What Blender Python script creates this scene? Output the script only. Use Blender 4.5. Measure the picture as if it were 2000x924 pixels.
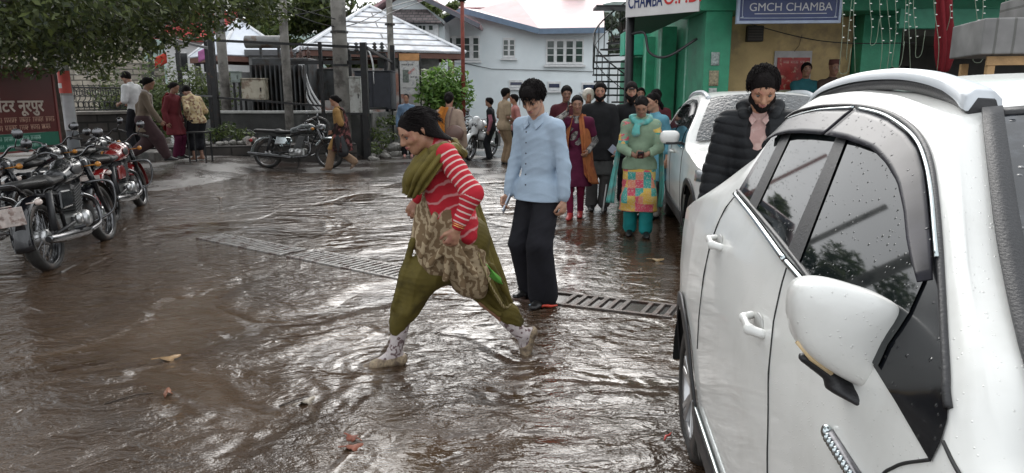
import bpy, bmesh, math, random
import numpy as np
from mathutils import Vector, Matrix
random.seed(7)
RNG = np.random.default_rng(7)
for o in list(bpy.data.objects): bpy.data.objects.remove(o)
SC = bpy.context.scene
COL = SC.collection
R = math.radians
# ---------------------------------------------------------------- camera
CAMH, PITCH, FPX = 1.57, 11.47, 1350.0
cam_data = bpy.data.cameras.new('camera'); cam = bpy.data.objects.new('camera', cam_data); COL.objects.link(cam)
cam.location = (0, 0, CAMH); cam.rotation_euler = (R(90 - PITCH), 0, R(0.0))
cam_data.sensor_width = 36; cam_data.lens = FPX / 2000 * 36
cam_data.clip_start = 0.05; cam_data.clip_end = 3000
SC.camera = cam
# ---------------------------------------------------------------- world, overcast sky
SUN_EL, SUN_ROT = 37, 4
w = bpy.data.worlds.new('World'); SC.world = w; w.use_nodes = True
nt = w.node_tree; nt.nodes.clear()
out = nt.nodes.new('ShaderNodeOutputWorld'); bg = nt.nodes.new('ShaderNodeBackground')
sky = nt.nodes.new('ShaderNodeTexSky'); sky.sky_type = 'NISHITA'; sky.sun_disc = False
sky.sun_elevation = R(SUN_EL); sky.sun_rotation = R(SUN_ROT); sky.dust_density = 4.0; sky.air_density = 1.0; sky.ozone_density = 1.0
hs = nt.nodes.new('ShaderNodeHueSaturation'); hs.inputs['Saturation'].default_value = 0.25; hs.inputs['Value'].default_value = 1.0
tc = nt.nodes.new('ShaderNodeTexCoord'); nz = nt.nodes.new('ShaderNodeTexNoise'); nz.inputs['Scale'].default_value = 2.2; nz.inputs['Detail'].default_value = 5
mr = nt.nodes.new('ShaderNodeMapRange'); mr.inputs[1].default_value = .35; mr.inputs[2].default_value = .7; mr.inputs[3].default_value = 0.85; mr.inputs[4].default_value = 1.25
mx = nt.nodes.new('ShaderNodeMix'); mx.data_type = 'RGBA'; mx.inputs[0].default_value = 0.72
mx.inputs[7].default_value = (10.2, 10.6, 11.0, 1)      # the even white of the cloud layer
mm = nt.nodes.new('ShaderNodeVectorMath'); mm.operation = 'SCALE'
L = nt.links.new
L(sky.outputs[0], hs.inputs['Color']); L(hs.outputs[0], mx.inputs[6]); L(tc.outputs['Generated'], nz.inputs['Vector'])
L(nz.outputs[0], mr.inputs[0]); L(mx.outputs[2], mm.inputs[0]); L(mr.outputs[0], mm.inputs['Scale'])
L(mm.outputs[0], bg.inputs['Color']); bg.inputs['Strength'].default_value = 0.12
L(bg.outputs[0], out.inputs['Surface'])
sd = bpy.data.lights.new('sun', 'SUN'); sun = bpy.data.objects.new('sun', sd); COL.objects.link(sun)
sd.energy = 1.25; sd.angle = R(42); sd.color = (1, .97, .93)
_d = Vector((math.sin(R(SUN_ROT)) * math.cos(R(SUN_EL)), math.cos(R(SUN_ROT)) * math.cos(R(SUN_EL)), math.sin(R(SUN_EL))))
sun.rotation_euler = _d.to_track_quat('Z', 'Y').to_euler()
SC.view_settings.view_transform = 'Standard'; SC.view_settings.look = 'None'
SC.view_settings.exposure = 0.42; SC.view_settings.gamma = 1.0
SC.render.engine = 'CYCLES'
# ---------------------------------------------------------------- pixel to place helpers (photo pixels, 2000 wide)
_sp, _cp = math.sin(R(PITCH)), math.cos(R(PITCH))
def ray(u, v):
    a = (462 - v) / FPX
    return Vector(((u - 1000) / FPX, _cp + a * _sp, -_sp + a * _cp))
def at(u, v, Y):
    d = ray(u, v); t = Y / d.y
    return Vector((d.x * t, Y, CAMH + d.z * t))
def gnd(u, v, z=0.0):
    d = ray(u, v); t = (z - CAMH) / d.z
    return Vector((d.x * t, d.y * t, z))
# ---------------------------------------------------------------- objects
def tag(o, label=None, cat=None, group=None, kind=None):
    if label: o['label'] = label
    if cat: o['category'] = cat
    if group: o['group'] = group
    if kind: o['kind'] = kind
    return o
def empty(name, loc=(0, 0, 0), rz=0.0, label=None, cat=None, group=None):
    o = bpy.data.objects.new(name, None); COL.objects.link(o); o.location = loc; o.rotation_euler = (0, 0, rz)
    o.empty_display_size = .1
    return tag(o, label, cat, group)
def link(name, me, m=None, parent=None, smooth=False):
    o = bpy.data.objects.new(name, me); COL.objects.link(o)
    if m is not None:
        for q in (m if isinstance(m, (list, tuple)) else [m]): me.materials.append(q)
    if smooth: me.polygons.foreach_set('use_smooth', [True] * len(me.polygons))
    if parent is not None: o.parent = parent
    return o
def copy_tree(o, parent=None):
    c = o.copy(); COL.objects.link(c)
    if parent is not None: c.parent = parent
    for ch in list(o.children): copy_tree(ch, c)
    return c
def cr(points, n):
    """Catmull-Rom through points, n samples"""
    P = np.array(points, float); k = len(P) - 1
    if k == 1:
        t = np.linspace(0, 1, n)[:, None]; return P[0] * (1 - t) + P[1] * t
    Q = np.vstack([2 * P[0] - P[1], P, 2 * P[-1] - P[-2]])
    t = np.linspace(0, k - 1e-9, n); i = t.astype(int); f = (t - i)[:, None]
    a, b, c, d = Q[i], Q[i + 1], Q[i + 2], Q[i + 3]
    return .5 * ((2 * b) + (-a + c) * f + (2 * a - 5 * b + 4 * c - d) * f**2 + (-a + 3 * b - 3 * c + d) * f**3)
def lin(points, n):
    P = np.array(points, float); s = np.r_[0, np.cumsum(np.linalg.norm(np.diff(P, axis=0), axis=1))]
    t = np.linspace(0, s[-1], n)
    return np.stack([np.interp(t, s, P[:, j]) for j in range(P.shape[1])], 1)
class MB:
    """collects shapes into one mesh"""
    def __init__(s): s.v = []; s.f = []; s.mi = []; s.cur = 0
    def add(s, vs, fs):
        b = len(s.v); s.v += [tuple(map(float, p)) for p in vs]
        for f in fs: s.f.append(tuple(b + i for i in f)); s.mi.append(s.cur)
        return s
    def box(s, c, d, M=None, rz=0, bev=0):
        x, y, z = d[0] / 2, d[1] / 2, d[2] / 2
        vs = [Vector((sx * x, sy * y, sz * z)) for sx in (-1, 1) for sy in (-1, 1) for sz in (-1, 1)]
        if M is not None: vs = [M @ p for p in vs]
        if rz: q = Matrix.Rotation(rz, 3, 'Z'); vs = [q @ p for p in vs]
        vs = [p + Vector(c) for p in vs]
        return s.add(vs, [(0, 1, 3, 2), (4, 6, 7, 5), (0, 4, 5, 1), (2, 3, 7, 6), (0, 2, 6, 4), (1, 5, 7, 3)])
    def bb(s, x0, x1, y0, y1, z0, z1): return s.box(((x0 + x1) / 2, (y0 + y1) / 2, (z0 + z1) / 2), (abs(x1 - x0), abs(y1 - y0), abs(z1 - z0)))
    def tube(s, pts, r, n=8, cap=True):
        P = [Vector(p) for p in pts]; m = len(P)
        rr = r if isinstance(r, (list, tuple, np.ndarray)) else [r] * m
        vs = []; up = None
        for i, p in enumerate(P):
            t = (P[min(i + 1, m - 1)] - P[max(i - 1, 0)]).normalized()
            if up is None:
                up = Vector((0, 0, 1)) if abs(t.z) < .9 else Vector((1, 0, 0))
            a = t.cross(up)
            if a.length < 1e-6: a = t.orthogonal()
            a.normalize(); b = a.cross(t).normalized(); up = b
            for k in range(n):
                an = 2 * math.pi * k / n; vs.append(p + (a * math.cos(an) + b * math.sin(an)) * rr[i])
        fs = [(i * n + k, i * n + (k + 1) % n, (i + 1) * n + (k + 1) % n, (i + 1) * n + k) for i in range(m - 1) for k in range(n)]
        if cap: fs += [tuple(range(n - 1, -1, -1)), tuple(range((m - 1) * n, m * n))]
        return s.add(vs, fs)
    def bar(s, a, b, w, h=None):
        a, b = Vector(a), Vector(b); h = h or w; t = (b - a).normalized()
        up = Vector((0, 0, 1)) if abs(t.z) < .95 else Vector((0, 1, 0))
        x = t.cross(up).normalized() * w / 2; y = x.cross(t).normalized() * h / 2
        vs = [p + i * x + j * y for p in (a, b) for i, j in ((-1, -1), (1, -1), (1, 1), (-1, 1))]
        return s.add(vs, [(3, 2, 1, 0), (4, 5, 6, 7), (0, 1, 5, 4), (1, 2, 6, 5), (2, 3, 7, 6), (3, 0, 4, 7)])
    def lathe(s, prof, c=(0, 0, 0), axis=(0, 0, 1), n=24, closed=False):
        ax = Vector(axis).normalized(); a = ax.orthogonal().normalized(); b = ax.cross(a); c = Vector(c); vs = []
        for (r, h) in prof:
            for k in range(n):
                an = 2 * math.pi * k / n; vs.append(c + ax * h + (a * math.cos(an) + b * math.sin(an)) * r)
        m = len(prof)
        fs = [(i * n + k, i * n + (k + 1) % n, (i + 1) * n + (k + 1) % n, (i + 1) * n + k) for i in range(m - 1) for k in range(n)]
        if closed: fs += [((m - 1) * n + k, (m - 1) * n + (k + 1) % n, (k + 1) % n, k) for k in range(n)]
        return s.add(vs, fs)
    def grid(s, G):
        G = np.asarray(G, float); a, b = G.shape[:2]
        fs = [(i * b + j, i * b + j + 1, (i + 1) * b + j + 1, (i + 1) * b + j) for i in range(a - 1) for j in range(b - 1)]
        return s.add(G.reshape(-1, 3), fs)
    def ell(s, c, r, n=14, M=None):
        c = Vector(c); vs = []; fs = []; m = n // 2 + 1
        for i in range(m + 1):
            th = math.pi * i / m
            for k in range(n):
                ph = 2 * math.pi * k / n
                p = Vector((math.sin(th) * math.cos(ph) * r[0], math.sin(th) * math.sin(ph) * r[1], math.cos(th) * r[2]))
                vs.append(c + (M @ p if M is not None else p))
        for i in range(m):
            for k in range(n): fs.append((i * n + k, (i + 1) * n + k, (i + 1) * n + (k + 1) % n, i * n + (k + 1) % n))
        return s.add(vs, fs)
    def prism(s, poly, d0, d1, axes='xz'):
        """2D polygon in the plane of two axes, from d0 to d1 on the third"""
        n = len(poly); vs = []
        for d in (d0, d1):
            for (a, b) in poly:
                if axes == 'xz': vs.append((a, d, b))
                elif axes == 'yz': vs.append((d, a, b))
                else: vs.append((a, b, d))
        fs = [tuple(range(n)), tuple(range(2 * n - 1, n - 1, -1))] + [(i, i + n, (i + 1) % n + n, (i + 1) % n) for i in range(n)]
        return s.add(vs, fs)
    def build(s, name, m=None, parent=None, smooth=False, bevel=0, solid=0, auto=None):
        me = bpy.data.meshes.new(name); me.from_pydata(s.v, [], s.f)
        if any(s.mi): me.polygons.foreach_set('material_index', s.mi)
        me.validate(); 
        bm = bmesh.new(); bm.from_mesh(me); bmesh.ops.remove_doubles(bm, verts=bm.verts, dist=1e-5)
        bmesh.ops.recalc_face_normals(bm, faces=bm.faces); bm.to_mesh(me); bm.free()
        o = link(name, me, m, parent, smooth)
        if solid:
            q = o.modifiers.new('solid', 'SOLIDIFY'); q.thickness = solid; q.offset = 0
        if bevel:
            q = o.modifiers.new('bevel', 'BEVEL'); q.width = bevel; q.segments = 2; q.limit_method = 'ANGLE'; q.angle_limit = R(40)
        if auto is not None:
            me.polygons.foreach_set('use_smooth', [True] * len(me.polygons))
            me.set_sharp_from_angle(angle=R(auto))
        return o
# ---------------------------------------------------------------- materials
MATS = {}
def mat(name, col, rough=.6, metal=0., var=.18, vs=6., bump=.0, bs=60., coat=0., spec=.5, col2=None, c2s=3., c2t=(.5, .6), drops=0, rvar=0., alpha=1., trans=0.):
    """principled with two scales of noise in its colour, optional second patchy colour, bump, roughness wander"""
    if name in MATS: return MATS[name]
    m = bpy.data.materials.new(name); MATS[name] = m; m.use_nodes = True
    nt = m.node_tree; N = nt.nodes; L = nt.links.new; p = N['Principled BSDF']
    tc = N.new('ShaderNodeTexCoord'); src = tc.outputs['Object']
    n1 = N.new('ShaderNodeTexNoise'); n1.inputs['Scale'].default_value = vs; n1.inputs['Detail'].default_value = 6; n1.inputs['Roughness'].default_value = .6
    L(src, n1.inputs['Vector'])
    ra = N.new('ShaderNodeMapRange'); ra.inputs[1].default_value = .3; ra.inputs[2].default_value = .7; ra.inputs[3].default_value = 1 - var; ra.inputs[4].default_value = 1 + var
    L(n1.outputs[0], ra.inputs[0])
    base = N.new('ShaderNodeRGB'); base.outputs[0].default_value = (*col, 1); co = base.outputs[0]
    if col2 is not None:
        n2 = N.new('ShaderNodeTexNoise'); n2.inputs['Scale'].default_value = c2s; n2.inputs['Detail'].default_value = 5; n2.inputs['Roughness'].default_value = .65
        L(src, n2.inputs['Vector'])
        r2 = N.new('ShaderNodeMapRange'); r2.inputs[1].default_value = c2t[0]; r2.inputs[2].default_value = c2t[1]; L(n2.outputs[0], r2.inputs[0])
        mx = N.new('ShaderNodeMix'); mx.data_type = 'RGBA'; L(r2.outputs[0], mx.inputs[0]); L(co, mx.inputs[6]); mx.inputs[7].default_value = (*col2, 1); co = mx.outputs[2]
    sc = N.new('ShaderNodeVectorMath'); sc.operation = 'SCALE'; L(co, sc.inputs[0]); L(ra.outputs[0], sc.inputs['Scale'])
    L(sc.outputs[0], p.inputs['Base Color'])
    p.inputs['Roughness'].default_value = rough; p.inputs['Metallic'].default_value = metal
    p.inputs['Specular IOR Level'].default_value = spec
    if coat: p.inputs['Coat Weight'].default_value = coat; p.inputs['Coat Roughness'].default_value = .04
    if trans: p.inputs['Transmission Weight'].default_value = trans
    if rvar:
        rr = N.new('ShaderNodeMapRange'); rr.inputs[1].default_value = .35; rr.inputs[2].default_value = .65; rr.inputs[3].default_value = max(.02, rough - rvar); rr.inputs[4].default_value = min(1, rough + rvar)
        n4 = N.new('ShaderNodeTexNoise'); n4.inputs['Scale'].default_value = vs * .6; n4.inputs['Detail'].default_value = 4; L(src, n4.inputs['Vector']); L(n4.outputs[0], rr.inputs[0]); L(rr.outputs[0], p.inputs['Roughness'])
    nrm = None
    if bump:
        n3 = N.new('ShaderNodeTexNoise'); n3.inputs['Scale'].default_value = bs; n3.inputs['Detail'].default_value = 5; L(src, n3.inputs['Vector'])
        b = N.new('ShaderNodeBump'); b.inputs['Strength'].default_value = bump; b.inputs['Distance'].default_value = .02; L(n3.outputs[0], b.inputs['Height']); nrm = b
    if drops:
        vo = N.new('ShaderNodeTexVoronoi'); vo.inputs['Scale'].default_value = drops; vo.inputs['Randomness'].default_value = 1
        L(src, vo.inputs['Vector'])
        hsz = N.new('ShaderNodeSeparateColor'); L(vo.outputs['Color'], hsz.inputs[0])
        ms = N.new('ShaderNodeMath'); ms.operation = 'MULTIPLY'; ms.inputs[1].default_value = .27; L(hsz.outputs[0], ms.inputs[0])
        sb = N.new('ShaderNodeMath'); sb.operation = 'SUBTRACT'; L(ms.outputs[0], sb.inputs[0]); L(vo.outputs['Distance'], sb.inputs[1])
        mxx = N.new('ShaderNodeMath'); mxx.operation = 'MAXIMUM'; mxx.inputs[1].default_value = 0; L(sb.outputs[0], mxx.inputs[0])
        b = N.new('ShaderNodeBump'); b.inputs['Strength'].default_value = 1.; b.inputs['Distance'].default_value = .6 / drops; L(mxx.outputs[0], b.inputs['Height'])
        if nrm: L(nrm.outputs[0], b.inputs['Normal'])
        nrm = b
        mc = N.new('ShaderNodeMath'); mc.operation = 'GREATER_THAN'; mc.inputs[1].default_value = .01; L(mxx.outputs[0], mc.inputs[0])
        if coat:
            L(b.outputs[0], p.inputs['Coat Normal'])
    if nrm: L(nrm.outputs[0], p.inputs['Normal'])
    return m
def node_mat(name):
    m = bpy.data.materials.new(name); MATS[name] = m; m.use_nodes = True
    return m, m.node_tree.nodes, m.node_tree.links.new, m.node_tree.nodes['Principled BSDF']
def text(body, size, m, parent=None, loc=(0, 0, 0), rot=(0, 0, 0), ext=.002, name='lettering', align='CENTER', off=0, sx=1., space=1.):
    c = bpy.data.curves.new(name, 'FONT'); c.body = body; c.size = size; c.extrude = ext; c.align_x = align; c.align_y = 'CENTER'; c.offset = off; c.space_character = space
    tmp = bpy.data.objects.new('tmp', c); COL.objects.link(tmp); bpy.context.view_layer.update()
    me = bpy.data.meshes.new_from_object(tmp.evaluated_get(bpy.context.evaluated_depsgraph_get())); bpy.data.objects.remove(tmp)
    me.transform(Matrix.Diagonal((sx, 1, 1, 1))); me.materials.clear(); me.materials.append(m)
    o = bpy.data.objects.new(name, me); COL.objects.link(o); o.location = loc; o.rotation_euler = rot
    if parent is not None: o.parent = parent
    return o
# ================================================================ people: distance fields meshed as one smooth surface
def V3(*a): return np.array(a, float)
def nrmz(a):
    a = np.asarray(a, float); return a / (np.linalg.norm(a) + 1e-9)
class Field:
    """prims: (a, b, ra, rb, squash axis, squash factor, blend k, t0, t1)"""
    def __init__(s): s.p = []; s.sub = []; s.cut = []
    def cap(s, a, b, ra, rb=None, n=None, q=1., k=.02, t=(0, 0)):
        s.p.append((np.asarray(a, float), np.asarray(b, float), ra, ra if rb is None else rb, None if n is None else nrmz(n), q, k, t)); return s
    def minus(s, a, b, ra, rb=None, n=None, q=1., k=.01):
        s.sub.append((np.asarray(a, float), np.asarray(b, float), ra, ra if rb is None else rb, None if n is None else nrmz(n), q, k, (0, 0))); return s
    def plane(s, c, n, k=.008):       # keeps the side the normal points away from
        s.cut.append((np.asarray(c, float), nrmz(n), k)); return s
    @staticmethod
    def dist(P, pr):
        a, b, ra, rb, n, q, k, t = pr
        ab = b - a; L2 = float(ab @ ab)
        d = P - a
        h = np.clip(d @ ab / L2, 0, 1) if L2 > 1e-10 else np.zeros(P.shape[:-1])
        Q = d - h[..., None] * ab
        if n is not None and q != 1.:
            c = Q @ n; Q = Q + (c * (1 / q - 1))[..., None] * n
        return np.sqrt((Q * Q).sum(-1)) - (ra + (rb - ra) * h), h
    def mesh(s, h):
        lo = np.min([np.minimum(p[0], p[1]) - max(p[2], p[3]) * max(1, p[5]) for p in s.p], 0) - 3 * h - .01
        hi = np.max([np.maximum(p[0], p[1]) + max(p[2], p[3]) * max(1, p[5]) for p in s.p], 0) + 3 * h + .01
        n = np.ceil((hi - lo) / h).astype(int) + 1
        F = np.full(n, .12, np.float32)
        def local(pr):
            r = max(pr[2], pr[3]) * max(1, pr[5]) + pr[6] + 2.5 * h
            i0 = np.maximum(((np.minimum(pr[0], pr[1]) - r - lo) / h).astype(int), 0)
            i1 = np.minimum(((np.maximum(pr[0], pr[1]) + r - lo) / h).astype(int) + 2, n)
            ax = [lo[j] + h * np.arange(i0[j], i1[j]) for j in range(3)]
            P = np.stack(np.meshgrid(*ax, indexing='ij'), -1)
            return tuple(slice(i0[j], i1[j]) for j in range(3)), P
        for pr in s.p:
            sl, P = local(pr); d = s.dist(P, pr)[0].astype(np.float32); k = pr[6]
            A = F[sl]; hh = np.maximum(k - np.abs(A - d), 0) / k
            F[sl] = np.minimum(A, d) - hh * hh * k * .25
        for pr in s.sub:
            sl, P = local(pr); d = -s.dist(P, pr)[0].astype(np.float32); k = pr[6]
            A = F[sl]; hh = np.maximum(k - np.abs(A - d), 0) / k
            F[sl] = np.maximum(A, d) + hh * hh * k * .25
        if s.cut:
            ax = [lo[j] + h * np.arange(n[j]) for j in range(3)]
            P = np.stack(np.meshgrid(*ax, indexing='ij'), -1)
            for c, nn, k in s.cut:
                d = ((P - c) @ nn).astype(np.float32); hh = np.maximum(k - np.abs(F - d), 0) / k
                F = np.maximum(F, d) + hh * hh * k * .25
        return surfnets(F, lo, h)
    def tparam(s, V):
        best = np.full(len(V), 1e9); t = np.zeros(len(V)); idx = np.zeros(len(V))
        for i, pr in enumerate(s.p):
            d, h = s.dist(V, pr); m = d < best; best[m] = d[m]; tt = pr[7][0] + (pr[7][1] - pr[7][0]) * h; t[m] = tt[m]; idx[m] = i
        return t, idx
def surfnets(F, lo, h):
    S = F < 0
    nx, ny, nz = F.shape
    c = np.zeros((nx - 1, ny - 1, nz - 1), np.int8)
    for dx in (0, 1):
        for dy in (0, 1):
            for dz in (0, 1): c += S[dx:nx - 1 + dx, dy:ny - 1 + dy, dz:nz - 1 + dz]
    act = (c > 0) & (c < 8); I = np.argwhere(act)
    idx = np.full(act.shape, -1, np.int64); idx[act] = np.arange(len(I))
    acc = np.zeros((len(I), 3)); cnt = np.zeros(len(I))
    cor = [(0, 0, 0), (1, 0, 0), (0, 1, 0), (1, 1, 0), (0, 0, 1), (1, 0, 1), (0, 1, 1), (1, 1, 1)]
    for e0, e1 in ((0, 1), (2, 3), (4, 5), (6, 7), (0, 2), (1, 3), (4, 6), (5, 7), (0, 4), (1, 5), (2, 6), (3, 7)):
        a, b = np.array(cor[e0]), np.array(cor[e1])
        fa = F[tuple((I + a).T)].astype(float); fb = F[tuple((I + b).T)].astype(float)
        m = (fa < 0) != (fb < 0); t = np.where(m, fa / np.where(m, fa - fb, 1), 0)
        acc[m] += (a + (b - a) * t[:, None])[m]; cnt[m] += 1
    V = lo + h * (I + acc / cnt[:, None])
    Q = []
    for ax in range(3):
        o = [(1, 2), (2, 0), (0, 1)][ax]
        sl0 = [slice(1, -1)] * 3; sl0[ax] = slice(0, -1); sl1 = [slice(1, -1)] * 3; sl1[ax] = slice(1, None)
        A = S[tuple(sl0)]; B = S[tuple(sl1)]
        E = np.argwhere(A != B); off = np.ones(3, int); off[ax] = 0; E = E + off
        ins = S[tuple(E.T)]
        u = np.zeros(3, int); u[o[0]] = 1; v = np.zeros(3, int); v[o[1]] = 1
        q = np.stack([idx[tuple((E - u - v).T)], idx[tuple((E - v).T)], idx[tuple(E.T)], idx[tuple((E - u).T)]], 1)
        q[~ins] = q[~ins][:, ::-1]; Q.append(q)
    Q = np.vstack(Q); Q = Q[(Q >= 0).all(1)]
    return V, Q
def vnormals(V, Q):
    n = np.cross(V[Q[:, 2]] - V[Q[:, 0]], V[Q[:, 3]] - V[Q[:, 1]]); N = np.zeros_like(V)
    for j in range(4): np.add.at(N, Q[:, j], n)
    return N / (np.linalg.norm(N, axis=1)[:, None] + 1e-12)
def folds(V, seed=0, f=14., warp=.05, ridge=True, dirs=None):
    """cloth-like fold height in -1..1"""
    r = np.random.default_rng(seed); out = np.zeros(len(V))
    W = V.copy()
    for i in range(3):
        d = r.normal(size=3); d /= np.linalg.norm(d); W = W + warp * np.sin(V @ d * f * .45 + r.uniform(0, 6))[:, None] * np.roll(d, 1)
    tot = 0
    for i, (ff, am) in enumerate(((1, 1.), (1.7, .7), (2.9, .45), (4.6, .25))):
        d = r.normal(size=3) if dirs is None else np.asarray(dirs[i % len(dirs)]) + .35 * r.normal(size=3)
        d /= np.linalg.norm(d); s = np.sin(W @ d * f * ff + r.uniform(0, 6))
        e = r.normal(size=3); e /= np.linalg.norm(e); msk = .5 + .5 * np.sin(V @ e * f * .5 + r.uniform(0, 6))
        out += am * (1.1 - 2.2 * np.abs(s) ** .55 if ridge else s) * msk; tot += am
    return out / tot
def fobj(F, name, m, parent, h, amp=0., seed=0, f=14., dirs=None, hf=0., loc=None, attr=True, smooth_it=1, quilt=0., qp=.07):
    V, Q = F.mesh(h)
    for _ in range(smooth_it):           # relax
        A = np.zeros_like(V); c = np.zeros(len(V))
        for j in range(4):
            np.add.at(A, Q[:, j], V[Q[:, (j + 1) % 4]]); np.add.at(c, Q[:, j], 1)
            np.add.at(A, Q[:, j], V[Q[:, (j + 3) % 4]]); np.add.at(c, Q[:, j], 1)
        V = V * .5 + .5 * A / np.maximum(c, 1)[:, None]
    t = F.tparam(V)[0] if attr else None
    if amp or hf:
        N = vnormals(V, Q)
        if amp: V = V + N * (amp * folds(V, seed, f, dirs=dirs))[:, None]
        if hf: V = V + N * (hf * folds(V, seed + 5, f * 4, dirs=dirs))[:, None]
    if quilt:
        N = vnormals(V, Q); s_ = np.where(t > 1e-4, t, V[:, 2] + .004 * np.sin(V[:, 0] * 25)); V = V + N * (quilt * (np.abs(np.sin(np.pi * s_ / qp)) ** .6 - .8))[:, None]
    me = bpy.data.meshes.new(name)
    me.vertices.add(len(V)); me.vertices.foreach_set('co', V.astype(np.float32).ravel())
    me.loops.add(len(Q) * 4); me.loops.foreach_set('vertex_index', Q.astype(np.int32).ravel())
    me.polygons.add(len(Q)); me.polygons.foreach_set('loop_start', np.arange(0, len(Q) * 4, 4, dtype=np.int32))
    me.update(calc_edges=True); me.validate()
    if attr and len(me.vertices) == len(V):
        at_ = me.attributes.new('t', 'FLOAT', 'POINT'); at_.data.foreach_set('value', t.astype(np.float32))
    return link(name, me, m, parent, smooth=True)
def ik(A, B, l1, l2, hint):
    A, B = np.asarray(A, float), np.asarray(B, float); d = B - A; D = np.linalg.norm(d)
    if D > (l1 + l2) * .995: B = A + d / D * (l1 + l2) * .995; d = B - A; D = np.linalg.norm(d)
    u = d / D; x = (l1 * l1 - l2 * l2 + D * D) / (2 * D); hh = math.sqrt(max(l1 * l1 - x * x, 0))
    w = np.asarray(hint, float); w = w - (w @ u) * u; w = nrmz(w)
    return A + u * x + w * hh, B
def rot(v, axis, deg):
    return np.array(Matrix.Rotation(R(deg), 3, Vector(axis)) @ Vector(v))
def pose(H=1.7, lean=3, bend=0, twist=0, head=(0, 0), hands=None, feet=None, pz=None, px=0, py=0, side=0, sw=1., hipw=1.):
    """local frame: +Y forward, +X the person's right, origin on the floor. head = (pitch down, yaw to the right)"""
    J = {}; s = H
    feet = feet or (((-.09, 0, 0), 0, 0), ((.09, 0, 0), 0, 0))    # L, R: (x, y, z of heel), yaw out, heel lift angle
    pz = pz if pz is not None else .515 * s
    J['pel'] = V3(px, py, pz)
    up = rot(rot(V3(0, 0, 1), (1, 0, 0), -lean), (0, 1, 0), side)
    up2 = rot(up, (1, 0, 0), -bend)
    J['mid'] = J['pel'] + up * .12 * s; J['neck'] = J['mid'] + up2 * .195 * s
    sr = rot(V3(1, 0, 0), (0, 0, 1), -twist); J['sr'] = sr; J['cf'] = nrmz(np.cross(up2, sr)); J['up2'] = up2
    sc = J['neck'] - up2 * .036 * s
    J['shL'] = sc - sr * .098 * s * sw; J['shR'] = sc + sr * .098 * s * sw
    hp, hy = head
    hf = rot(rot(V3(0, 1, 0), (1, 0, 0), -hp), (0, 0, 1), -hy); hr = rot(V3(1, 0, 0), (0, 0, 1), -hy)
    hu = nrmz(np.cross(hr, hf)); J['hf'], J['hr'], J['hu'] = hf, hr, hu
    J['nt'] = J['neck'] + (up2 * .6 + hu * .4) * .05 * s + np.array([0, 1, 0]) * .006 * s
    J['head'] = J['nt'] + hu * .062 * s + hf * .012 * s
    J['hpL'] = J['pel'] + V3(-.05 * s * hipw, 0, -.01 * s); J['hpR'] = J['pel'] + V3(.05 * s * hipw, 0, -.01 * s)
    for sd_, (ft, yaw, lift) in zip('LR', feet):
        fd = rot(V3(0, 1, 0), (0, 0, 1), yaw if sd_ == 'L' else -yaw)
        fd2 = rot(fd, np.cross(fd, [0, 0, 1]), -lift)
        toe = V3(*ft) + fd * .15 * s * 1.0
        an = (toe - fd2 * .12 * s + np.array([0, 0, .045 * s])) if lift else V3(ft[0], ft[1], ft[2]) + fd * .03 * s + V3(0, 0, .045 * s)
        J['kn' + sd_], J['an' + sd_] = ik(J['hp' + sd_], an, .245 * s, .235 * s, fd + V3(0, .3, 0))
        J['ft' + sd_] = fd2
    hands = hands or {}
    for sd_, sg in (('L', -1), ('R', 1)):
        hd = hands.get(sd_, {})
        tgt = hd.get('at', (sg * .15 * s, .02 + py, .49 * s)); hint = hd.get('hint', (sg * .5, -1, -.3))
        J['el' + sd_], J['wr' + sd_] = ik(J['sh' + sd_], V3(*tgt), .168 * s, .15 * s, hint)
        fa = nrmz(J['wr' + sd_] - J['el' + sd_]); J['hd' + sd_] = nrmz(hd.get('dir', fa)); J['pn' + sd_] = nrmz(hd.get('palm', (-sg, 0, 0))); J['cu' + sd_] = hd.get('curl', .5)
    return J
def hand_prims(F, J, sd_, s, k=.006, lod=0):
    w, d, pn, cu = J['wr' + sd_], nrmz(J['hd' + sd_]), J['pn' + sd_], J['cu' + sd_]
    pn = nrmz(pn - (pn @ d) * d); lat = nrmz(np.cross(d, pn)) * (1 if sd_ == 'R' else -1)   # towards the thumb
    u = s / 1.7
    F.cap(w, w + d * .05 * u, .024 * u, .03 * u, pn, .62, .012)
    F.cap(w + d * .045 * u + lat * .014 * u, w + d * .085 * u + lat * .02 * u, .022 * u, .019 * u, pn, .6, .01)
    F.cap(w + d * .045 * u - lat * .014 * u, w + d * .08 * u - lat * .022 * u, .021 * u, .018 * u, pn, .6, .01)
    for i, (o, ln) in enumerate(((.030, .068), (.011, .078), (-.009, .072), (-.028, .056))):
        b = w + (d * (.088 - abs(i - 1.2) * .003) + lat * o) * u
        d1 = nrmz(d * math.cos(cu) + pn * math.sin(cu) + lat * (o * 1.5)); d2 = nrmz(d * math.cos(cu * 2.1) + pn * math.sin(cu * 2.1)); d3 = nrmz(d * math.cos(cu * 2.9) + pn * math.sin(cu * 2.9))
        r = .0085 * u
        e1 = b + d1 * ln * .45 * u; e2 = e1 + d2 * ln * .32 * u; e3 = e2 + d3 * ln * .25 * u
        F.cap(b, e1, r * 1.05, r * .98, k=k); F.cap(e1, e2, r * .98, r * .9, k=k); F.cap(e2, e3, r * .9, r * .75, k=k)
    b = w + (d * .025 + lat * .024) * u; t1 = b + nrmz(d * .8 + lat * .75 + pn * .25) * .042 * u; t2 = t1 + nrmz(d + lat * .15 + pn * (.3 + cu * .5)) * .03 * u; t3 = t2 + nrmz(d + pn * (.3 + cu * .8)) * .022 * u
    F.cap(b, t1, .015 * u, .0115 * u, k=.01); F.cap(t1, t2, .0112 * u, .0098 * u, k=k); F.cap(t2, t3, .0098 * u, .008 * u, k=k)
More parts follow.
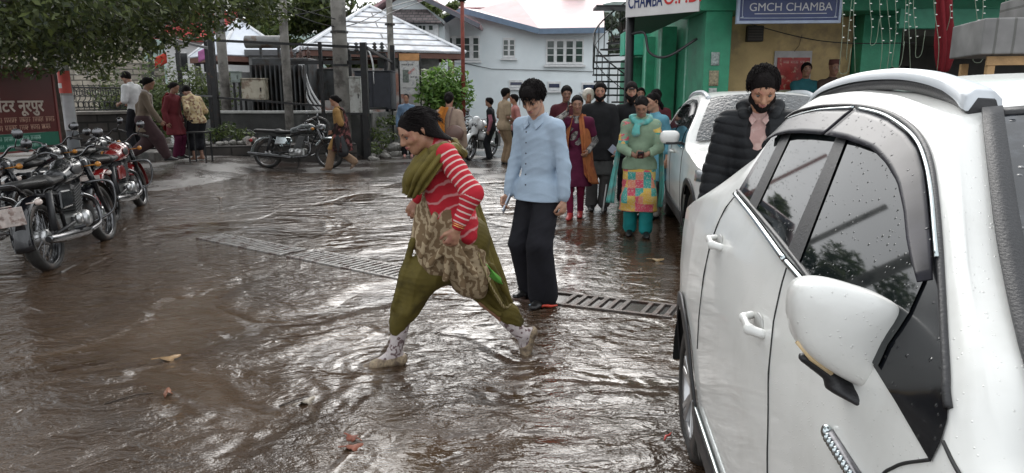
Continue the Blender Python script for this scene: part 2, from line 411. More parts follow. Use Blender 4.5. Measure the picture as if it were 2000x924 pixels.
def head_prims(F, J, s, det=True, fem=False, jaw=1.):
    c, f, r, u = J['head'], J['hf'], J['hr'], J['hu']; q = s / 1.7
    P = lambda x, y, z: c + (r * x + f * y + u * z) * q
    F.cap(P(0, -.03, .03), P(0, .018, .034), .083 * q, .078 * q, r, .86, .02)     # skull
    F.cap(P(0, .045, .02), P(0, .052, -.045), .058 * q, .044 * q, r, .95, .03)    # face
    F.cap(P(-.035 * jaw, .01, -.05), P(-.01, .062, -.084), .03 * q, .023 * q, k=.03)
    F.cap(P(.035 * jaw, .01, -.05), P(.01, .062, -.084), .03 * q, .023 * q, k=.03)
    F.cap(P(0, .066, -.086), P(0, .07, -.09), .018 * q, k=.02)                    # chin
    F.cap(P(0, -.02, -.03), J['nt'], .05 * q, .05 * q, k=.03)
    if det:
        F.cap(P(0, .098, .02), P(0, .118, -.022), .009 * q, .013 * q, k=.012)      # nose
        for sg in (-1, 1):
            F.cap(P(sg * .01, .106, -.026), P(sg * .012, .1, -.026), .0085 * q, k=.008)
            F.cap(P(sg * .018, .094, .03), P(sg * .042, .082, .03), .0095 * q, .009 * q, k=.014)   # brow ridge
            F.cap(P(sg * .038, .076, -.018), P(sg * .048, .055, -.014), .016 * q, .014 * q, k=.025)  # cheekbone
            F.cap(P(sg * .077, -.01, .012), P(sg * .076, -.014, -.018), .019 * q, .012 * q, r, .4, .006)   # ear
            F.minus(P(sg * .031, .104, .008), P(sg * .034, .1, .008), .012 * q, k=.014)
        F.cap(P(-.016, .098, -.048), P(.016, .098, -.048), .0075 * q, k=.006)      # upper lip
        F.cap(P(-.012, .097, -.058), P(.012, .097, -.058), .008 * q, k=.006)
def face_parts(J, s, root, look=(0, 0), hair=None, brow=None, lip=(.28, .1, .09), h=.004):
    c, f, r, u = J['head'], J['hf'], J['hr'], J['hu']; q = s / 1.7
    P = lambda x, y, z: Vector(c + (r * x + f * y + u * z) * q)
    for sg in (-1, 1):
        e = MB(); br = MB()
        M = Matrix((Vector(r), Vector(f), Vector(u))).transposed()
        e.cur = 0; e.ell(P(sg * .031, .083, .007), (.0135 * q, .0115 * q, .0075 * q), 12, M)
        e.cur = 1; e.ell(P(sg * .031, .0895, .004), (.0078 * q, .0058 * q, .0066 * q), 10, M)
        br.tube([P(sg * .014, .104, .027), P(sg * .03, .0985, .034), P(sg * .047, .083, .029)], [.0035 * q, .0042 * q, .002 * q], 6)
        e.cur = 2; e.tube([P(sg * .018, .0925, .009), P(sg * .03, .0955, .0155), P(sg * .044, .084, .01)], [.0015 * q, .0022 * q, .0015 * q], 5)
        e.build('eye', [mat('eye_white', (.17, .14, .13), .4), mat('iris', (.02, .011, .007), .15), mat('lash', (.01, .008, .008), .6)], root, True)
        br.build('eyebrow', hair or mat('brow_hair', (.012, .009, .008), .8), root, True)
    l = MB(); l.tube([P(-.024, .094, -.053), P(-.012, .1045, -.0495), P(0, .1065, -.051), P(.012, .1045, -.0495), P(.024, .094, -.053)], [.001, .0055 * q, .006 * q, .0055 * q, .001], 8)
    l.tube([P(-.022, .093, -.054), P(0, .1045, -.060), P(.022, .093, -.054)], [.001, .0068 * q, .001], 8)
    l.build('lips', mat('lip_%d' % int(lip[0] * 100), lip, .45), root, True)
def body_prims(F, J, s, bw=1., arms=True, legs=True, k=.05):
    q = s / 1.7; cf = J['cf']
    F.cap(J['pel'] - J['sr'] * .05 * q, J['pel'] + J['sr'] * .05 * q, .11 * q * bw, n=V3(0, 1, 0), q=.85, k=k)
    F.cap(J['pel'], J['mid'], .118 * q * bw, .105 * q * bw, n=cf, q=.78, k=k)
    ch = J['mid'] + (J['neck'] - J['mid']) * .6
    F.cap(J['mid'] - J['sr'] * .02, ch - J['sr'] * .035, .10 * q * bw, .103 * q * bw, n=cf, q=.78, k=k)
    F.cap(J['mid'] + J['sr'] * .02, ch + J['sr'] * .035, .10 * q * bw, .103 * q * bw, n=cf, q=.78, k=k)
    F.cap(J['shL'], J['shR'], .048 * q, n=cf, q=.9, k=k)
    F.cap(J['neck'] - J['up2'] * .03, J['nt'], .06 * q, .05 * q, k=.04)
    for a in 'LR':
        if arms:
            F.cap(J['sh' + a], J['el' + a], .043 * q * bw, .038 * q, k=.03); F.cap(J['el' + a], J['wr' + a], .038 * q, .026 * q, k=.02)
        if legs:
            F.cap(J['hp' + a], J['kn' + a], .088 * q * bw, .055 * q, k=.03); F.cap(J['kn' + a], J['an' + a], .053 * q, .034 * q, k=.02)
            foot_prims(F, J, a, s)
def foot_prims(F, J, a, s, r=1., k=.012):
    q = s / 1.7; an, fd = J['an' + a], J['ft' + a]; dn = nrmz(np.cross(np.cross(fd, [0, 0, 1.]), fd)) * -1
    if dn[2] > 0: dn = -dn
    heel = an + dn * .045 * q - fd * .03 * q; ball = an + dn * .052 * q + fd * .12 * q; toe = an + dn * .055 * q + fd * .175 * q
    F.cap(an, heel, .034 * q * r, .032 * q * r, k=k); F.cap(heel, ball, .032 * q * r, .033 * q * r, n=dn, q=.8, k=k); F.cap(an, ball, .034 * q * r, .026 * q * r, k=k)
    F.cap(ball, toe, .036 * q * r, .028 * q * r, n=dn, q=.62, k=k)
SKIN = lambda i=0: mat('skin_%d' % i, [(.36, .19, .12), (.27, .14, .09), (.42, .24, .16)][i], .48, var=.1, vs=25, bump=.08, bs=180, col2=[(.30, .13, .09), (.2, .1, .07), (.38, .18, .12)][i], c2s=14)
HAIRM = lambda: mat('black_hair', (.008, .006, .006), .75, spec=.12, var=.4, vs=60, bump=.6, bs=160)
def shoe(J, s, root, m, h, r=1.18, name='shoe', top=.02):
    for a in 'LR':
        F = Field(); foot_prims(F, J, a, s, r)
        F.plane(J['an' + a] + V3(0, 0, top) * 1., (0, 0, 1) if abs(J['ft' + a][2]) < .3 else J['ft' + a] * -.3 + V3(0, 0, 1))
        fobj(F, name, m, root, h, attr=False)
def hair_field(J, s, kind, r=.0):
    F = Field(); c, f, rr, u = J['head'], J['hf'], J['hr'], J['hu']; q = s / 1.7
    P = lambda x, y, z: c + (rr * x + f * y + u * z) * q
    e = .006 if kind == 'short' else .004
    F.cap(P(0, -.034, .03), P(0, .02, .04), (.086 + e) * q, (.078 + e) * q, rr, .88, .02)
    if kind == 'short':
        F.cap(P(0, -.02, .062), P(0, .045, .07), .055 * q, .04 * q, k=.03)
        F.cap(P(-.06, -.02, .02), P(-.055, -.04, -.03), .022 * q, .016 * q, k=.02); F.cap(P(.06, -.02, .02), P(.055, -.04, -.03), .022 * q, .016 * q, k=.02)
        F.cap(P(0, -.05, 0), P(0, -.05, -.045), .074 * q, .055 * q, k=.03)
        F.minus(P(0, .118, .0), P(0, .085, -.12), .07 * q, .09 * q, rr, 1.12, .012)
        F.minus(P(-.085, .012, -.03), P(-.085, .0, -.08), .03 * q, k=.01); F.minus(P(.085, .012, -.03), P(.085, .0, -.08), .03 * q, k=.01)
        F.plane(P(0, -.05, -.068), u * -1 + f * .6)
    else:
        F.cap(P(0, -.05, .0), P(0, -.06, -.04), .06 * q, .045 * q, k=.03)
        F.minus(P(0, .122, .006), P(0, .095, -.13), .07 * q, .088 * q, rr, 1.0, .012)
        F.plane(P(0, -.06, -.07), u * -1 + f * .75)
        if kind == 'bun': F.cap(P(0, -.125, .0), P(0, -.135, -.01), .036 * q, k=.02)
        if kind == 'pony': F.cap(P(0, -.11, -.01), P(0, -.15, -.08), .03 * q, .026 * q, k=.02); F.cap(P(0, -.15, -.08), P(0, -.15, -.26), .026 * q, .01 * q, k=.02)
    return F
def top_field(J, s, off=.018, bw=1., sleeve=1., hem=None, hemr=.2, hemc=None, waistr=None, short=None, k=.05, hemq=.72, cuff=.0, sf=1.):
    """shirt, kurta, jacket: torso, sleeves and a skirt down to the height hem"""
    q = s / 1.7; cf = J['cf']; F = Field(); o = off
    ch = J['mid'] + (J['neck'] - J['mid']) * .6; sr = J['sr']
    F.cap(J['mid'] - sr * .03, ch - sr * .04, (.107 * bw) * q + o, (.112 * bw) * q + o, n=cf, q=.8, k=k)
    F.cap(J['mid'] + sr * .03, ch + sr * .04, (.107 * bw) * q + o, (.112 * bw) * q + o, n=cf, q=.8, k=k)
    F.cap(J['shL'], J['shR'], .05 * q + o * .6, n=cf, q=.95, k=k)
    for a in 'LR': F.cap(J['neck'] - J['up2'] * .01, J['sh' + a], .05 * q + o * .5, .045 * q + o * .6, k=.03)
    F.cap(J['neck'] - J['up2'] * .05, J['neck'] + (J['nt'] - J['neck']) * .2, .072 * q, .05 * q + o * .6, k=.03)
    F.cap(J['mid'], J['pel'], (.112 * bw) * q + o if waistr is None else waistr, (.13 * bw) * q + o, n=V3(0, 1, 0), q=.8, k=k)
    F.cap(J['pel'] - V3(.04, 0, 0), J['pel'] + V3(.04, 0, 0), (.112 * bw) * q + o, n=V3(0, 1, 0), q=.88, k=k)
    if hem is not None:
        hc = np.array(hemc, float) if hemc is not None else V3(J['pel'][0], J['pel'][1], hem)
        F.cap(J['pel'] - V3(0, 0, .02), hc, (.152 * bw) * q + o, hemr, n=V3(0, 1, 0), q=hemq, k=k)
        for a in 'LR':
            hp, kn, an = J['hp' + a], J['kn' + a], J['an' + a]; f_ = min(1, (J['pel'][2] - hc[2]) / max(J['pel'][2] - kn[2], .1)); F.cap(hp, hp + (kn - hp) * f_, .098 * q + o, .094 * q + o, k=.06)
            if hc[2] < kn[2]: F.cap(kn, kn + (an - kn) * min(1, (kn[2] - hc[2]) / max(kn[2] - an[2], .1)), .094 * q + o, .10 * q + o, k=.06)
        F.plane(hc, nrmz(hc - J['pel']), .01)
    else:
        F.plane(J['pel'] - V3(0, 0, .07 * q), (0, 0, -1), .01)
    for a in 'LR':
        sh, el, wr = J['sh' + a], J['el' + a], J['wr' + a]; l1 = np.linalg.norm(el - sh); l2 = np.linalg.norm(wr - el)
        if sleeve <= .5:
            e = sh + (el - sh) * (sleeve * 2); F.cap(sh, e, .055 * q + o * sf, .05 * q + o * sf, k=.04, t=(0, l1 * sleeve * 2))
        else:
            fr = (sleeve - .5) * 2
            F.cap(sh, el, .046 * q + o * sf, .04 * q + o * sf, k=.03, t=(0, l1)); F.cap(el, el + (wr - el) * fr, .041 * q + o * sf, .03 * q + o * sf + cuff, k=.02, t=(l1, l1 + l2 * fr))
    return F
def pants_field(J, s, off=.014, thigh=.09, knee=.062, hemr=.06, upto=.96, top=.02, k=.03, crotch=0.):
    q = s / 1.7; F = Field()
    F.cap(J['pel'] - V3(.045 * q, 0, -top), J['pel'] + V3(.045 * q, 0, top), .094 * q + off, n=V3(0, 1, 0), q=.86, k=k)
    for a in 'LR':
        hp, kn, an = J['hp' + a], J['kn' + a], J['an' + a]
        F.cap(hp, kn, thigh * q + off, knee * q + off, k=k); F.cap(kn, kn + (an - kn) * upto, knee * q + off, hemr * q + off, k=.02)
    if crotch: F.cap((J['hpL'] + J['hpR']) / 2, (J['knL'] + J['knR']) / 2 + V3(0, 0, .12), .12 * q, crotch, k=.06)
    F.plane(J['pel'] + V3(0, 0, .085 * q), (0, 0, 1), .01)
    return F
def cloth(name, rows, m, root, thick=.006, nu=28, nv=40, amp=.01, seed=0, f=20., pleat=None):
    """cloth sheet through a grid of control points rows[i][j]; folds run along j"""
    A = np.array([cr(r_, nv) for r_ in rows]); G = np.stack([cr(A[:, j], nu) for j in range(nv)], 1)
    du = np.gradient(G, axis=0); dv = np.gradient(G, axis=1); N = np.cross(du, dv); N /= np.linalg.norm(N, axis=2)[..., None] + 1e-9
    uu = np.linspace(0, 1, nu)[:, None] * np.ones((1, nv)); vv = np.linspace(0, 1, nv)[None, :] * np.ones((nu, 1))
    if pleat:
        n_, am = pleat; ph = 2 * math.pi * n_ * uu + 1.2 * np.sin(vv * 3 + seed) + .8 * np.sin(uu * 7 + seed)
        G = G + N * (am * np.sin(ph))[..., None]
    if amp: G = G + N * (amp * folds(G.reshape(-1, 3), seed, f).reshape(nu, nv))[..., None]
    b = MB(); b.grid(G); o = b.build(name, m, root, True, solid=thick)
    me = o.data
    return o
def cloth_mat(name, col, **k):
    k.setdefault('rough', .85); k.setdefault('var', .16); k.setdefault('vs', 9); k.setdefault('bump', .25); k.setdefault('bs', 260)
    return mat(name, col, spec=.25, **k)

def locks(root, J, s, n=320, style='short', seed=1, length=.05, lift=.012, rad=.0042, up=0., front=1.):
    """hair locks: tapered strands that leave the scalp and follow the combed direction"""
    g = np.random.default_rng(seed); c, f, r, u = J['head'], J['hf'], J['hr'], J['hu']; q = s / 1.7; b = MB(); k = 0; rr = np.array([.08, .104, .094]); cc = np.array([0, -.012, .028])
    while k < n:
        d = nrmz(g.normal(size=3)); p = d * rr + cc
        if d[1] > .25 and p[2] < .066 + .01 * abs(d[0]): continue
        if d[1] <= .25 and p[2] < (.0 if d[1] > -.3 else -.045): continue
        k += 1; n_ = nrmz(d / rr)
        if style == 'short': t = np.array([d[0] * .5 + g.normal() * .3, .55 if d[2] > .4 else -.1, -.15 - 1.0 * (1 - max(d[2], 0))]) + g.normal(size=3) * .22
        else: t = np.array([-d[0] * .2, -1., -.5]) + g.normal(size=3) * .08
        t = t - (t @ n_) * n_; t = nrmz(t); L = length * g.uniform(.6, 1.2) * (front if d[1] > .5 else .5 if d[2] < .35 else 1); lf = lift * g.uniform(.3, 1.3)
        P = [p - n_ * .004, p + n_ * lf * .7 + t * L * .35 + n_ * up * g.random(), p + n_ * lf * .8 + t * L * .7 - np.array([0, 0, .1 * L]), p + n_ * lf * .5 + t * L - np.array([0, 0, .3 * L])]
        W = [tuple(c + (r * a[0] + f * a[1] + u * a[2]) * q) for a in P]; b.tube(W, [rad * q, rad * 1.1 * q, rad * .7 * q, .0006], 4, False)
    return b.build('hair_locks', HAIRM(), root, True)
# ================================================================ ground, water
def vnoise(x, y, seed=0, o=5):
    r = np.random.default_rng(seed); out = np.zeros_like(x); a = 1; f = 1; tot = 0
    for i in range(o):
        for _ in range(3):
            an = r.uniform(0, 6.28); out += a / 3 * np.sin((x * math.cos(an) + y * math.sin(an)) * f + r.uniform(0, 6.28) + 1.3 * np.sin((y * math.cos(an) - x * math.sin(an)) * f * .7 + r.uniform(0, 6)))
        tot += a; a *= .55; f *= 1.9
    return out / tot
def ground_z(x, y):
    z = -.03 + .016 * vnoise(x * 1.1, y * 1.1, 3)
    back = np.clip((y - 10.5 + .35 * np.clip(-x - 1.5, 0, 4) * -1 + 1.2 * vnoise(x * .8, y * .8, 9, 3)) / 4.0, 0, 1)
    rise = .30 * np.clip((y - 11.2) / 2.2, 0, 1) * np.clip((-x - 5.4) / 1.2, 0, 1)
    return z + back * .042 + rise * (1.5 - .5 * rise / .3)* .67
def sheet(name, xs, ys, zf, m, kind='structure'):
    X, Y = np.meshgrid(xs, ys, indexing='ij'); G = np.stack([X, Y, zf(X, Y)], -1)
    b = MB(); b.grid(G); o = b.build(name, m, None, True); return tag(o, kind=kind)
def asphalt_mat():
    m, N, L, p = node_mat('wet_asphalt')
    tc = N.new('ShaderNodeTexCoord'); S = tc.outputs['Object']
    n1 = N.new('ShaderNodeTexNoise'); n1.inputs['Scale'].default_value = .9; n1.inputs['Detail'].default_value = 8; L(S, n1.inputs[0])
    n2 = N.new('ShaderNodeTexNoise'); n2.inputs['Scale'].default_value = 90; n2.inputs['Detail'].default_value = 4; L(S, n2.inputs[0])
    cr_ = N.new('ShaderNodeValToRGB'); e = cr_.color_ramp.elements; e[0].position = .36; e[0].color = (.045, .032, .027, 1); e[1].position = .64; e[1].color = (.12, .112, .105, 1); L(n1.outputs[0], cr_.inputs[0])
    mx = N.new('ShaderNodeMix'); mx.data_type = 'RGBA'; mx.blend_type = 'OVERLAY'; mx.inputs[0].default_value = .5; L(cr_.outputs[0], mx.inputs[6]); L(n2.outputs[0], mx.inputs[7]); L(mx.outputs[2], p.inputs['Base Color'])
    rr = N.new('ShaderNodeMapRange'); rr.inputs[1].default_value = .42; rr.inputs[2].default_value = .6; rr.inputs[3].default_value = .08; rr.inputs[4].default_value = .42; L(n1.outputs[0], rr.inputs[0]); L(rr.outputs[0], p.inputs['Roughness'])
    b = N.new('ShaderNodeBump'); b.inputs['Strength'].default_value = .5; b.inputs['Distance'].default_value = .006; L(n2.outputs[0], b.inputs['Height'])
    n5 = N.new('ShaderNodeTexNoise'); n5.inputs['Scale'].default_value = 5; n5.inputs['Detail'].default_value = 3; L(S, n5.inputs[0])
    b2 = N.new('ShaderNodeBump'); b2.inputs['Strength'].default_value = .6; b2.inputs['Distance'].default_value = .02; L(n5.outputs[0], b2.inputs['Height']); L(b.outputs[0], b2.inputs['Normal'])
    L(b2.outputs[0], p.inputs['Normal'])
    return m
ASPH = asphalt_mat()
def coarse(a, b, n1, c, n2): return np.r_[np.linspace(a, b, n1, endpoint=False), np.linspace(b, c, n2)]
sheet('ground', np.r_[-900, -200, -60, -25, np.linspace(-14, 12, 220), 30, 80, 200, 900], np.r_[-60, -10, np.linspace(0, 40, 330), 60, 120, 300, 1200], ground_z, ASPH)
# step sources for the rings on the water
RINGS = [gnd(742, 712), gnd(1020, 690), gnd(1075, 585), gnd(1240, 640), gnd(1100, 760)]
def water_mat():
    m, N, L, p = node_mat('muddy_water')
    geo = N.new('ShaderNodeNewGeometry'); S = geo.outputs['Position']
    def noise(sc, det, rough=.5, dist=0., vec=None):
        n = N.new('ShaderNodeTexNoise'); n.inputs['Scale'].default_value = sc; n.inputs['Detail'].default_value = det; n.inputs['Roughness'].default_value = rough; n.inputs['Distortion'].default_value = dist
        L(vec or S, n.inputs[0]); return n.outputs[0]
    def math_(op, a, b=None, c=None):
        n = N.new('ShaderNodeMath'); n.operation = op
        for i, q in enumerate((a, b, c)):
            if q is None: continue
            if isinstance(q, (int, float)): n.inputs[i].default_value = q
            else: L(q, n.inputs[i])
        return n.outputs[0]
    def mrange(x, a, b, c, d):
        n = N.new('ShaderNodeMapRange'); L(x, n.inputs[0])
        for i, q in enumerate((a, b, c, d)): n.inputs[i + 1].default_value = q
        n.interpolation_type = 'SMOOTHSTEP'; return n.outputs[0]
    sep = N.new('ShaderNodeSeparateXYZ'); L(S, sep.inputs[0]); X, Y = sep.outputs[0], sep.outputs[1]
    # slow mud swirls in the colour
    c1 = noise(.7, 5, .6, .8)
    rp = N.new('ShaderNodeValToRGB'); e = rp.color_ramp.elements; e[0].position = .35; e[0].color = (.040, .024, .014, 1); e[1].position = .68; e[1].color = (.090, .058, .037, 1); L(c1, rp.inputs[0])
    L(rp.outputs[0], p.inputs['Base Color'])
    p.inputs['Roughness'].default_value = .045; p.inputs['IOR'].default_value = 1.5; p.inputs['Specular IOR Level'].default_value = .8
    mp = N.new('ShaderNodeMapping'); mp.inputs['Scale'].default_value = (.75, 1.25, 1); mp.inputs['Rotation'].default_value = (0, 0, R(-12)); L(S, mp.inputs[0]); W = mp.outputs[0]
    big = noise(3.6, 3, .5, .7, W); mid = noise(9., 4, .55, .8, W); fine = noise(30, 3, .6, .5, W); grain = noise(85, 2, .6)
    patch = noise(.75, 3, .55, .7)
    # calm brown water on the right and on the far left, broken water over the road in front
    calmR = math_('MULTIPLY', mrange(X, .55, 1.5, 0, 1), mrange(Y, 3.2, 4.6, 0, 1)); calm2 = mrange(patch, .47, .60, 0, .9)
    calmL = mrange(X, -3.4, -2.2, .6, 0)
    calm = math_('MAXIMUM', math_('MAXIMUM', calmR, calm2), calmL); act = math_('SUBTRACT', 1.0, math_('MULTIPLY', calm, .86))
    shallow = math_('MULTIPLY', mrange(Y, 3.0, 4.0, 1, 0), mrange(X, -1.3, -.1, 1, .15))
    h = math_('MULTIPLY', big, .068)
    h = math_('ADD', h, math_('MULTIPLY', math_('ABSOLUTE', math_('SUBTRACT', mid, .5)), -.034))
    h = math_('ADD', h, math_('MULTIPLY', mid, .010))
    h = math_('ADD', h, math_('MULTIPLY', fine, .0062))
    h = math_('ADD', h, math_('MULTIPLY', math_('MULTIPLY', grain, shallow), .0055))
    h = math_('MULTIPLY', h, act)
    for i, rg in enumerate(RINGS):
        dv = N.new('ShaderNodeVectorMath'); dv.operation = 'DISTANCE'; L(S, dv.inputs[0]); dv.inputs[1].default_value = (rg.x, rg.y, 0)
        d = math_('ADD', dv.outputs['Value'], math_('MULTIPLY', mid, .09))
        s = math_('SINE', math_('MULTIPLY', d, [62, 62, 70, 48, 50][i]))
        fall = mrange(d, .05, [.6, .65, .55, 1.1, .95][i], 1, 0)
        h = math_('ADD', h, math_('MULTIPLY', math_('MULTIPLY', s, fall), [.0032, .0032, .002, .0036, .003][i]))
    b = N.new('ShaderNodeBump'); b.inputs['Strength'].default_value = 1; b.inputs['Distance'].default_value = 1.0; L(h, b.inputs['Height']); L(b.outputs[0], p.inputs['Normal'])
    return m
WATER = water_mat()
wo = sheet('water', np.linspace(-13, 6, 60), np.linspace(-3, 17, 70), lambda x, y: 0 * x, WATER)
# ---------------------------------------------------------------- drain grates
def grate(a, b, wdt, n, skip, label, m, lift=.012):
    a, b = Vector(a), Vector(b); d = (b - a); Lx = d.length; d.normalize(); c = Vector((-d.y, d.x, 0)); z = Vector((0, 0, lift))
    root = empty('drain_grate', a, 0, label, 'drain grate')
    fr = MB()
    for s in (0, wdt):
        fr.bar(c * s + z, d * Lx + c * s + z, .035, .02)
    fr.build('frame', m, root, bevel=.003)
    k = 0
    for i in range(n):
        if i in skip: continue
        t = (i + .5) / n * Lx; q = MB(); q.bar(d * t + z, d * (t + .02) + c * wdt + z, .036, .022); q.build('bar', m, root, bevel=.003)
    pit = MB(); pit.add([z * .2 + d * .0, z * .2 + d * Lx, z * .2 + d * Lx + c * wdt, z * .2 + c * wdt], [(0, 1, 2, 3)]); pit.build('pit', mat('pit_dark', (.012, .008, .006), .25), root)
    return root
IRON = mat('wet_rusty_iron', (.085, .07, .062), .28, .35, var=.4, vs=14, bump=.5, bs=90, col2=(.06, .03, .02), c2s=8)
IRONL = mat('wet_pale_iron', (.26, .245, .23), .22, .3, var=.3, vs=14, bump=.3, bs=90, col2=(.1, .07, .06), c2s=8)
GA, GB, GC, GD = gnd(385, 466), gnd(790, 548), gnd(985, 585), gnd(1312, 622)
grate(GA, GA + (GB - GA) * .47, .30, 19, (), 'pale half-flooded steel drain grate, farther left length of the row across the road', IRONL, .004)
grate(GA + (GB - GA) * .50, GB, .34, 21, (), 'pale half-flooded steel drain grate behind the striding woman in the striped cardigan', IRONL, .004)
grate(GC + Vector((0, .02, 0)), GD, .30, 15, (4, 11), 'dark rusty drain grate with missing bars under the young man in the blue shirt', IRON, .006)
# ---------------------------------------------------------------- leaves and litter on the water
def leaf(u, v, s, rz, col, label, cat='leaf', g=None):
    s *= .68; col = tuple(c * .68 + .02 for c in col)
    p = gnd(u, v, .008); b = MB(); r_ = np.random.default_rng(int(u * 7 + v)); n = 26; rim = []
    for i in range(n):
        a = 2 * math.pi * i / n; q = s * (.55 + .35 * abs(math.cos(2.5 * a)) + .1 * r_.random()) * (1.15 if abs(a - math.pi) > 2.6 else .85)
        rim.append((q * math.cos(a), q * .75 * math.sin(a), .012 * math.sin(2 * a + 1) + .006 * r_.random()))
    b.add([(0, 0, .012)] + rim, [(0, i + 1, (i + 1) % n + 1) for i in range(n)])
    b.tube([(-s * .5, 0, .01), (-s * 1.5, s * .15, .006)], .0025, 5)
    o = b.build('fallen_leaf', mat('leaf_%s' % cat[:4] + str(col), col, .35, var=.35, vs=30, bump=.3), None, True, solid=.0015)
    o.location = p; o.rotation_euler = (0, 0, rz); return tag(o, label, cat, g)
leaf(330, 700, .095, .4, (.42, .25, .10), 'tan curled leaf floating at far lower left of the flooded road')
leaf(328, 768, .06, 1.9, (.36, .13, .06), 'small orange brown leaf in lower left water beneath the tan curled one')
leaf(688, 855, .065, 2.6, (.34, .09, .045), 'upper reddish dead leaf of the pair in the foreground water')
leaf(690, 874, .065, .2, (.40, .12, .06), 'lower reddish dead leaf of the pair in the foreground water')
leaf(598, 785, .075, .9, (.42, .36, .28), 'pale soggy leaf stuck on the thin water left of the woman\'s front foot')
leaf(1283, 508, .10, -.3, (.42, .28, .12), 'yellowish leaf beside the front wheel of the farther white car')
leaf(1250, 528, .035, .8, (.40, .33, .24), 'tiny pale leaf on the water left of the yellowish leaf by the farther car')
leaf(1012, 432, .05, 0, (.3, .18, .09), 'small brown leaf between the young man and the woman on the phone')
leaf(1215, 560, .03, 1.2, (.35, .25, .16), 'tiny tan leaf floating just behind the rusty drain grate')
leaf(430, 388, .05, 1.2, (.2, .11, .06), 'small dark leaf far off in the rippled water')
def litter(u, v, s, rz, m, label):
    b = MB(); b.tube([(-s, 0, .012), (-s * .3, s * .12, .02), (s * .3, -.05 * s, .016), (s, 0, .02)], [s * .10, s * .16, s * .14, s * .06], 8)
    o = b.build('plastic_litter', m, None, True); o.location = gnd(u, v, .0); o.rotation_euler = (0, 0, rz); return tag(o, label, 'litter')
litter(1070, 602, .075, .15, mat('litter_red', (.6, .06, .03), .3), 'thin red plastic wrapper scrap in front of the young man\'s shoes')
litter(1046, 599, .05, -.1, mat('litter_blue', (.35, .5, .62), .3), 'thin pale blue wrapper scrap beside the red one in the water')
litter(1304, 858, .035, .9, mat('litter_pink', (.65, .10, .08), .3), 'crumpled red wrapper floating against the near car\'s rear tyre')
def twig(u0, v0, u1, v1, label):
    a, c = gnd(u0, v0), gnd(u1, v1); q = c - a; m_ = q / 2 + Vector((.02, .03, .01)); b = MB(); b.tube(cr([(0, 0, .005), m_, q], 9), .004, 5)
    o = b.build('twig', mat('twig', (.05, .035, .025), .5), None, True); o.location = a; tag(o, label, 'twig')
twig(205, 790, 300, 768, 'thin dark twig in the water at the lower left')
twig(545, 795, 612, 775, 'short curved twig beside the pale soggy leaf')
# ================================================================ greenery
def leaf_mat(name, c0, c1, c2=None):
    m, N, L, p = node_mat(name); g = N.new('ShaderNodeNewGeometry'); r = N.new('ShaderNodeValToRGB'); e = r.color_ramp.elements
    e[0].color = (*c0, 1); e[1].color = (*c1, 1)
    if c2: q = e.new(.93); q.color = (*c2, 1)
    L(g.outputs['Random Per Island'], r.inputs[0]); L(r.outputs[0], p.inputs['Base Color']); p.inputs['Roughness'].default_value = .42
    p.inputs['Subsurface Weight'].default_value = 0
    tr = N.new('ShaderNodeBsdfTranslucent'); L(r.outputs[0], tr.inputs[0]); ms = N.new('ShaderNodeMixShader'); ms.inputs[0].default_value = .3
    out = [n for n in N if n.type == 'OUTPUT_MATERIAL'][0]; L(p.outputs[0], ms.inputs[1]); L(tr.outputs[0], ms.inputs[2]); L(ms.outputs[0], out.inputs[0])
    return m
def leaf_cloud(name, cl, n, size, m, parent, seed=1, droop=.3):
    """cl: (centre, radii) clumps; leaves sit mostly near the clump's skin"""
    r = np.random.default_rng(seed); vol = np.array([c[1][0] * c[1][1] * c[1][2] for c in cl]) ** .7; pick = r.choice(len(cl), n, p=vol / vol.sum())
    C = np.array([c[0] for c in cl], float)[pick]; Rr = np.array([c[1] for c in cl], float)[pick]
    d = r.normal(size=(n, 3)); d /= np.linalg.norm(d, axis=1)[:, None]; rad = r.uniform(.25, 1.12, n) ** .6
    P = C + d * Rr * rad[:, None]
    nrm = d * .5 + r.normal(size=(n, 3)) * .6 + [0, 0, .55]; nrm /= np.linalg.norm(nrm, axis=1)[:, None]
    ax = r.normal(size=(n, 3)) + [0, 0, -droop]; ax -= (ax * nrm).sum(1)[:, None] * nrm; ax /= np.linalg.norm(ax, axis=1)[:, None]; bx = np.cross(nrm, ax)
    s = size * r.uniform(.6, 1.35, n)[:, None]
    v = np.stack([P - ax * s, P + bx * s * .42 + nrm * s * .1, P + ax * s * 1.1, P - bx * s * .42 + nrm * s * .1], 1).reshape(-1, 3)
    me = bpy.data.meshes.new(name); me.vertices.add(len(v)); me.vertices.foreach_set('co', v.astype(np.float32).ravel())
    me.loops.add(4 * n); me.loops.foreach_set('vertex_index', np.arange(4 * n, dtype=np.int32)); me.polygons.add(n); me.polygons.foreach_set('loop_start', np.arange(0, 4 * n, 4, dtype=np.int32))
    me.update(calc_edges=True); return link(name, me, m, parent)
BARK = mat('bark', (.07, .055, .045), .85, var=.4, vs=9, bump=1., bs=30)
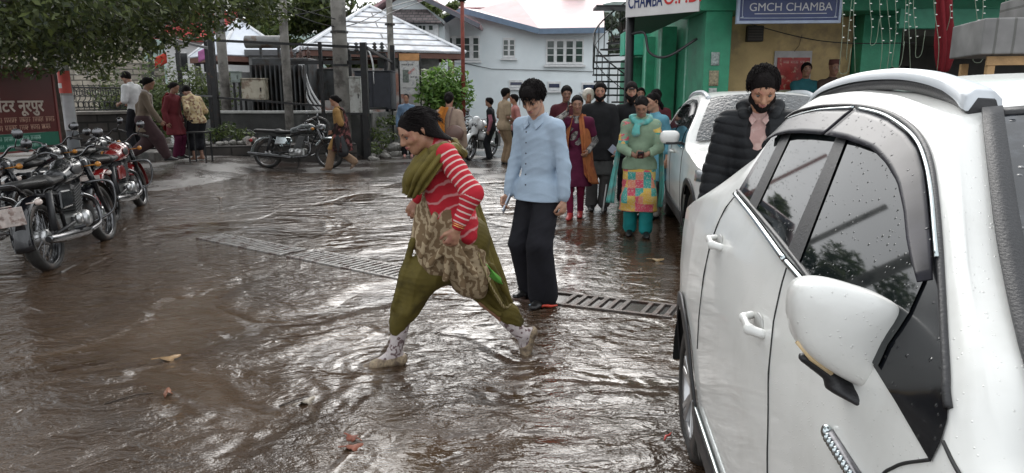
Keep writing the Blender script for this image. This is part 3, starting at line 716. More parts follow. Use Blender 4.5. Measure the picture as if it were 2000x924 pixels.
def tree(loc, h, spread, n, size, m, label, seed=0, trunk=.16, clumps=14, low=.45, group=None, name='tree', flat=.6, branches=True, lean=(0, 0)):
    r = np.random.default_rng(seed); root = empty(name, loc, 0, label, 'tree', group)
    top = np.array([lean[0], lean[1], h * .8]); t = MB(); t.tube(cr([(0, 0, -.2), (r.normal() * .05 * h, r.normal() * .05 * h, h * .3), top * .7 + r.normal(size=3) * .02 * h, top], 12), np.linspace(trunk, trunk * .25, 12), 10)
    cl = []
    for i in range(clumps):
        a = 2.4 * i + r.uniform(-.4, .4); q = spread * math.sqrt((i + .6) / clumps) * r.uniform(.75, 1.1); z = h * (low + (1 - low) * r.uniform(.05, .9) * (1 - .45 * (q / spread) ** 2))
        c = np.array([math.cos(a) * q + lean[0] * .7, math.sin(a) * q + lean[1] * .7, z]); rr = spread * r.uniform(.2, .36); cl.append((c, (rr, rr, rr * flat)))
        if branches:
            b0 = top * r.uniform(.4, .85); t.tube(cr([b0, (b0 + c) / 2 + [0, 0, .06 * h], c], 7), np.linspace(trunk * .4, trunk * .08, 7), 6)
    t.build('trunk', BARK, root, True)
    leaf_cloud('crown', cl, n, size, m, root, seed + 3); return root
LF_DARK = leaf_mat('leaves_dark', (.018, .032, .011), (.055, .085, .022), (.13, .16, .045))
LF_MID = leaf_mat('leaves_mid', (.03, .055, .014), (.08, .125, .03), (.14, .18, .05))
LF_BRIGHT = leaf_mat('leaves_bright', (.05, .12, .02), (.14, .27, .05), (.22, .36, .08))
LF_GREY = leaf_mat('leaves_grey', (.04, .055, .035), (.10, .12, .08))
# the big tree over the left of the road
tb = empty('broadleaf_tree', at(118, 262, 12.2) * 1, 0, 'large dark broadleaf tree whose low branches overhang the red signboard', 'tree'); tb.location.z = 0
_b = tb.location.copy(); t_ = MB(); t_.tube(cr([(0, 0, -.1), (.05, 0, 1.2), (-.05, .1, 2.6), (.1, 0, 4.2), (.3, 0, 6.5)], 16), np.linspace(.24, .1, 16), 12)
cl = []; rr_ = np.random.default_rng(11)
def brn(u, v, Y, r, fl=.55):
    c = np.array(at(u, v, Y)) - np.array(_b); cl.append((c, (r, r, r * fl)))
    s0 = np.array([.05, 0, min(max(c[2] - .8, 2.2), 5.5)]); t_.tube(cr([s0, (s0 + c) / 2 + [0, 0, .35], c], 8), np.linspace(.075, .012, 8), 6)
for u, v, Y, r in ((20, 70, 9.5, .75), (60, 20, 9, .8), (150, 75, 10, .8), (130, 20, 10, .85), (240, 60, 11, .75), (220, 100, 12, .5), (200, 140, 12.5, .35), (300, 30, 11, .8), (310, 75, 12, .5), (380, 25, 11, .7),
                   (30, 110, 10, .6), (95, 110, 11, .5), (440, 10, 12, .7), (180, -20, 9, .9), (330, -30, 10, .9), (480, -20, 12, .8), (390, 55, 12.5, .42), (0, 0, 8, .8), (-80, 60, 9, .9), (-60, -40, 9, 1.), (160, 120, 12.5, .38), (265, 100, 12.5, .35), (520, 18, 12.5, .5)):
    brn(u, v, Y, r)
for i in range(16):     # the crown above the picture
    a = rr_.uniform(0, 6.28); q = rr_.uniform(.5, 4.6); z = rr_.uniform(4.6, 7.6); c = np.array([q * math.cos(a) + .8, q * math.sin(a) - .5, z]); cl.append((c, (1.2, 1.2, .8))); t_.tube(cr([(.1, 0, 4.2), (c + [0, 0, 4.2]) / 2, c], 6), np.linspace(.08, .02, 6), 5)
shade_cl = []
for i in range(5):     # unseen limb high over the road, added to darken the car glass reflections
    x, y, z = rr_.uniform(-4.6, -2.6), rr_.uniform(11.5, 14.5), rr_.uniform(6.0, 7.2); c = np.array([x, y, z]) - np.array(_b); shade_cl.append((c, (1.3, 1.3, .8))); t_.tube(cr([(.3, 0, 6.0), (c + [0, 0, 6.2]) / 2 + [0, 0, .5], c], 6), np.linspace(.08, .02, 6), 5)
for i in range(26):     # unseen extra crown, added to shade the parked motorcycles and darken the left water
    x, y, z = rr_.uniform(-11, -2.6), rr_.uniform(1.5, 10.5), rr_.uniform(4.8, 7.4); c = np.array([x, y, z]) - np.array(_b); shade_cl.append((c, (1.3, 1.3, .7)))
    if i % 2: t_.tube(cr([(.1, 0, 4.2), (c + [0, 0, 4.2]) / 2 + [0, 0, .6], c], 6), np.linspace(.08, .02, 6), 5)
leaf_cloud('crown', shade_cl, 17000, .11, LF_DARK, tb, 6, .5); t_.build('trunk', BARK, tb, True); leaf_cloud('crown', cl, 44000, .052, LF_DARK, tb, 5, .5)  # first crown mesh holds only the unseen leaves added for shade
# ---------------------------------------------------------------- trees and hill far behind
hm = mat('hill_forest', (.05, .085, .075), .95, var=.5, vs=.05, bump=1, bs=.2, col2=(.10, .15, .14), c2s=.04)
_x = np.linspace(-260, 260, 130); _y = np.linspace(90, 330, 50)
sheet('hill', _x, _y, lambda x, y: -1 + (y - 90) * .16 * (1 + .2 * np.sin(x * .02)) + 2.5 * vnoise(x * .05, y * .05, 4) + 1.2 * vnoise(x * .3, y * .3, 8, 3), hm)
TB = [(-17.5, 33, 12.5, 4.4, LF_MID, 'tall mid green tree far left behind the red-roofed house'), (-12.5, 36, 13.5, 4.6, LF_MID, 'mid green tree behind the peaked white tent roof and transformer'), (-8.5, 37, 8.8, 3.6, LF_DARK, 'dark tree behind the leftmost slope of the tiled pavilion roof'),
      (-5.0, 43, 9.2, 3.0, LF_MID, 'green tree beyond the apex of the tiled pavilion'), (-23, 30, 7.5, 4, LF_DARK, 'dark dense tree at the far left edge behind the stone terrace'), (5.8, 38, 7.4, 2.4, LF_GREY, 'grey green wispy tree behind the roof end by the spiral stair')]
for i, (x, y, h, sp, m, lb) in enumerate(TB): tree((x, y, 0), h, sp, 8500, .19, m, lb, seed=20 + i, trunk=.2, clumps=18, low=.3, group='trees behind the buildings')
def bush(loc, rx, rz_, n, size, m, label, seed, name='bush', stems=7):
    r = np.random.default_rng(seed); root = empty(name, loc, 0, label, 'bush', None); cl = []; s = MB()
    for i in range(stems):
        a = r.uniform(0, 6.28); q = rx * r.uniform(.1, .75); c = np.array([q * math.cos(a), q * math.sin(a) * .6, rz_ * r.uniform(.3, .85)]); k = r.uniform(.28, .5) * rx; cl.append((c, (k, k, k * .9))); s.tube(cr([(c[0] * .2, c[1] * .2, 0), c * .6 + [0, 0, .05], c], 5), np.linspace(.03, .01, 5), 5)
    s.build('stem', BARK, root, True); leaf_cloud('foliage', cl, n, size, m, root, seed); return root
b1 = gnd(872, 262); bush(Vector((at(868, 230, 20.5).x, 20.5, 0)), 1.15, 2.5, 3200, .085, LF_BRIGHT, 'bright green leafy bush growing against the pale blue building', 31, stems=16)
bush(Vector((at(360, 180, 20).x, 20.2, .4)), 1.5, 2.1, 4200, .06, LF_MID, 'green bush behind the black metal frame at the left', 32, stems=16)
bush(Vector((at(300, 200, 19).x, 19, .3)), .9, 1.5, 1800, .05, LF_MID, 'smaller green bush at the corner of the ornamental fence', 33, stems=9)
bush(Vector((at(215, 190, 16.6).x, 16.8, .3)), 1.0, 1.55, 2200, .05, LF_DARK, 'dark leafy shrub pressed behind the curly iron fence', 35, stems=10)
# weeds along the kerb
wd = []
_r = np.random.default_rng(2)
for u, v, Y in ((430, 262, 17.5), (445, 250, 17.6), (460, 264, 17.4), (480, 262, 17.3), (735, 262, 18.3), (742, 240, 18.6), (750, 275, 18.2), (762, 235, 19.5), (412, 264, 17.4), (730, 290, 17.9), (775, 240, 20.5), (760, 265, 19.3)):
    c = at(u, v, Y); wd.append((np.array(c), (.22, .22, .17)))
tag(leaf_cloud('weeds', wd, 1300, .05, LF_MID, None, 4), kind='stuff')
# ================================================================ walls and fences on the left
STONE = mat('dark_stone', (.10, .09, .082), .6, var=.5, vs=5, bump=1, bs=14, col2=(.045, .045, .04), c2s=3)
def brick_mat(name, c1, c2, mort, sx, sy, scale=1., rough=.85, ax='xz', ms=.015, bumps=.6):
    m, N, L, p = node_mat(name); g = N.new('ShaderNodeTexCoord'); s = N.new('ShaderNodeSeparateXYZ'); c = N.new('ShaderNodeCombineXYZ'); L(g.outputs['Object'], s.inputs[0])
    L(s.outputs['XYZ'.index(ax[0].upper())], c.inputs[0]); L(s.outputs['XYZ'.index(ax[1].upper())], c.inputs[1])
    b = N.new('ShaderNodeTexBrick'); b.inputs['Scale'].default_value = scale; b.inputs['Brick Width'].default_value = sx; b.inputs['Row Height'].default_value = sy; b.inputs['Mortar Size'].default_value = ms
    b.inputs['Color1'].default_value = (*c1, 1); b.inputs['Color2'].default_value = (*c2, 1); b.inputs['Mortar'].default_value = (*mort, 1)
    n = N.new('ShaderNodeTexNoise'); n.inputs['Scale'].default_value = 3; n.inputs['Detail'].default_value = 6; L(g.outputs['Object'], n.inputs[0])
    vm = N.new('ShaderNodeMix'); vm.data_type = 'VECTOR'; vm.inputs[0].default_value = .03; L(c.outputs[0], vm.inputs[4]); L(n.outputs[1], vm.inputs[5]); L(vm.outputs[1], b.inputs[0])
    mr = N.new('ShaderNodeMapRange'); mr.inputs[1].default_value = .3; mr.inputs[2].default_value = .7; mr.inputs[3].default_value = .65; mr.inputs[4].default_value = 1.25; L(n.outputs[0], mr.inputs[0])
    sc = N.new('ShaderNodeVectorMath'); sc.operation = 'SCALE'; L(b.outputs[0], sc.inputs[0]); L(mr.outputs[0], sc.inputs['Scale']); L(sc.outputs[0], p.inputs['Base Color']); p.inputs['Roughness'].default_value = rough
    bp = N.new('ShaderNodeBump'); bp.inputs['Strength'].default_value = bumps; bp.inputs['Distance'].default_value = .03; bp.invert = True; L(b.outputs['Fac'], bp.inputs['Height']); L(bp.outputs[0], p.inputs['Normal'])
    return m
RUBBLE = brick_mat('rubble_masonry', (.07, .06, .054), (.035, .032, .03), (.02, .018, .016), .42, .2, ms=.02)
TERR = brick_mat('terrace_stone', (.36, .32, .26), (.27, .24, .20), (.10, .09, .075), .55, .17, ms=.02)
BLACK = mat('black_iron_paint', (.014, .014, .015), .42, .2, var=.4, vs=10, bump=.3, bs=120, col2=(.05, .025, .015), c2s=7, c2t=(.6, .68))
# stone terrace behind the tree
a = at(150, 175, 23); b_ = at(312, 175, 24.5)
q = MB(); q.bb(a.x - 6, b_.x, 23.4, 25, 0, 1.57 + 1.15); q.bb(a.x - 6, b_.x - 1.2, 24.6, 26, 2.7, 3.6)
tag(q.build('terrace_wall', TERR, None, bevel=.03), 'pale stepped stone retaining wall behind the curly iron fence', 'wall')
# low stone wall + ornamental fence
a = at(148, 215, 14.8); b_ = at(296, 222, 16.2)
def wall(a, b, z0, z1, th, m, name, label, cat='wall', cap=None):
    a, b = Vector((a[0], a[1], 0)), Vector((b[0], b[1], 0)); d = b - a; root = empty(name, (a.x, a.y, 0), math.atan2(d.y, d.x), label, cat); q = MB()
    n = max(2, int(d.length / .35)); r = np.random.default_rng(int(abs(a.x * 91)) + 1)
    q.bb(0, d.length, 0, th, z0, z1); q.build('masonry', m, root, bevel=.02)
    if cap:
        q = MB(); q.bb(-.02, d.length + .02, -.05, th + .05, z1 + .002, z1 + .07); q.build('coping', cap, root, bevel=.012)
    return root
wl = wall(a, b_, 0, 1.18, .35, RUBBLE, 'stone_wall', 'dark wet rubble stone wall carrying the curly iron fence', cap=mat('coping_stone', (.2, .18, .16), .5, var=.4, bump=.5))
fr = empty('ornamental_fence', (a.x, a.y, 1.25), math.atan2(b_.y - a.y, b_.x - a.x), 'black curly wrought iron fence with ringed bars on the stone wall', 'fence')
fl = (Vector(b_) - Vector(a)).length; q = MB(); q.tube([(0, .1, .03), (fl, .1, .03)], .016, 6); q.build('rail', BLACK, fr); q = MB(); q.tube([(0, .1, .5), (fl, .1, .5)], .02, 6); q.build('rail', BLACK, fr)
n_ = 15
for i in range(n_):
    x = (i + .5) / n_ * fl; q = MB(); 
    q.tube(cr([(x - .045, .1, .03), (x - .055, .1, .2), (x - .0, .1, .28), (x + .0, .1, .5), (x - .03, .1, .57)], 12), .009, 5)
    q.tube([(x + .05 * math.cos(k), .1, .14 + .07 * math.sin(k)) for k in np.linspace(0, 6.28, 12)], .008, 5); q.tube([(x + .06 * math.cos(k), .1, .4 + .07 * math.sin(k)) for k in np.linspace(0, 6.28, 12)], .008, 5)
    q.build('scroll_bar', BLACK, fr, True)
# kerb platform of stones, low wall behind the bikes
PL = [at(150, 300, 14.6), at(300, 300, 16.2), at(505, 300, 16.6), at(712, 300, 17.6)]
wall((PL[1].x - .3, 15.75), (PL[3].x - .1, 17.2), -.05, .42, .9, RUBBLE, 'stone_platform', 'low dark stone kerb platform behind the parked motorcycle')
CONC = mat('concrete_stain', (.22, .21, .2), .8, var=.35, vs=2, bump=.5, bs=25, col2=(.08, .08, .075), c2s=1.2)
DARKC = mat('mossy_dark_concrete', (.045, .045, .043), .7, var=.4, vs=2, bump=.6, bs=25, col2=(.09, .09, .085), c2s=1.6)
wall((at(425, 215, 18.2).x, 18.2), (at(722, 215, 18.2).x, 18.3), -.05, 1.13, .2, DARKC, 'plinth_wall', 'dark stained concrete wall round the transformer yard', cap=mat('pale_coping', (.42, .42, .40), .6, var=.3, vs=3))
wall((at(722, 215, 18.2).x + .05, 18.4), (at(800, 205, 21.5).x, 21.6), -.05, 1.15, .2, CONC, 'side_wall', 'grey concrete wall running back from the corner post', cap=None)
wall((at(792, 207, 21.2).x, 21.7), (at(905, 207, 21.8).x, 21.9), 0, 1.2, .3, mat('black_wall', (.02, .02, .02), .5, var=.3), 'parapet_wall', 'black painted low wall under the bright green bush')
# rubble heap and stones
rb = np.random.default_rng(5); k = 0
RUB = mat('rubble_stone', (.15, .14, .125), .42, var=.5, vs=7, bump=.8, bs=25)
def rock(c, r, seed, label, g='loose stones along the kerb'):
    rr = np.random.default_rng(seed); bm = bmesh.new(); bmesh.ops.create_icosphere(bm, subdivisions=2, radius=1)
    pl = rr.normal(size=(9, 3)); pl /= np.linalg.norm(pl, axis=1)[:, None]; of = rr.uniform(.55, .9, 9)
    for v in bm.verts:
        p = np.array(v.co)
        for n, o_ in zip(pl, of):
            d = p @ n - o_
            if d > 0: p = p - n * d
        v.co = Vector(p * np.array([r * 1.25, r, r * .75]))
    me = bpy.data.meshes.new('stone'); bm.to_mesh(me); bm.free(); o = link('stone', me, RUB); o.location = c; o.rotation_euler = (0, 0, rr.uniform(0, 6)); tag(o, label, 'stone', g)
for i in range(26):
    u = 722 + (i % 13) * 5.2 + rb.uniform(-2, 2); Y = 17.2 + (i // 13) * .9 + rb.uniform(-.3, .7) + (i % 13) * .14; r = rb.uniform(.09, .2)
    rock(Vector((at(u, 280, Y).x, Y, r * .35 + (.12 if i > 12 else 0))), r, i, 'grey broken stone in the %s row of the rubble heap right of the corner post' % ('front' if i < 13 else 'back'), 'stones in the %s row of the rubble heap' % ('front' if i < 13 else 'back'))
for i, (u, Y, r, z) in enumerate(((485, 16.9, .17, .5), (455, 16.7, .11, .47), (470, 16.8, .1, .46), (500, 16.9, .12, .47), (520, 17., .12, .47), (440, 16.7, .09, .46), (428, 16.6, .1, .46), (400, 16.6, .1, .46))):
    rock(Vector((at(u, 262, Y).x, Y, z)), r, 50 + i, ['rounded pale stone, the largest on top of the kerb platform'] [0] if i == 0 else '%s grey stone on the kerb platform, counting from the black frame post' % {7: 'first', 6: 'second', 5: 'third', 1: 'fourth', 2: 'fifth', 3: 'seventh', 4: 'last'}[i], 'stones on the kerb platform')
# black frame of the transformer yard: posts and rails as parts of one fence
ff = empty('yard_fence', (at(415, 250, 18).x, 17.95, 0), 0, 'tall black steel frame fence around the transformer yard', 'fence'); o_ = ff.location.copy()
def post(u, Y, z1, w=.09, z0=0): q = MB(); x = at(u, 150, Y).x; q.bar(Vector((x, Y, z0)) - o_, Vector((x, Y, z1)) - o_, w); q.build('post', BLACK, ff)
def rail(u0, v0, Y0, u1, v1, Y1, w=.06): q = MB(); q.bar(at(u0, v0, Y0) - o_, at(u1, v1, Y1) - o_, w); q.build('rail', BLACK, ff)
for u, Y, z1, w in ((418, 17.6, 4.6, .12), (408, 18.6, 3.0, .09), (352, 19.5, 3.1, .09), (297, 20.5, 3.2, .09), (628, 17.9, 2.9, .08), (712, 17.4, 2.85, .15), (768, 20.5, 3.0, .12)): post(u, Y, z1, w)
rail(300, 68, 20.5, 418, 97, 17.6); rail(320, 71, 19.5, 418, 79, 17.6); rail(418, 79, 17.6, 716, 93, 17.4); rail(418, 190, 17.6, 630, 207, 17.6, .05); rail(716, 93, 17.4, 766, 122, 20.5); rail(560, 122, 18.2, 716, 122, 17.6, .09); rail(340, 186, 19.5, 418, 188, 17.6, .05); rail(716, 212, 17.4, 768, 210, 20.5, .05); rail(640, 222, 17.6, 712, 222, 17.4, .05)
# wooden/concrete poles
POLE = mat('weathered_pole', (.25, .235, .215), .8, var=.3, vs=4, bump=.5, bs=30, col2=(.13, .12, .11), c2s=2.5)
def pole(u, Y, r, z1, label, m=POLE, du=0): 
    x = at(u, 180, Y).x; root = empty('utility_pole', (x, Y, 0), 0, label, 'pole'); q = MB(); q.tube([(0, 0, -.1), (du * .5, 0, z1 / 2), (du, 0, z1)], [r, r * .92, r * .85], 12); q.build('shaft', m, root, True)
    return root
p1 = pole(440, 19.5, .14, 6, 'weathered concrete pole left of the beige cabinet'); pole(562, 17.9, .115, 6.5, 'slim grey concrete pole in front of the transformer')
p3 = pole(668, 17.75, .2, 7, 'thickest grey concrete pole in the yard, carrying the meter box'); p4 = pole(766, 21, .1, 7, 'dark slim pole behind the notice board')
for p, zz in ((p3, (3.1, 2.3)), (p1, (3.3,)), (p4, (3.6,))):
    for z in zz: q = MB(); q.tube([(0, 0, z), (0, 0, z + .05)], .22 if p is p3 else .15, 12); q.build('clamp', BLACK, p)
STEEL = mat('galvanised', (.38, .38, .37), .4, .6, var=.25, vs=5)
rp = pole(905, 20.2, .06, 6, 'thin rusty red pole in front of the pale blue building', mat('rust_red_paint', (.22, .045, .03), .6, var=.3, vs=12, bump=.3)); q = MB(); q.lathe([(.06, 0), (.14, .05), (.14, .09), (.05, .16)], (0, 0, 4.15), n=14); q.build('collar', BLACK, rp, True)
# pole with pasted posters on the left
pp = empty('poster_pole', (at(143, 250, 11.7).x, 11.7, 0), 0, 'round white pole with red and grey posters pasted on it beside the red signboard', 'pole')
q = MB(); q.tube([(0, 0, -.05), (-.06, 0, 2.4), (-.15, 0, 5)], .095, 16); q.build('shaft', mat('old_white_paint', (.36, .35, .33), .7, var=.3, vs=4, bump=.3, col2=(.18, .17, .16), c2s=5), pp, True)
def wrap(z0, z1, c, nm): q = MB(); q.grid([[(.098 * math.sin(a_) - .025 * z0, -.099 * math.cos(a_), z) for z in (z0, z1)] for a_ in np.linspace(-1.2, 1.5, 12)]); q.build('poster', mat(nm, c, .6, var=.15), pp, True)
wrap(1.62, 1.98, (.55, .08, .06), 'poster_red'); wrap(1.7, 1.78, (.6, .6, .58), 'poster_white'); wrap(1.02, 1.58, (.42, .42, .43), 'poster_grey'); wrap(.72, 1.0, (.16, .17, .18), 'poster_photo')
# ---------------------------------------------------------------- red signboard
SR = mat('sign_red', (.095, .010, .010), .35, var=.15, vs=2, bump=.05); SG = mat('sign_green', (.012, .12, .075), .4, var=.15); SW = mat('sign_letter', (.5, .42, .36), .6, var=.2); SY = mat('sign_letter_dim', (.45, .27, .2), .6, var=.2)
sa, sb = at(-70, 200, 9.7), at(107, 200, 11.3); ang = math.atan2(sb.y - sa.y, sb.x - sa.x); sw_ = math.hypot(sb.y - sa.y, sb.x - sa.x)
sg = empty('signboard', (sa.x, sa.y, 0), ang, 'dark red roadside signboard with white Devanagari lettering and a green lower strip', 'signboard')
q = MB(); q.bb(0, sw_, 0, .05, 1.02, 1.98); q.build('red_panel', SR, sg); q = MB(); q.bb(0, sw_, .0, .05, .76, 1.015); q.build('green_panel', SG, sg)
q = MB()
for z in (.75, 1.99): q.bb(-.02, sw_ + .02, -.01, .07, z - .015, z + .015)
for x in (-.02, sw_ + .02): q.bb(x - .02, x + .02, -.01, .07, .7, 2.01)
q.build('frame', mat('frame_red', (.2, .05, .045), .5), sg)
for x in (.15, sw_ - .12): q = MB(); q.tube([(x, .09, 0), (x, .09, 2.0)], .03, 8); q.build('post', BLACK, sg)
text('सेंटर नूरपुर', .245, SW, sg, (sw_ - .25, -.006, 1.42), (R(90), 0, 0), align='RIGHT', off=.006)
def scrawl(m, parent, x0, x1, z, h, y, seed, bar=True):     # writing too blurred to read: words as a head line with strokes below
    g = np.random.default_rng(seed); q = MB(); x = x0
    while x < x1 - h:
        wd_ = min(g.uniform(1.6, 3.4) * h, x1 - x); 
        if bar: q.bb(x, x + wd_, y - .002, y, z + h * .42, z + h * .5)
        k = x + h * .12
        while k < x + wd_ - h * .1:
            t = g.uniform(.05, .2) * h; q.bb(k, k + h * .1, y - .0021, y, z - h * .45 * g.uniform(.6, 1), z + h * .4); q.bb(k + h * .1, k + h * .1 + t, y - .002, y, z - h * .1 + g.uniform(-.2, .2) * h, z + h * .05 + g.uniform(-.1, .2) * h); k += h * g.uniform(.25, .42)
        x += wd_ + h * .45
    return q.build('lettering', m, parent)
scrawl(SY, sg, sw_ - 1.75, sw_ - .06, 1.215, .085, -.004, 1); scrawl(SY, sg, sw_ - 1.75, sw_ - .06, 1.10, .085, -.004, 2)
PG = mat('sign_pale_green', (.3, .5, .42), .6); scrawl(PG, sg, sw_ - 1.7, sw_ - .35, .94, .075, -.004, 3); scrawl(PG, sg, sw_ - 1.7, sw_ - .45, .835, .075, -.004, 4, False)
# ---------------------------------------------------------------- transformer yard equipment
TR = mat('transformer_grey', (.05, .053, .055), .5, .1, var=.3, vs=4, bump=.2, col2=(.03, .02, .015), c2s=3); TRL = mat('transformer_light', (.2, .2, .195), .5, .1, var=.25, vs=4, col2=(.1, .07, .05), c2s=4)
x0 = at(535, 200, 20).x; tf = empty('transformer', (at(560, 200, 20).x, 20, 0), 0, 'large dark oil transformer with cooling fins and a round conservator tank', 'transformer')
q = MB(); q.bb(-.75, .8, -.45, .45, .9, 2.6); q.build('tank', TR, tf, bevel=.02)
for i in range(12): q = MB(); q.bb(-.7 + i * .13, -.66 + i * .13, -.75, -.455, 1.1, 2.4); q.build('fin', TR if i not in (7, 8) else TRL, tf)
q = MB(); q.tube([(-1.0, -.1, 3.05), (.1, -.1, 3.05)], .17, 20); q.build('conservator', TRL, tf, True); [MB().bar((x, -.1, 2.6), (x, -.1, 2.9), .06).build('bracket', TR, tf) for x in (-.6, -.1)]
for x in (.25, .5, .72):
    q = MB(); q.lathe([(.03, 0), (.075, .03), (.03, .06), (.07, .09), (.03, .12), (.06, .15), (.02, .2), (.015, .32)], (x, -.1, 2.6), n=12); q.build('insulator', mat('porcelain_brown', (.07, .03, .02), .25), tf, True)
q = MB(); q.bb(-.7, .7, -.3, .3, 0, .9); q.build('stand', DARKC, tf)
for i in range(3): q = MB(); q.tube(cr([(.55 + .06 * i, -.5, 2.5), (.72 + .05 * i, -.6, 1.9), (.8 + .12 * i, -.7, 1.5), (1.1 + .1 * i, -.75, 1.15)], 14), .028, 7); q.build('pipe', mat('pale_conduit', (.5, .5, .5), .4), tf, True)
def cabinet(u0, u1, v0, v1, Y, dp, m, name, label, legs=True, doors=2, cat='cabinet'):
    a, b = at(u0, v1, Y), at(u1, v0, Y); root = empty(name, ((a.x + b.x) / 2, Y, 0), 0, label, cat); w2 = (b.x - a.x) / 2; q = MB(); q.bb(-w2, w2, 0, dp, a.z, b.z); q.build('case', m, root, bevel=.012)
    for i in range(doors):
        ww = 2 * w2 / doors; d = MB(); d.bb(-w2 + i * ww + .025, -w2 + (i + 1) * ww - .025, -.018, -.003, a.z + .04, b.z - .04); dd = d.build('door', m, root, bevel=.006); h = MB(); h.bb(-w2 + i * ww + ww * .8, -w2 + i * ww + ww * .85, -.035, -.02, (a.z + b.z) / 2 - .05, (a.z + b.z) / 2 + .05); h.build('handle', BLACK, dd)
    q = MB(); q.bb(-w2 - .02, w2 + .02, -.03, dp + .02, b.z + .002, b.z + .03); q.build('lid', m, root, bevel=.005)
    if legs:
        for x in (-w2 + .04, w2 - .04): q = MB(); q.bar((x, dp / 2, 0), (x, dp / 2, a.z - .002), .05); q.build('leg', BLACK, root)
    return root
cabinet(473, 516, 155, 195, 19, .3, mat('cream_metal', (.42, .38, .30), .5, var=.2, vs=3, col2=(.2, .14, .1), c2s=4), 'switch_cabinet', 'rust-streaked cream switch cabinet between two poles', doors=1)
cabinet(451, 466, 141, 161, 18.9, .2, mat('greenish_box', (.26, .3, .28), .5), 'junction_box', 'small grey green junction box on the left pole', legs=True, doors=1)
cabinet(676, 704, 152, 224, 17.75, .18, mat('white_slats', (.55, .55, .52), .5, var=.15, vs=4, col2=(.3, .28, .25), c2s=5), 'meter_box', 'tall white meter box beside the thickest pole', doors=1)
cabinet(695, 762, 140, 214, 19.5, .8, mat('navy_metal', (.02, .022, .03), .5, var=.3), 'control_panel', 'big dark blue black control panel behind the corner post', doors=2)
cabinet(612, 664, 136, 196, 20.5, .6, TR, 'equipment_cabinet', 'dark louvred switch panel between transformer and thickest pole', doors=2)
hv = empty('insulator_rack', (at(715, 120, 19.6).x, 19.6, 0), 0, 'black insulator rack with looping white cable above the control panel', 'insulator rack')
q = MB(); q.bar((-.6, 0, 2.75), (.55, 0, 2.7), .08); q.bar((-.5, .2, 0), (-.5, .2, 2.75), .08); q.bar((.5, .2, 0), (.5, .2, 2.7), .08); q.build('beam', BLACK, hv)
for x in (-.5, -.25, 0, .25, .45): q = MB(); q.lathe([(.03, 0), (.08, .03), (.03, .07), (.08, .11), (.03, .15), (.07, .19), (.02, .24)], (x, 0, 2.78), n=10); q.build('insulator', TR, hv, True)
q = MB(); q.tube(cr([(-.05, -.05, 2.95), (.1, -.1, 2.8), (.2, -.1, 2.45), (.22, -.1, 1.9)], 14), .022, 6); q.build('cable', mat('white_cable', (.6, .6, .6), .4), hv, True)
# notice board
nb = empty('notice_board', (at(801, 180, 20).x, 20, 0), R(-3), 'white paper notice board with an orange top strip on a thin post', 'notice board')
q = MB(); q.bb(-.27, .27, -.02, .02, 1.63, 2.72); q.build('panel', mat('news_white', (.55, .54, .52), .7, var=.25, vs=9, col2=(.3, .3, .31), c2s=9), nb); q = MB(); q.bb(-.28, .28, -.03, .03, 2.55, 2.74); q.build('top_strip', mat('orange_strip', (.5, .25, .10), .6, var=.2), nb)
q = MB(); q.bar((-.3, .04, 0), (-.3, .04, 2.75), .05); q.bar((.3, .04, 1.0), (.3, .04, 2.7), .03); q.build('post', BLACK, nb)
q = MB(); q.bb(-.19, -.02, -.026, -.022, 1.95, 2.3); q.build('picture', mat('notice_photo', (.14, .16, .14), .6, var=.5, vs=20), nb)
NR = mat('notice_red', (.5, .1, .08), .6); o = scrawl(NR, nb, -.14, .16, 0, .1, 0, 6, False); o.location = (.08, -.024, 2.28); o.rotation_euler = (0, R(-38), 0); scrawl(BLACK, nb, -.22, .12, 2.44, .06, -.022, 7, False); scrawl(BLACK, nb, .02, .23, 2.1, .05, -.022, 8, False); scrawl(BLACK, nb, -.2, .2, 1.8, .035, -.022, 9, False)
# ---------------------------------------------------------------- pavilion with white tiled roof
def slate(name, c, row=.25): return brick_mat(name, c, tuple(x * .9 for x in c), (.10, .10, .11), 30., row, ms=.028, rough=.45, ax='xz')
TILE = slate('white_sheet_roof', (.66, .68, .72), .2)
def pyramid(cx, cy, hw, hd, ze, za, rz, m, name, label, walls, posts=True):
    root = empty(name, (cx, cy, 0), rz, label, 'pavilion'); q = MB(); q.add([(-hw, -hd, ze), (hw, -hd, ze), (hw, hd, ze), (-hw, hd, ze), (0, 0, za)], [(0, 1, 4), (1, 2, 4), (2, 3, 4), (3, 0, 4)])
    ro = q.build('roof', m, root, solid=.04)
    q = MB()
    for sx, sy in ((-1, -1), (1, -1), (1, 1), (-1, 1)): q.tube([(sx * hw, sy * hd, ze + .03), (0, 0, za + .04)], .06, 6)
    q.build('ridge', mat('ridge_white', (.7, .71, .73), .4), ro)
    q = MB()
    for a_, b_ in (((-hw, -hd), (hw, -hd)), ((hw, -hd), (hw, hd)), ((hw, hd), (-hw, hd)), ((-hw, hd), (-hw, -hd))): q.bar((a_[0] * .97, a_[1] * .97, ze - .12), (b_[0] * .97, b_[1] * .97, ze - .12), .06, .18)
    q.build('fascia', mat('fascia_brown', (.13, .06, .045), .7), root)
    for sx, sy in ((-1, -1), (1, -1), (1, 1), (-1, 1)): q = MB(); q.bar((sx * hw * .85, sy * hd * .85, 0), (sx * hw * .85, sy * hd * .85, ze - .2), .18); q.build('column', walls, root)
    q = MB(); q.bb(-hw * .8, hw * .8, -hd * .8, hd * .8, 0, ze - .55); q.build('wall', walls, root)
    return root
pyramid(at(722, 100, 26).x, 26.2, 2.75, 2.6, 3.05, 4.75, R(24), TILE, 'pavilion', 'small pavilion with a broad white sheet-tiled pyramid roof', mat('pav_wall', (.28, .26, .25), .8, var=.4, vs=2, col2=(.25, .12, .09), c2s=1.5))
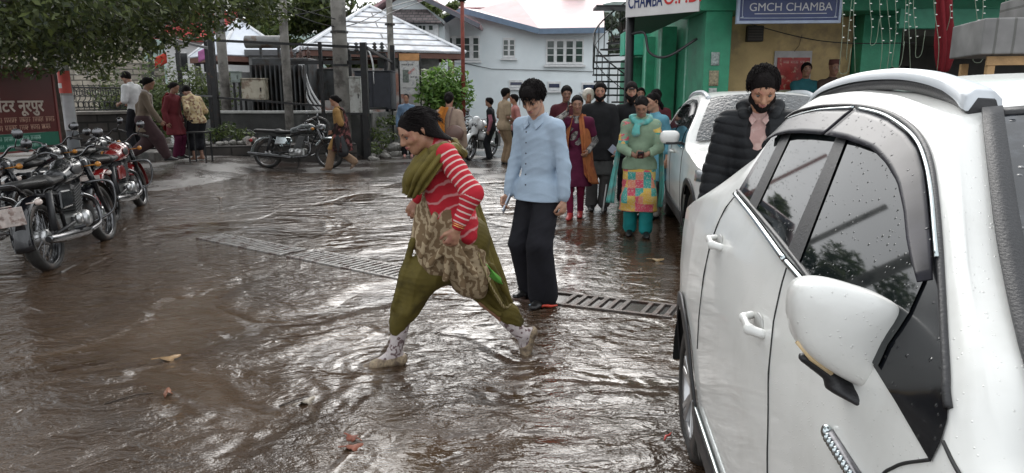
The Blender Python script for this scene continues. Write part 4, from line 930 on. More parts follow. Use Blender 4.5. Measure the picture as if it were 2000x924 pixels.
pyramid(at(470, 100, 26).x, 26, 1.35, 1.35, 2.95, 4.25, R(45), mat('pale_metal_roof', (.6, .64, .7), .35, .1, var=.1, vs=3), 'kiosk', 'narrow kiosk with a steep pale blue pointed roof', mat('kiosk_wall', (.2, .2, .2), .8, var=.4, vs=2))
# long low shed between
q = MB(); q.bb(at(488, 90, 25).x, at(600, 90, 25).x, 24.8, 27, 0, 2.95); sh = q.build('shed', mat('shed_grey', (.14, .14, .14), .7, var=.3), None); tag(sh, 'low dark grey shed behind the conservator tank', 'shed')
q = MB(); q.bb(at(488, 90, 25).x - .1, at(600, 90, 25).x + .1, 24.7, 27.1, 2.955, 3.15); q.build('roof', mat('shed_roof', (.1, .1, .105), .5), sh)
# red roofed house
hx0, hx1 = at(318, 60, 31).x, at(440, 60, 31).x
rh = empty('house', ((hx0 + hx1) / 2, 31, 0), 0, 'small white house with a bright red sheet roof seen through the tree', 'house'); hw_ = (hx1 - hx0) / 2
q = MB(); q.bb(-hw_, hw_, 0, 4, 0, 4.0); q.build('wall', mat('white_wash', (.6, .6, .6), .8, var=.12, vs=2, bump=.2), rh); q = MB(); q.add([(-hw_ - .3, -.4, 4.0), (hw_ + .5, -.4, 3.8), (hw_ - .2, 2, 5.3), (-hw_ + .3, 2, 5.5), (-hw_ - .3, 4.4, 4.0), (hw_ + .5, 4.4, 3.8)], [(0, 1, 2, 3), (3, 2, 5, 4)]); q.build('roof', mat('red_sheet', (.50, .075, .075), .5, var=.2, vs=2), rh, solid=.08)
for x in (-.9, .3): 
    q = MB(); q.bb(x, x + .5, -.03, -.005, 2.6, 3.4); wn = q.build('window', mat('dark_pane', (.02, .022, .025), .12), rh); q = MB(); q.bb(x - .06, x + .56, -.05, -.032, 2.54, 2.6); q.bb(x - .06, x + .56, -.05, -.032, 3.4, 3.46); q.build('frame', mat('white_frame', (.65, .65, .65), .5), wn)
for i, (u, v, c, lb) in enumerate(((314, 118, (.55, .06, .04), 'small red cloth hanging on the frame behind the bush'), (398, 106, (.5, .18, .4), 'pink and white cloth bundle hanging by the black frame'))):
    c_ = at(u, v, 19.8); q = MB(); q.grid([[(x, .03 * math.sin(7 * x + i), z + x * .5 + .03 * math.sin(9 * z)) for z in np.linspace(-.12, .12, 6)] for x in np.linspace(-.16, .16, 8)]); o = q.build('hanging_cloth', cloth_mat('hang%d' % i, c), None, True, solid=.01); o.location = c_; tag(o, lb, 'cloth')
# ================================================================ the pale blue building
PALE = mat('pale_blue_plaster', (.72, .77, .79), .85, var=.07, vs=1.2, bump=.15, bs=30, col2=(.56, .62, .64), c2s=.6, c2t=(.5, .75))
WF = mat('white_frame', (.65, .65, .65), .5); PANE = mat('greenish_pane', (.035, .05, .045), .12, var=.5, vs=1.5, spec=.6); PINK = mat('pink_sheet_roof', (.36, .205, .22), .45, var=.1, vs=1.5, col2=(.30, .19, .2), c2s=.9)
BY = 30.0
wb = empty('white_building', (at(1000, 200, BY).x, BY, 0), 0, 'long two-storey pale blue plastered building with pinkish sheet roof', 'building')
def lx(u, v=100, Y=BY): return at(u, v, Y).x
def lz(v, Y=BY): return at(1000, v, Y).z
ox = wb.location.x
X = lambda u, v=100: lx(u, v) - ox
q = MB(); pf = [(X(862), -.5), (X(862), lz(45)), (X(912, 22), lz(24)), (X(1050, 60), lz(62)), (X(1188, 60), lz(60)), (X(1188), -.5)]
q.prism(pf, 0, 8, 'xz'); q.build('wall', PALE, wb)
# roof slabs
q = MB(); z1, z2, z3 = lz(22), lz(60), lz(58)
q.add([(X(905, 20), -.6, z1 + .02), (X(1052, 60), -.6, z2 - .02), (X(1178, 58), -.6, z3 - .02), (X(1200, 30), 4, lz(28) + 1.05), (X(1010, 30), 4, lz(28) + 1.1), (X(925, 10), 4, z1 + .5)], [(0, 1, 5), (1, 4, 5), (1, 2, 3, 4)])
rf = q.build('roof', PINK, wb, solid=.08)
q = MB(); q.bar((X(905, 20), -.66, z1 - .05), (X(1052, 60), -.66, z2 - .08), .06, .22); q.bar((X(1052, 60), -.66, z2 - .08), (X(1178, 58), -.66, z3 - .08), .06, .22); q.bar((X(905, 20), -.66, z1 - .02), (X(868, 30), -.66, z1 - .5), .06, .2)
q.build('fascia', mat('slate_blue_fascia', (.12, .17, .24), .6), rf)
q = MB(); q.add([(X(880, 20), 4.5, lz(20) + .6), (X(1150, 22), 4.5, lz(24) + .7), (X(1165, 5), 8, lz(8) + 1.4), (X(915, 5), 8, lz(8) + 1.4)], [(0, 1, 2, 3)]); q.build('upper_roof', mat('pink_sheet_roof_b', (.33, .16, .17), .5, var=.12, vs=1), wb, solid=.1)
q = MB(); q.bb(X(1100, 10) * 1.18, X(1142, 10) * 1.18, 5, 6.2, lz(30) + .5, lz(-20) + 1.2); q.build('chimney', mat('old_white', (.55, .54, .5), .8, var=.3, vs=3, bump=.4), wb)
def win(u0, u1, v0, v1, n, gaps=None, rows=3, m=PANE, lab=None):
    x0, x1, za, zb = X(u0), X(u1), lz(v1), lz(v0); q = MB(); q.bb(x0, x1, -.06, .02, za, zb); w_ = q.build('window', WF, wb, bevel=.01)
    q = MB(); q.bb(x0 - .08, x1 + .08, -.16, .02, za - .1, za - .02); q.build('sill', WF, w_)
    W = x1 - x0
    for i in range(n):
        a, b = (gaps[i] if gaps else ((i + .17) / n, (i + .83) / n))
        q = MB(); q.bb(x0 + W * a, x0 + W * b, -.075, -.062, za + .1, zb - .1); q.build('pane', m, w_)
        for r_ in range(1, rows):
            q = MB(); zz = za + .1 + (zb - za - .2) * r_ / rows; q.bb(x0 + W * a, x0 + W * b, -.092, -.077, zz - .018, zz + .018); q.build('glazing_bar', WF, w_)
win(870, 937, 70, 118, 3, [(.05, .2), (.32, .7), (.82, .96)]); win(982, 1006, 74, 113, 2); win(1066, 1140, 76, 126, 4)
NV = mat('navy_pane', (.03, .035, .07), .15)
for a_, b_, c_, d_ in ((994, 1022, 156, 171), (1070, 1096, 159, 176), (1137, 1168, 161, 179)): win(a_, b_, c_, d_, 1, [(.1, .9)], 1, NV)
# thin drain pipe and wires on the facade
q = MB(); q.tube([(X(880), -.05, lz(118)), (X(960), -.05, lz(135)), (X(1160), -.05, lz(140))], .012, 5); q.build('wall_cable', BLACK, wb)
# gable wing on the left
gx = at(800, 60, 27.5); GY = 27.5
gw = empty('gable_wing', (gx.x, GY, 0), 0, 'front gabled wing with lattice windows and a small shingled pent roof', 'building'); Gx = lambda u: at(u, 60, GY).x - gx.x; Gz = lambda v: at(1000, v, GY).z
q = MB(); q.prism([(Gx(735), 0), (Gx(735), Gz(30)), (Gx(795), Gz(-14)), (Gx(868), Gz(40)), (Gx(868), 0)], 0, 2.4, 'xz'); q.build('wall', PALE, gw)
q = MB(); q.add([(Gx(795), -.5, Gz(-22)), (Gx(938), -.5, Gz(50)), (Gx(938), 2.6, Gz(46)), (Gx(820), 2.6, Gz(-26))], [(0, 1, 2, 3)]); q.add([(Gx(795), -.5, Gz(-22)), (Gx(715), -.5, Gz(32)), (Gx(715), 2.6, Gz(32)), (Gx(820), 2.6, Gz(-26))], [(3, 2, 1, 0)]); q.build('roof', PINK, gw, solid=.1)
q = MB(); q.bar((Gx(795), -.58, Gz(-18)), (Gx(938), -.58, Gz(54)), .05, .16); q.build('fascia', mat('fascia_dark', (.10, .10, .12), .6), gw)
q = MB(); q.add([(Gx(732), -1.0, Gz(44)), (Gx(868), -1.0, Gz(50)), (Gx(835), -.02, Gz(20)), (Gx(770), -.02, Gz(20))], [(0, 1, 2, 3)]); q.add([(Gx(868), -1.0, Gz(50)), (Gx(868), -.02, Gz(50)), (Gx(835), -.02, Gz(20))], [(0, 1, 2)]); q.build('pent_roof', brick_mat('shingle', (.16, .13, .13), (.12, .10, .10), (.05, .05, .05), .2, .12, ms=.015), gw, solid=.06)
q = MB(); q.bb(Gx(772), Gx(858), -.5, .01, 0, Gz(50)); bay = q.build('bay', WF, gw)
for (u0, u1) in ((781, 787), (796, 802), (812, 818), (821, 827), (829, 834), (841, 848)):
    for (v0, v1) in ((53, 61), (71, 84), (86, 95), (97, 105)):
        if u0 in (821,) and v0 > 60: continue
        q = MB(); q.bb(Gx(u0), Gx(u1), -.515, -.502, Gz(v1), Gz(v0)); q.build('pane', PANE, bay)
# white annex beyond the stair
ax_ = empty('annex_building', (at(1270, 200, 33).x, 33, 0), 0, 'plain white annex wall with a patch of bare brick behind the spiral stair', 'building')
q = MB(); q.bb(at(1190, 200, 33).x - ax_.location.x, 8, 0, 6, 0, at(1000, 105, 33).z); q.build('wall', mat('annex_white', (.68, .70, .70), .8, var=.08, vs=1), ax_)
q = MB(); q.bb(-.9, .6, -.05, -.005, at(1000, 128, 33).z, at(1000, 112, 33).z); q.build('brick_patch', brick_mat('brickp', (.35, .2, .15), (.3, .22, .18), (.3, .3, .28), .25, .09), ax_)
q = MB(); q.tube([(-1.2, -.1, at(1000, 155, 33).z), (1.2, -.1, at(1000, 192, 33).z)], .02, 6)
for i in range(7): q.tube([(-1.1 + i * .35, -.1, at(1000, 157 + i * 5.5, 33).z), (-1.1 + i * .35, -.1, at(1000, 157 + i * 5.5, 33).z - .9)], .014, 5)
q.build('stair_rail', BLACK, ax_)
# ---------------------------------------------------------------- spiral stair
SY_ = 20.0; sp = empty('spiral_staircase', (at(1227, 200, SY_).x, SY_, 0), 0, 'black steel spiral staircase winding around a thick post', 'staircase')
q = MB(); q.tube([(0, 0, 0), (0, 0, 4.6)], .135, 16); q.build('centre_post', BLACK, sp, True)
N_ = 15; rail_pts = []
for i in range(N_):
    an = R(258 - i * 14.5); z = 1.25 + i * .185; d = Vector((math.cos(an), math.sin(an), 0)); r_ = 1.02
    q = MB(); e = Vector((-d.y, d.x, 0)); vs = [d * .1 - e * .05, d * r_ - e * .16, d * r_ + e * .16, d * .1 + e * .05]
    q.add([v + Vector((0, 0, z)) for v in vs] + [v + Vector((0, 0, z - .045)) for v in vs], [(0, 1, 2, 3), (7, 6, 5, 4), (0, 4, 5, 1), (1, 5, 6, 2), (2, 6, 7, 3), (3, 7, 4, 0)]); q.build('tread', BLACK, sp)
    q = MB(); q.tube([d * r_ + Vector((0, 0, z)), d * r_ + Vector((0, 0, z + .85))], .014, 5); q.build('baluster', BLACK, sp); rail_pts.append(d * r_ + Vector((0, 0, z + .85)))
q = MB(); q.tube(cr([tuple(p) for p in rail_pts], 50), .022, 6); q.build('handrail', BLACK, sp, True)
q = MB(); q.tube(cr([tuple(p - Vector((0, 0, .42))) for p in rail_pts], 50), .012, 6); q.build('mid_rail', BLACK, sp, True)
q = MB(); q.bb(-.95, .9, .1, 1.0, 4.0, 4.06); q.build('landing', BLACK, sp)
# ================================================================ the green hospital block on the right
GRN = mat('green_paint', (.035, .27, .15), .55, var=.2, vs=3, bump=.25, bs=30, col2=(.045, .2, .125), c2s=2.2, c2t=(.5, .7)); GRNL = mat('pale_green_paint', (.16, .48, .33), .6, var=.1, vs=3, col2=(.3, .5, .4), c2s=6); YEL = mat('ochre_wall', (.50, .36, .17), .7, var=.2, vs=2.5, bump=.2, col2=(.33, .24, .13), c2s=1.3)
gb = empty('hospital_building', (3.1, 11.5, 0), 0, 'green and ochre hospital block with deep piers and a raised floor', 'building'); G0 = gb.location
def gbox(name, x0, x1, y0, y1, z0, z1, m, bev=.01): q = MB(); q.bb(x0 - G0.x, x1 - G0.x, y0 - G0.y, y1 - G0.y, z0, z1); return q.build(name, m, gb, bevel=bev)
gbox('plinth', 3.12, 16, 11.0, 16, -.05, .42, mat('plinth_grey', (.2, .19, .18), .6, var=.3))
pr = gbox('pier', 3.1, 3.52, 11.5, 12.7, .42, 2.9, GRN); 
gbox('pier_edge', 3.085, 3.098, 12.62, 12.72, .42, 2.9, GRNL, 0)
gbox('beam', 2.98, 9, 11.45, 12.75, 2.902, 4.6, GRN)
gbox('wall', 3.52, 5.83, 12.25, 12.5, .42, 2.9, YEL)
gbox('pier', 5.85, 6.5, 11.95, 12.55, .42, 2.9, GRN); gbox('pier', 9.5, 10.1, 11.2, 12.3, .42, 2.9, GRN)
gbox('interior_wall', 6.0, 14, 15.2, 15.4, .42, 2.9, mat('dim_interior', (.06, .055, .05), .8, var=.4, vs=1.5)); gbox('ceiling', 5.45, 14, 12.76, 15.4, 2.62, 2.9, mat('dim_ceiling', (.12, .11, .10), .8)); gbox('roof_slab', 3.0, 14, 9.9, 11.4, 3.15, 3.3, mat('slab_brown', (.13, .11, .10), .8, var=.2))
gbox('lintel', 6.0, 7.6, 11.15, 11.3, 2.60, 2.9, mat('lintel_green', (.05, .27, .17), .55))
gbox('rear_pier', 3.15, 3.45, 15, 15.5, 0, 3.0, GRN); gbox('rear_pier', 3.3, 3.6, 17.5, 18, 0, 3.0, GRN); gbox('rear_wall', 3.5, 4.0, 13.0, 22, 0, 4.5, GRN); gbox('rear_trim', 3.13, 3.147, 15.0, 15.14, 0, 3.0, GRNL, 0); gbox('rear_trim', 3.28, 3.297, 17.5, 17.66, 0, 3.0, GRNL, 0)
gbox('rear_beam', 2.9, 4.1, 18.5, 19.2, 2.62, 3.2, mat('bright_green', (.05, .42, .27), .5)); gbox('rear_screen', 3.2, 3.5, 19.2, 21, 0, 2.6, GRN)
q = MB(); q.tube([(2.06 - G0.x, 12.42 - G0.y, 0), (2.04 - G0.x, 12.42 - G0.y, 2.9)], .075, 14); cp_ = q.build('canopy_post', BLACK, gb, True)
q = MB(); q.tube(cr([(2.06, 12.36, 2.62), (2.25, 12.2, 2.62), (2.33, 12.1, 2.3), (2.6, 11.95, 2.22), (3.05, 11.8, 2.5)], 24), .022, 8); q.v = [(a - G0.x, b - G0.y, c) for a, b, c in q.v]; q.build('hose', mat('black_hose', (.03, .03, .032), .3), cp_, True)
# canopy with the white name band
q = MB(); A_, B_ = Vector((1.98, 12.35, 0)) - G0, Vector((2.975, 11.47, 0)) - G0
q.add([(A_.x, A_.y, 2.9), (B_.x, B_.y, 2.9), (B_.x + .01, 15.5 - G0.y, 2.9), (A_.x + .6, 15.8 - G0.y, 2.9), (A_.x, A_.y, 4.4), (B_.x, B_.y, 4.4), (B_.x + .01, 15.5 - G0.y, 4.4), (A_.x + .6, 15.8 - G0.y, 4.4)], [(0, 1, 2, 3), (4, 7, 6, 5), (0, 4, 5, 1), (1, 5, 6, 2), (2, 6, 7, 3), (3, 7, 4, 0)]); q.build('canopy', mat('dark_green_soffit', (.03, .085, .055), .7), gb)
an = math.atan2(B_.y - A_.y, B_.x - A_.x); wl_ = (B_ - A_).length
os_ = empty('hospital_sign', (A_.x + G0.x, A_.y + G0.y, 2.92), an, 'white name band reading CHAMBA O.P.D. in blue and red on the green canopy', 'sign')
q = MB(); q.bb(-.02, wl_ + .01, -.04, -.005, -.03, 1.0); q.build('board', mat('sign_white', (.66, .64, .63), .5, var=.08, vs=3), os_)
NAVY = mat('navy_letter', (.015, .03, .12), .5); REDL = mat('red_letter', (.5, .03, .03), .5)
text('CHAMBA', .30, NAVY, os_, (.03, -.045, .20), (R(90), 0, 0), align='LEFT', off=.003, sx=.53); text('O.P.D.', .31, REDL, os_, (wl_ * .53, -.045, .215), (R(90), 0, 0), align='LEFT', off=.004, sx=.80)
bs = empty('hospital_sign', ((3.44 + 4.83) / 2, 10.8, 2.68), R(-4), 'dark blue framed signboard reading GMCH CHAMBA above the ochre wall', 'sign')
q = MB(); q.bb(-.72, .72, -.02, .04, 0, .9); q.build('board', mat('board_blue', (.012, .03, .13), .35, var=.1), bs)
q = MB()
for (x0, x1, z0, z1) in ((-.76, .76, -.04, -.0), (-.76, -.722, 0, .93), (.722, .76, 0, .93)): q.bb(x0, x1, -.035, .05, z0, z1)
q.build('frame', mat('frame_pale', (.35, .42, .55), .4), bs)
q = MB(); q.tube(cr([(-.68, -.024, .9), (-.68, -.024, .12), (-.66, -.024, .06), (-.6, -.024, .04), (.6, -.024, .04), (.66, -.024, .06), (.68, -.024, .12), (.68, -.024, .9)], 60), .006, 5); q.build('border_line', mat('line_pale', (.45, .5, .6), .5), bs)
LW = mat('letter_white', (.6, .6, .62), .5); text('GMCH CHAMBA', .165, LW, bs, (.02, -.026, .19), (R(90), 0, 0)); q = MB(); q.bb(-.5, .55, -.027, -.022, .095, .105); q.build('underline', LW, bs)
q = MB(); q.bb(-.0, .28, 0, .1, 0, .26); o = q.build('vent_box', mat('vent_dark', (.03, .025, .02), .6), None, bevel=.01); o.location = (3.98, 12.14, 2.48); tag(o, 'small dark vent box high on the ochre wall under the blue sign', 'vent')
q = MB(); [q.bb(.02, .26, -.012, -.002, .03 + i * .045, .05 + i * .045) for i in range(5)]; q.build('louvre', mat('vent_louvre', (.06, .05, .04), .5), o)
# poster
ps = empty('wall_poster', (4.82, 12.22, 0), 0, 'red and white health poster on the ochre wall behind the two standing men', 'poster')
q = MB(); q.bb(-.32, .32, 0, .02, 1.38, 2.33); q.build('sheet', mat('poster_paper', (.42, .4, .4), .5), ps); q = MB(); q.bb(-.27, .29, -.01, -.002, 1.68, 2.22); q.build('red_print', mat('poster_redprint', (.34, .03, .025), .4, var=.4, vs=7, col2=(.5, .3, .2), c2s=6, c2t=(.56, .62)), ps); q = MB(); q.bb(-.28, .3, -.008, -.003, 1.56, 1.67); q.build('green_print', mat('poster_greenprint', (.34, .33, .18), .5, var=.2), ps)
scrawl(mat('faint_letter', (.5, .25, .22), .5), ps, -.17, .2, 2.14, .05, -.012, 12); q = MB(); q.tube([(.0, -.02, 2.32), (.08, -.01, 2.42), (.12, 0, 2.6)], .004, 4); q.build('string', BLACK, ps)
# notices pasted on the pier
for i, (u0, u1, v0, v1, c) in enumerate(((1388, 1406, 102, 128, (.3, .35, .33)), (1384, 1404, 138, 168, (.3, .26, .17)), (1383, 1400, 172, 196, (.4, .42, .4)))):
    a, b = at(u0, v1, 11.49), at(u1, v0, 11.49); q = MB(); q.grid([[(x, -.003 - .004 * math.sin(8 * z + x * 30), z) for z in np.linspace(a.z, b.z, 6)] for x in np.linspace(a.x, b.x, 5)]); o = q.build('pasted_notice', mat('notice%d' % i, c, .7, var=.5, vs=30), None, True, solid=.002); o.location.y = 11.49
    tag(o, ['torn grey paper notice highest on the green pier', 'brownish torn notice in the middle of the green pier', 'lowest pale peeling notice on the green pier'][i], 'notice')
# sagging wire
q = MB(); q.tube(cr([at(1440, 40, 11.3), at(1560, 72, 11.3), at(1650, 84, 11), at(1790, 84, 10.6)], 24), .008, 5); tag(q.build('cable', BLACK, None, True), 'thin black cable sagging along the ochre wall', 'cable')
for i, (p, lb) in enumerate((([(500, -5, 17), (700, 45, 18), (770, 22, 21), (860, -10, 25)], 'upper overhead black wire crossing to the gabled wing'), ([(540, 15, 18), (665, 52, 17.7), (768, 12, 21), (830, -5, 26)], 'overhead black wire tied to the thickest pole'), ([(418, 8, 17.6), (560, 30, 17.9), (668, 8, 17.7)], 'overhead wire slung between the left poles'))):
    q = MB(); q.tube(cr([at(*a) for a in p], 30), .012, 5); tag(q.build('overhead_wire', BLACK, None, True), lb, 'wire')
# ---------------------------------------------------------------- hanging fairy lights
SW_ = mat('fairy_wire', (.20, .25, .18), .5); BU = mat('fairy_bulb', (.75, .75, .7), .2); rs = np.random.default_rng(8)
SL = [(1643, 140, 9.4), (1655, 118, 9.4), (1669, 142, 9.4), (1698, 84, 9.3), (1716, 150, 9.2), (1733, 150, 9.2), (1746, 128, 9.1), (1767, 92, 9.1), (1778, 142, 9.0), (1786, 108, 9.0), (1829, 140, 8.8), (1851, 60, 8.8), (1905, 118, 8.6), (1919, 66, 8.6), (1961, 85, 8.4), (1985, 100, 8.4)]
cnt_ = {}
for i, (u, v, Y) in enumerate(SL):
    top, bot = at(u + rs.uniform(-3, 10), -40, Y), at(u, v, Y); pts = [top + (bot - top) * t + Vector((.02 * math.sin(5 * t + i), .02 * math.sin(7 * t), 0)) for t in np.linspace(0, 1, 9)]
    if i % 3 == 0: pts += [bot + Vector((.04, 0, -.03)), bot + Vector((.09, 0, .03)), bot + Vector((.1, 0, .3))]
    where = 'in front of the ochre wall' if u < 1672 else 'in front of the green pier' if u < 1740 else 'across the dark doorway' if u < 1800 else 'by the dark red cloth' if u < 1860 else 'over the grey covered load'
    cnt_[where] = cnt_.get(where, 0) + 1; root = empty('fairy_light_strand', top, 0, '%s pale fairy light strand from the left hanging %s' % (['first', 'second', 'third', 'fourth', 'fifth'][cnt_[where] - 1], where), 'fairy lights', 'fairy light strands hanging ' + where)
    q = MB(); q.tube([p - top for p in cr([tuple(p) for p in pts], 30)] if False else [Vector(p) - top for p in cr([tuple(p) for p in pts], 30)], .0038, 5); q.build('wire', SW_, root, True)
    for k in range(4):
        p = pts[2 + k + (i % 2)] - top; q = MB(); q.ell(p + Vector((.012, -.01, 0)), (.015, .007, .007), 8); q.build('bulb', BU, root, True)
# dark red cloth
rc = cloth('hanging_cloth', [[tuple(at(1828, -30, 8.9)), tuple(at(1830, 40, 8.9)), tuple(at(1826, 92, 8.9)), tuple(at(1833, 138, 8.9))], [tuple(at(1845, -30, 8.8)), tuple(at(1848, 40, 8.8)), tuple(at(1850, 90, 8.8)), tuple(at(1845, 142, 8.8))], [tuple(at(1862, -30, 8.9)), tuple(at(1866, 40, 8.9)), tuple(at(1877, 100, 8.9)), tuple(at(1852, 128, 8.9))]], cloth_mat('dark_red_cloth', (.17, .014, .02)), None, .008, 22, 26, .012, 3, 12, (2.5, .03)); tag(rc, 'dark red cloth hanging in front of the doorway', 'cloth')
# crate
WOOD = mat('raw_wood', (.45, .28, .13), .65, var=.25, vs=6, bump=.3, bs=60); GC_ = brick_mat('grey_boards', (.22, .215, .21), (.18, .18, .175), (.13, .13, .12), .16, .5, ms=.012, rough=.7)
cx = at(1925, 130, 7.4); ct = empty('wooden_crate', (cx.x, 7.4, 0), R(-14), 'raw wooden slatted crate stand beyond the near car roof', 'crate')
for x in (.05, .75, 1.5): 
    for y in (.03, .75): q = MB(); q.bar((x, y, 0), (x, y, 1.93), .07); q.build('upright', WOOD, ct)
for z in (.3, 1.0, 1.72, 1.93): q = MB(); q.bar((0, 0, z), (1.6, 0, z), .03, .09); q.build('slat', WOOD, ct)
gbx = empty('covered_load', (cx.x - .05, 7.38, 1.99), R(-14), 'grey ribbed sheet-covered load stacked on the wooden crate', 'covered load')
q = MB(); q.bb(-.05, 1.7, -.06, .85, 0, .36); q.build('lower_block', GC_, gbx, bevel=.015); q = MB(); q.bb(.38, 1.7, -.0, .8, .365, .6); q.build('upper_block', GC_, gbx, bevel=.015)
# ================================================================ cars
CW = mat('pearl_white_paint', (.76, .76, .73), .3, var=.03, vs=2, coat=.45, drops=120, col2=(.64, .635, .60), c2s=3.5, c2t=(.5, .8))
BLKP = mat('black_plastic', (.018, .018, .02), .45, var=.3, vs=8, bump=.15, bs=200); BLKG = mat('gloss_black', (.008, .009, .011), .12, var=.2, drops=60)
GLS = mat('car_glass', (.008, .011, .012), .03, var=.1, spec=.55, drops=80); CHR = mat('chrome', (.5, .55, .56), .12, 1., var=.1, vs=20); VIS = mat('smoked_visor', (.018, .017, .023), .3, var=.6, vs=12, drops=70, spec=.18)
RUBB = mat('tyre_rubber', (.018, .017, .016), .55, var=.4, vs=20, bump=.3, bs=90, col2=(.05, .035, .028), c2s=6); ALU = mat('alloy', (.5, .5, .5), .28, .8, var=.15); DKW = mat('wheel_well', (.006, .006, .006), .9)
RAILM = mat('rail_silver', (.58, .61, .64), .3, .2, var=.06); SEAM = mat('seam', (.02, .02, .02), .7)
def wheel(root, c, r, wdt, side, n=5, name='wheel'):
    wr = empty(name, c); wr.parent = root; q = MB()
    q.lathe([(r * .66, -wdt / 2), (r * .9, -wdt / 2), (r * .985, -wdt * .36), (r, -wdt * .2), (r, wdt * .2), (r * .985, wdt * .36), (r * .9, wdt / 2), (r * .66, wdt / 2)], axis=(0, 1, 0), n=48, closed=True); q.build('tyre', RUBB, wr, True)
    q = MB(); s = side; q.lathe([(r * .67, -s * wdt * .45), (r * .66, s * wdt * .42), (r * .63, s * wdt * .47), (r * .6, s * wdt * .4), (r * .58, -s * wdt * .3)], axis=(0, 1, 0), n=40); q.lathe([(0.0, -s * wdt * .32), (r * .6, -s * wdt * .32)], axis=(0, 1, 0), n=30)
    rim = q.build('rim', ALU, wr, True)
    q = MB(); q.lathe([(0, s * wdt * .42), (r * .15, s * wdt * .42), (r * .17, s * wdt * .3), (r * .17, -s * wdt * .2)], axis=(0, 1, 0), n=20)
    for k in range(n):
        a = 2 * math.pi * k / n + .3
        for da in (-.16, .16):
            q.bar((r * .1 * math.cos(a), s * wdt * .34, r * .1 * math.sin(a)), (r * .62 * math.cos(a + da), s * wdt * .4, r * .62 * math.sin(a + da)), r * .1, r * .09)
    q.build('spokes', ALU, rim, bevel=.004); return wr
def car(root, S):
    zs, ys = zip(*S['side']); Ys = lambda z: np.interp(z, zs, ys)
    def itp(pts): a, b = zip(*pts); return lambda x: np.interp(x, a, b)
    tp = itp(S['taper']); bel = itp(S['belt']); top = itp(S['top']); ey, ez = itp(S['edge_y']), itp(S['edge_z']); zc = itp(S['crown']); r = S['r']; ax = S['axles']; az = S['axz']; ar = S['arch']
    def zb(x):
        z = np.full_like(x, S['rock'])
        for a in ax:
            d = np.abs(x - a); z = np.where(d < ar, np.maximum(z, az + np.sqrt(np.maximum(ar * ar - d * d, 0))), z)
        return z
    xs = set(np.round(np.arange(S['x0'], S['x1'], .045), 4)) | {S['x1']}
    for a in ax: xs |= set(np.round(a + ar * np.cos(np.linspace(0, math.pi, 25)), 4)) | {round(a + ar + .004, 4), round(a - ar - .004, 4)}
    xs = np.array(sorted(x for x in xs if S['x0'] <= x <= S['x1']))
    YS = lambda x, z: Ys(z) * tp(x)
    for sgn, nm in ((1, 0), (-1, 1)):
        G = []
        for x in xs:
            z0 = float(zb(np.array([x]))[0]); zt = max(float(top(x)), z0 + .05); row = [(YS(x, z), z) for z in np.linspace(z0, zt, 30)]
            e = (float(ey(x)) * tp(x), float(ez(x))); c = float(zc(x)); y0, zz0 = row[-1]
            pr = cr([row[-2], row[-1], ((y0 + e[0]) / 2 + .012, (zz0 + e[1]) / 2 + .012), e, (e[0] * .62, c * .72 + e[1] * .28), (0, c)], 32)[7:]
            G.append([(x, sgn * y, z) for y, z in row] + [(x, sgn * p[0], p[1]) for p in pr])
        G = np.array(G)
        if nm == 0: b = MB()
        b.grid(G)
        for xe, gi in ((S['x0'], 0), (S['x1'], -1)):
            ring = G[gi]; cen = np.stack([ring[:, 0], ring[:, 1] * 0, ring[:, 2]], 1); b.grid(np.stack([ring, ring * .5 + cen * .5, cen], 0))
    body = b.build('body', CW, root, auto=38)
    def patch(cA, cB, off, nu=30, nv=8, sg=1, offf=None):
        A, B = (lin(c, nu) if len(c) > 1 else None for c in (cA, cB)); G = []
        for i in range(nu):
            rw = []
            for t in np.linspace(0, 1, nv):
                x, z = A[i] * (1 - t) + B[i] * t; o = off if offf is None else offf(t); rw.append((x, sg * (YS(x, z) + o), z))
            G.append(rw)
        return G
    def add(name, cA, cB, off, m, par=root, nu=30, nv=8, solid=0, offf=None, sides=(1, -1)):
        o = None
        for sg in sides: q = MB(); q.grid(patch(cA, cB, off, nu, nv, sg, offf)); o = q.build(name, m, par, True, solid=solid)
        return o
    def line(name, pts, off, rad, m, par=root, n=40, closed=False, sides=(1, -1)):
        for sg in sides: q = MB(); P = cr(pts, n); q.tube([(x, sg * (YS(x, z) + off), z) for x, z in P], rad, 6); q.build(name, m, par, True)
    S['f'](root, body, add, line, YS, bel, top)
    for a in ax:       # cladding ring, wells, wheels
        an = np.linspace(-.28, math.pi + .28, 34)
        ring = lambda rr: [(a + rr * math.cos(t), max(az + rr * math.sin(t), S['rock'] * .6)) for t in an]
        add('arch_cladding', ring(ar - .01), ring(ar + .055), .012, BLKP, nu=34, nv=4, solid=.01)
        for sg in (1, -1):
            q = MB(); q.grid([[(a + (ar - .005) * math.cos(t), sg * y, az + (ar - .005) * math.sin(t)) for y in (YS(a, .5) - .01, .5)] for t in np.linspace(0, math.pi, 20)]); q.add([(a - ar, sg * .5, 0), (a + ar, sg * .5, 0), (a + ar, sg * .5, az + ar), (a - ar, sg * .5, az + ar)], [(0, 1, 2, 3)]); q.build('wheel_well', DKW, root)
            wheel(root, (a, sg * (YS(a, .5) - .13), az), r, .2, sg)
    return body
YSIDE = [(.1, .84), (.3, .875), (.5, .897), (.75, .905), (.92, .90), (1.04, .885), (1.12, .865), (1.18, .845), (1.52, .643), (1.7, .53)]
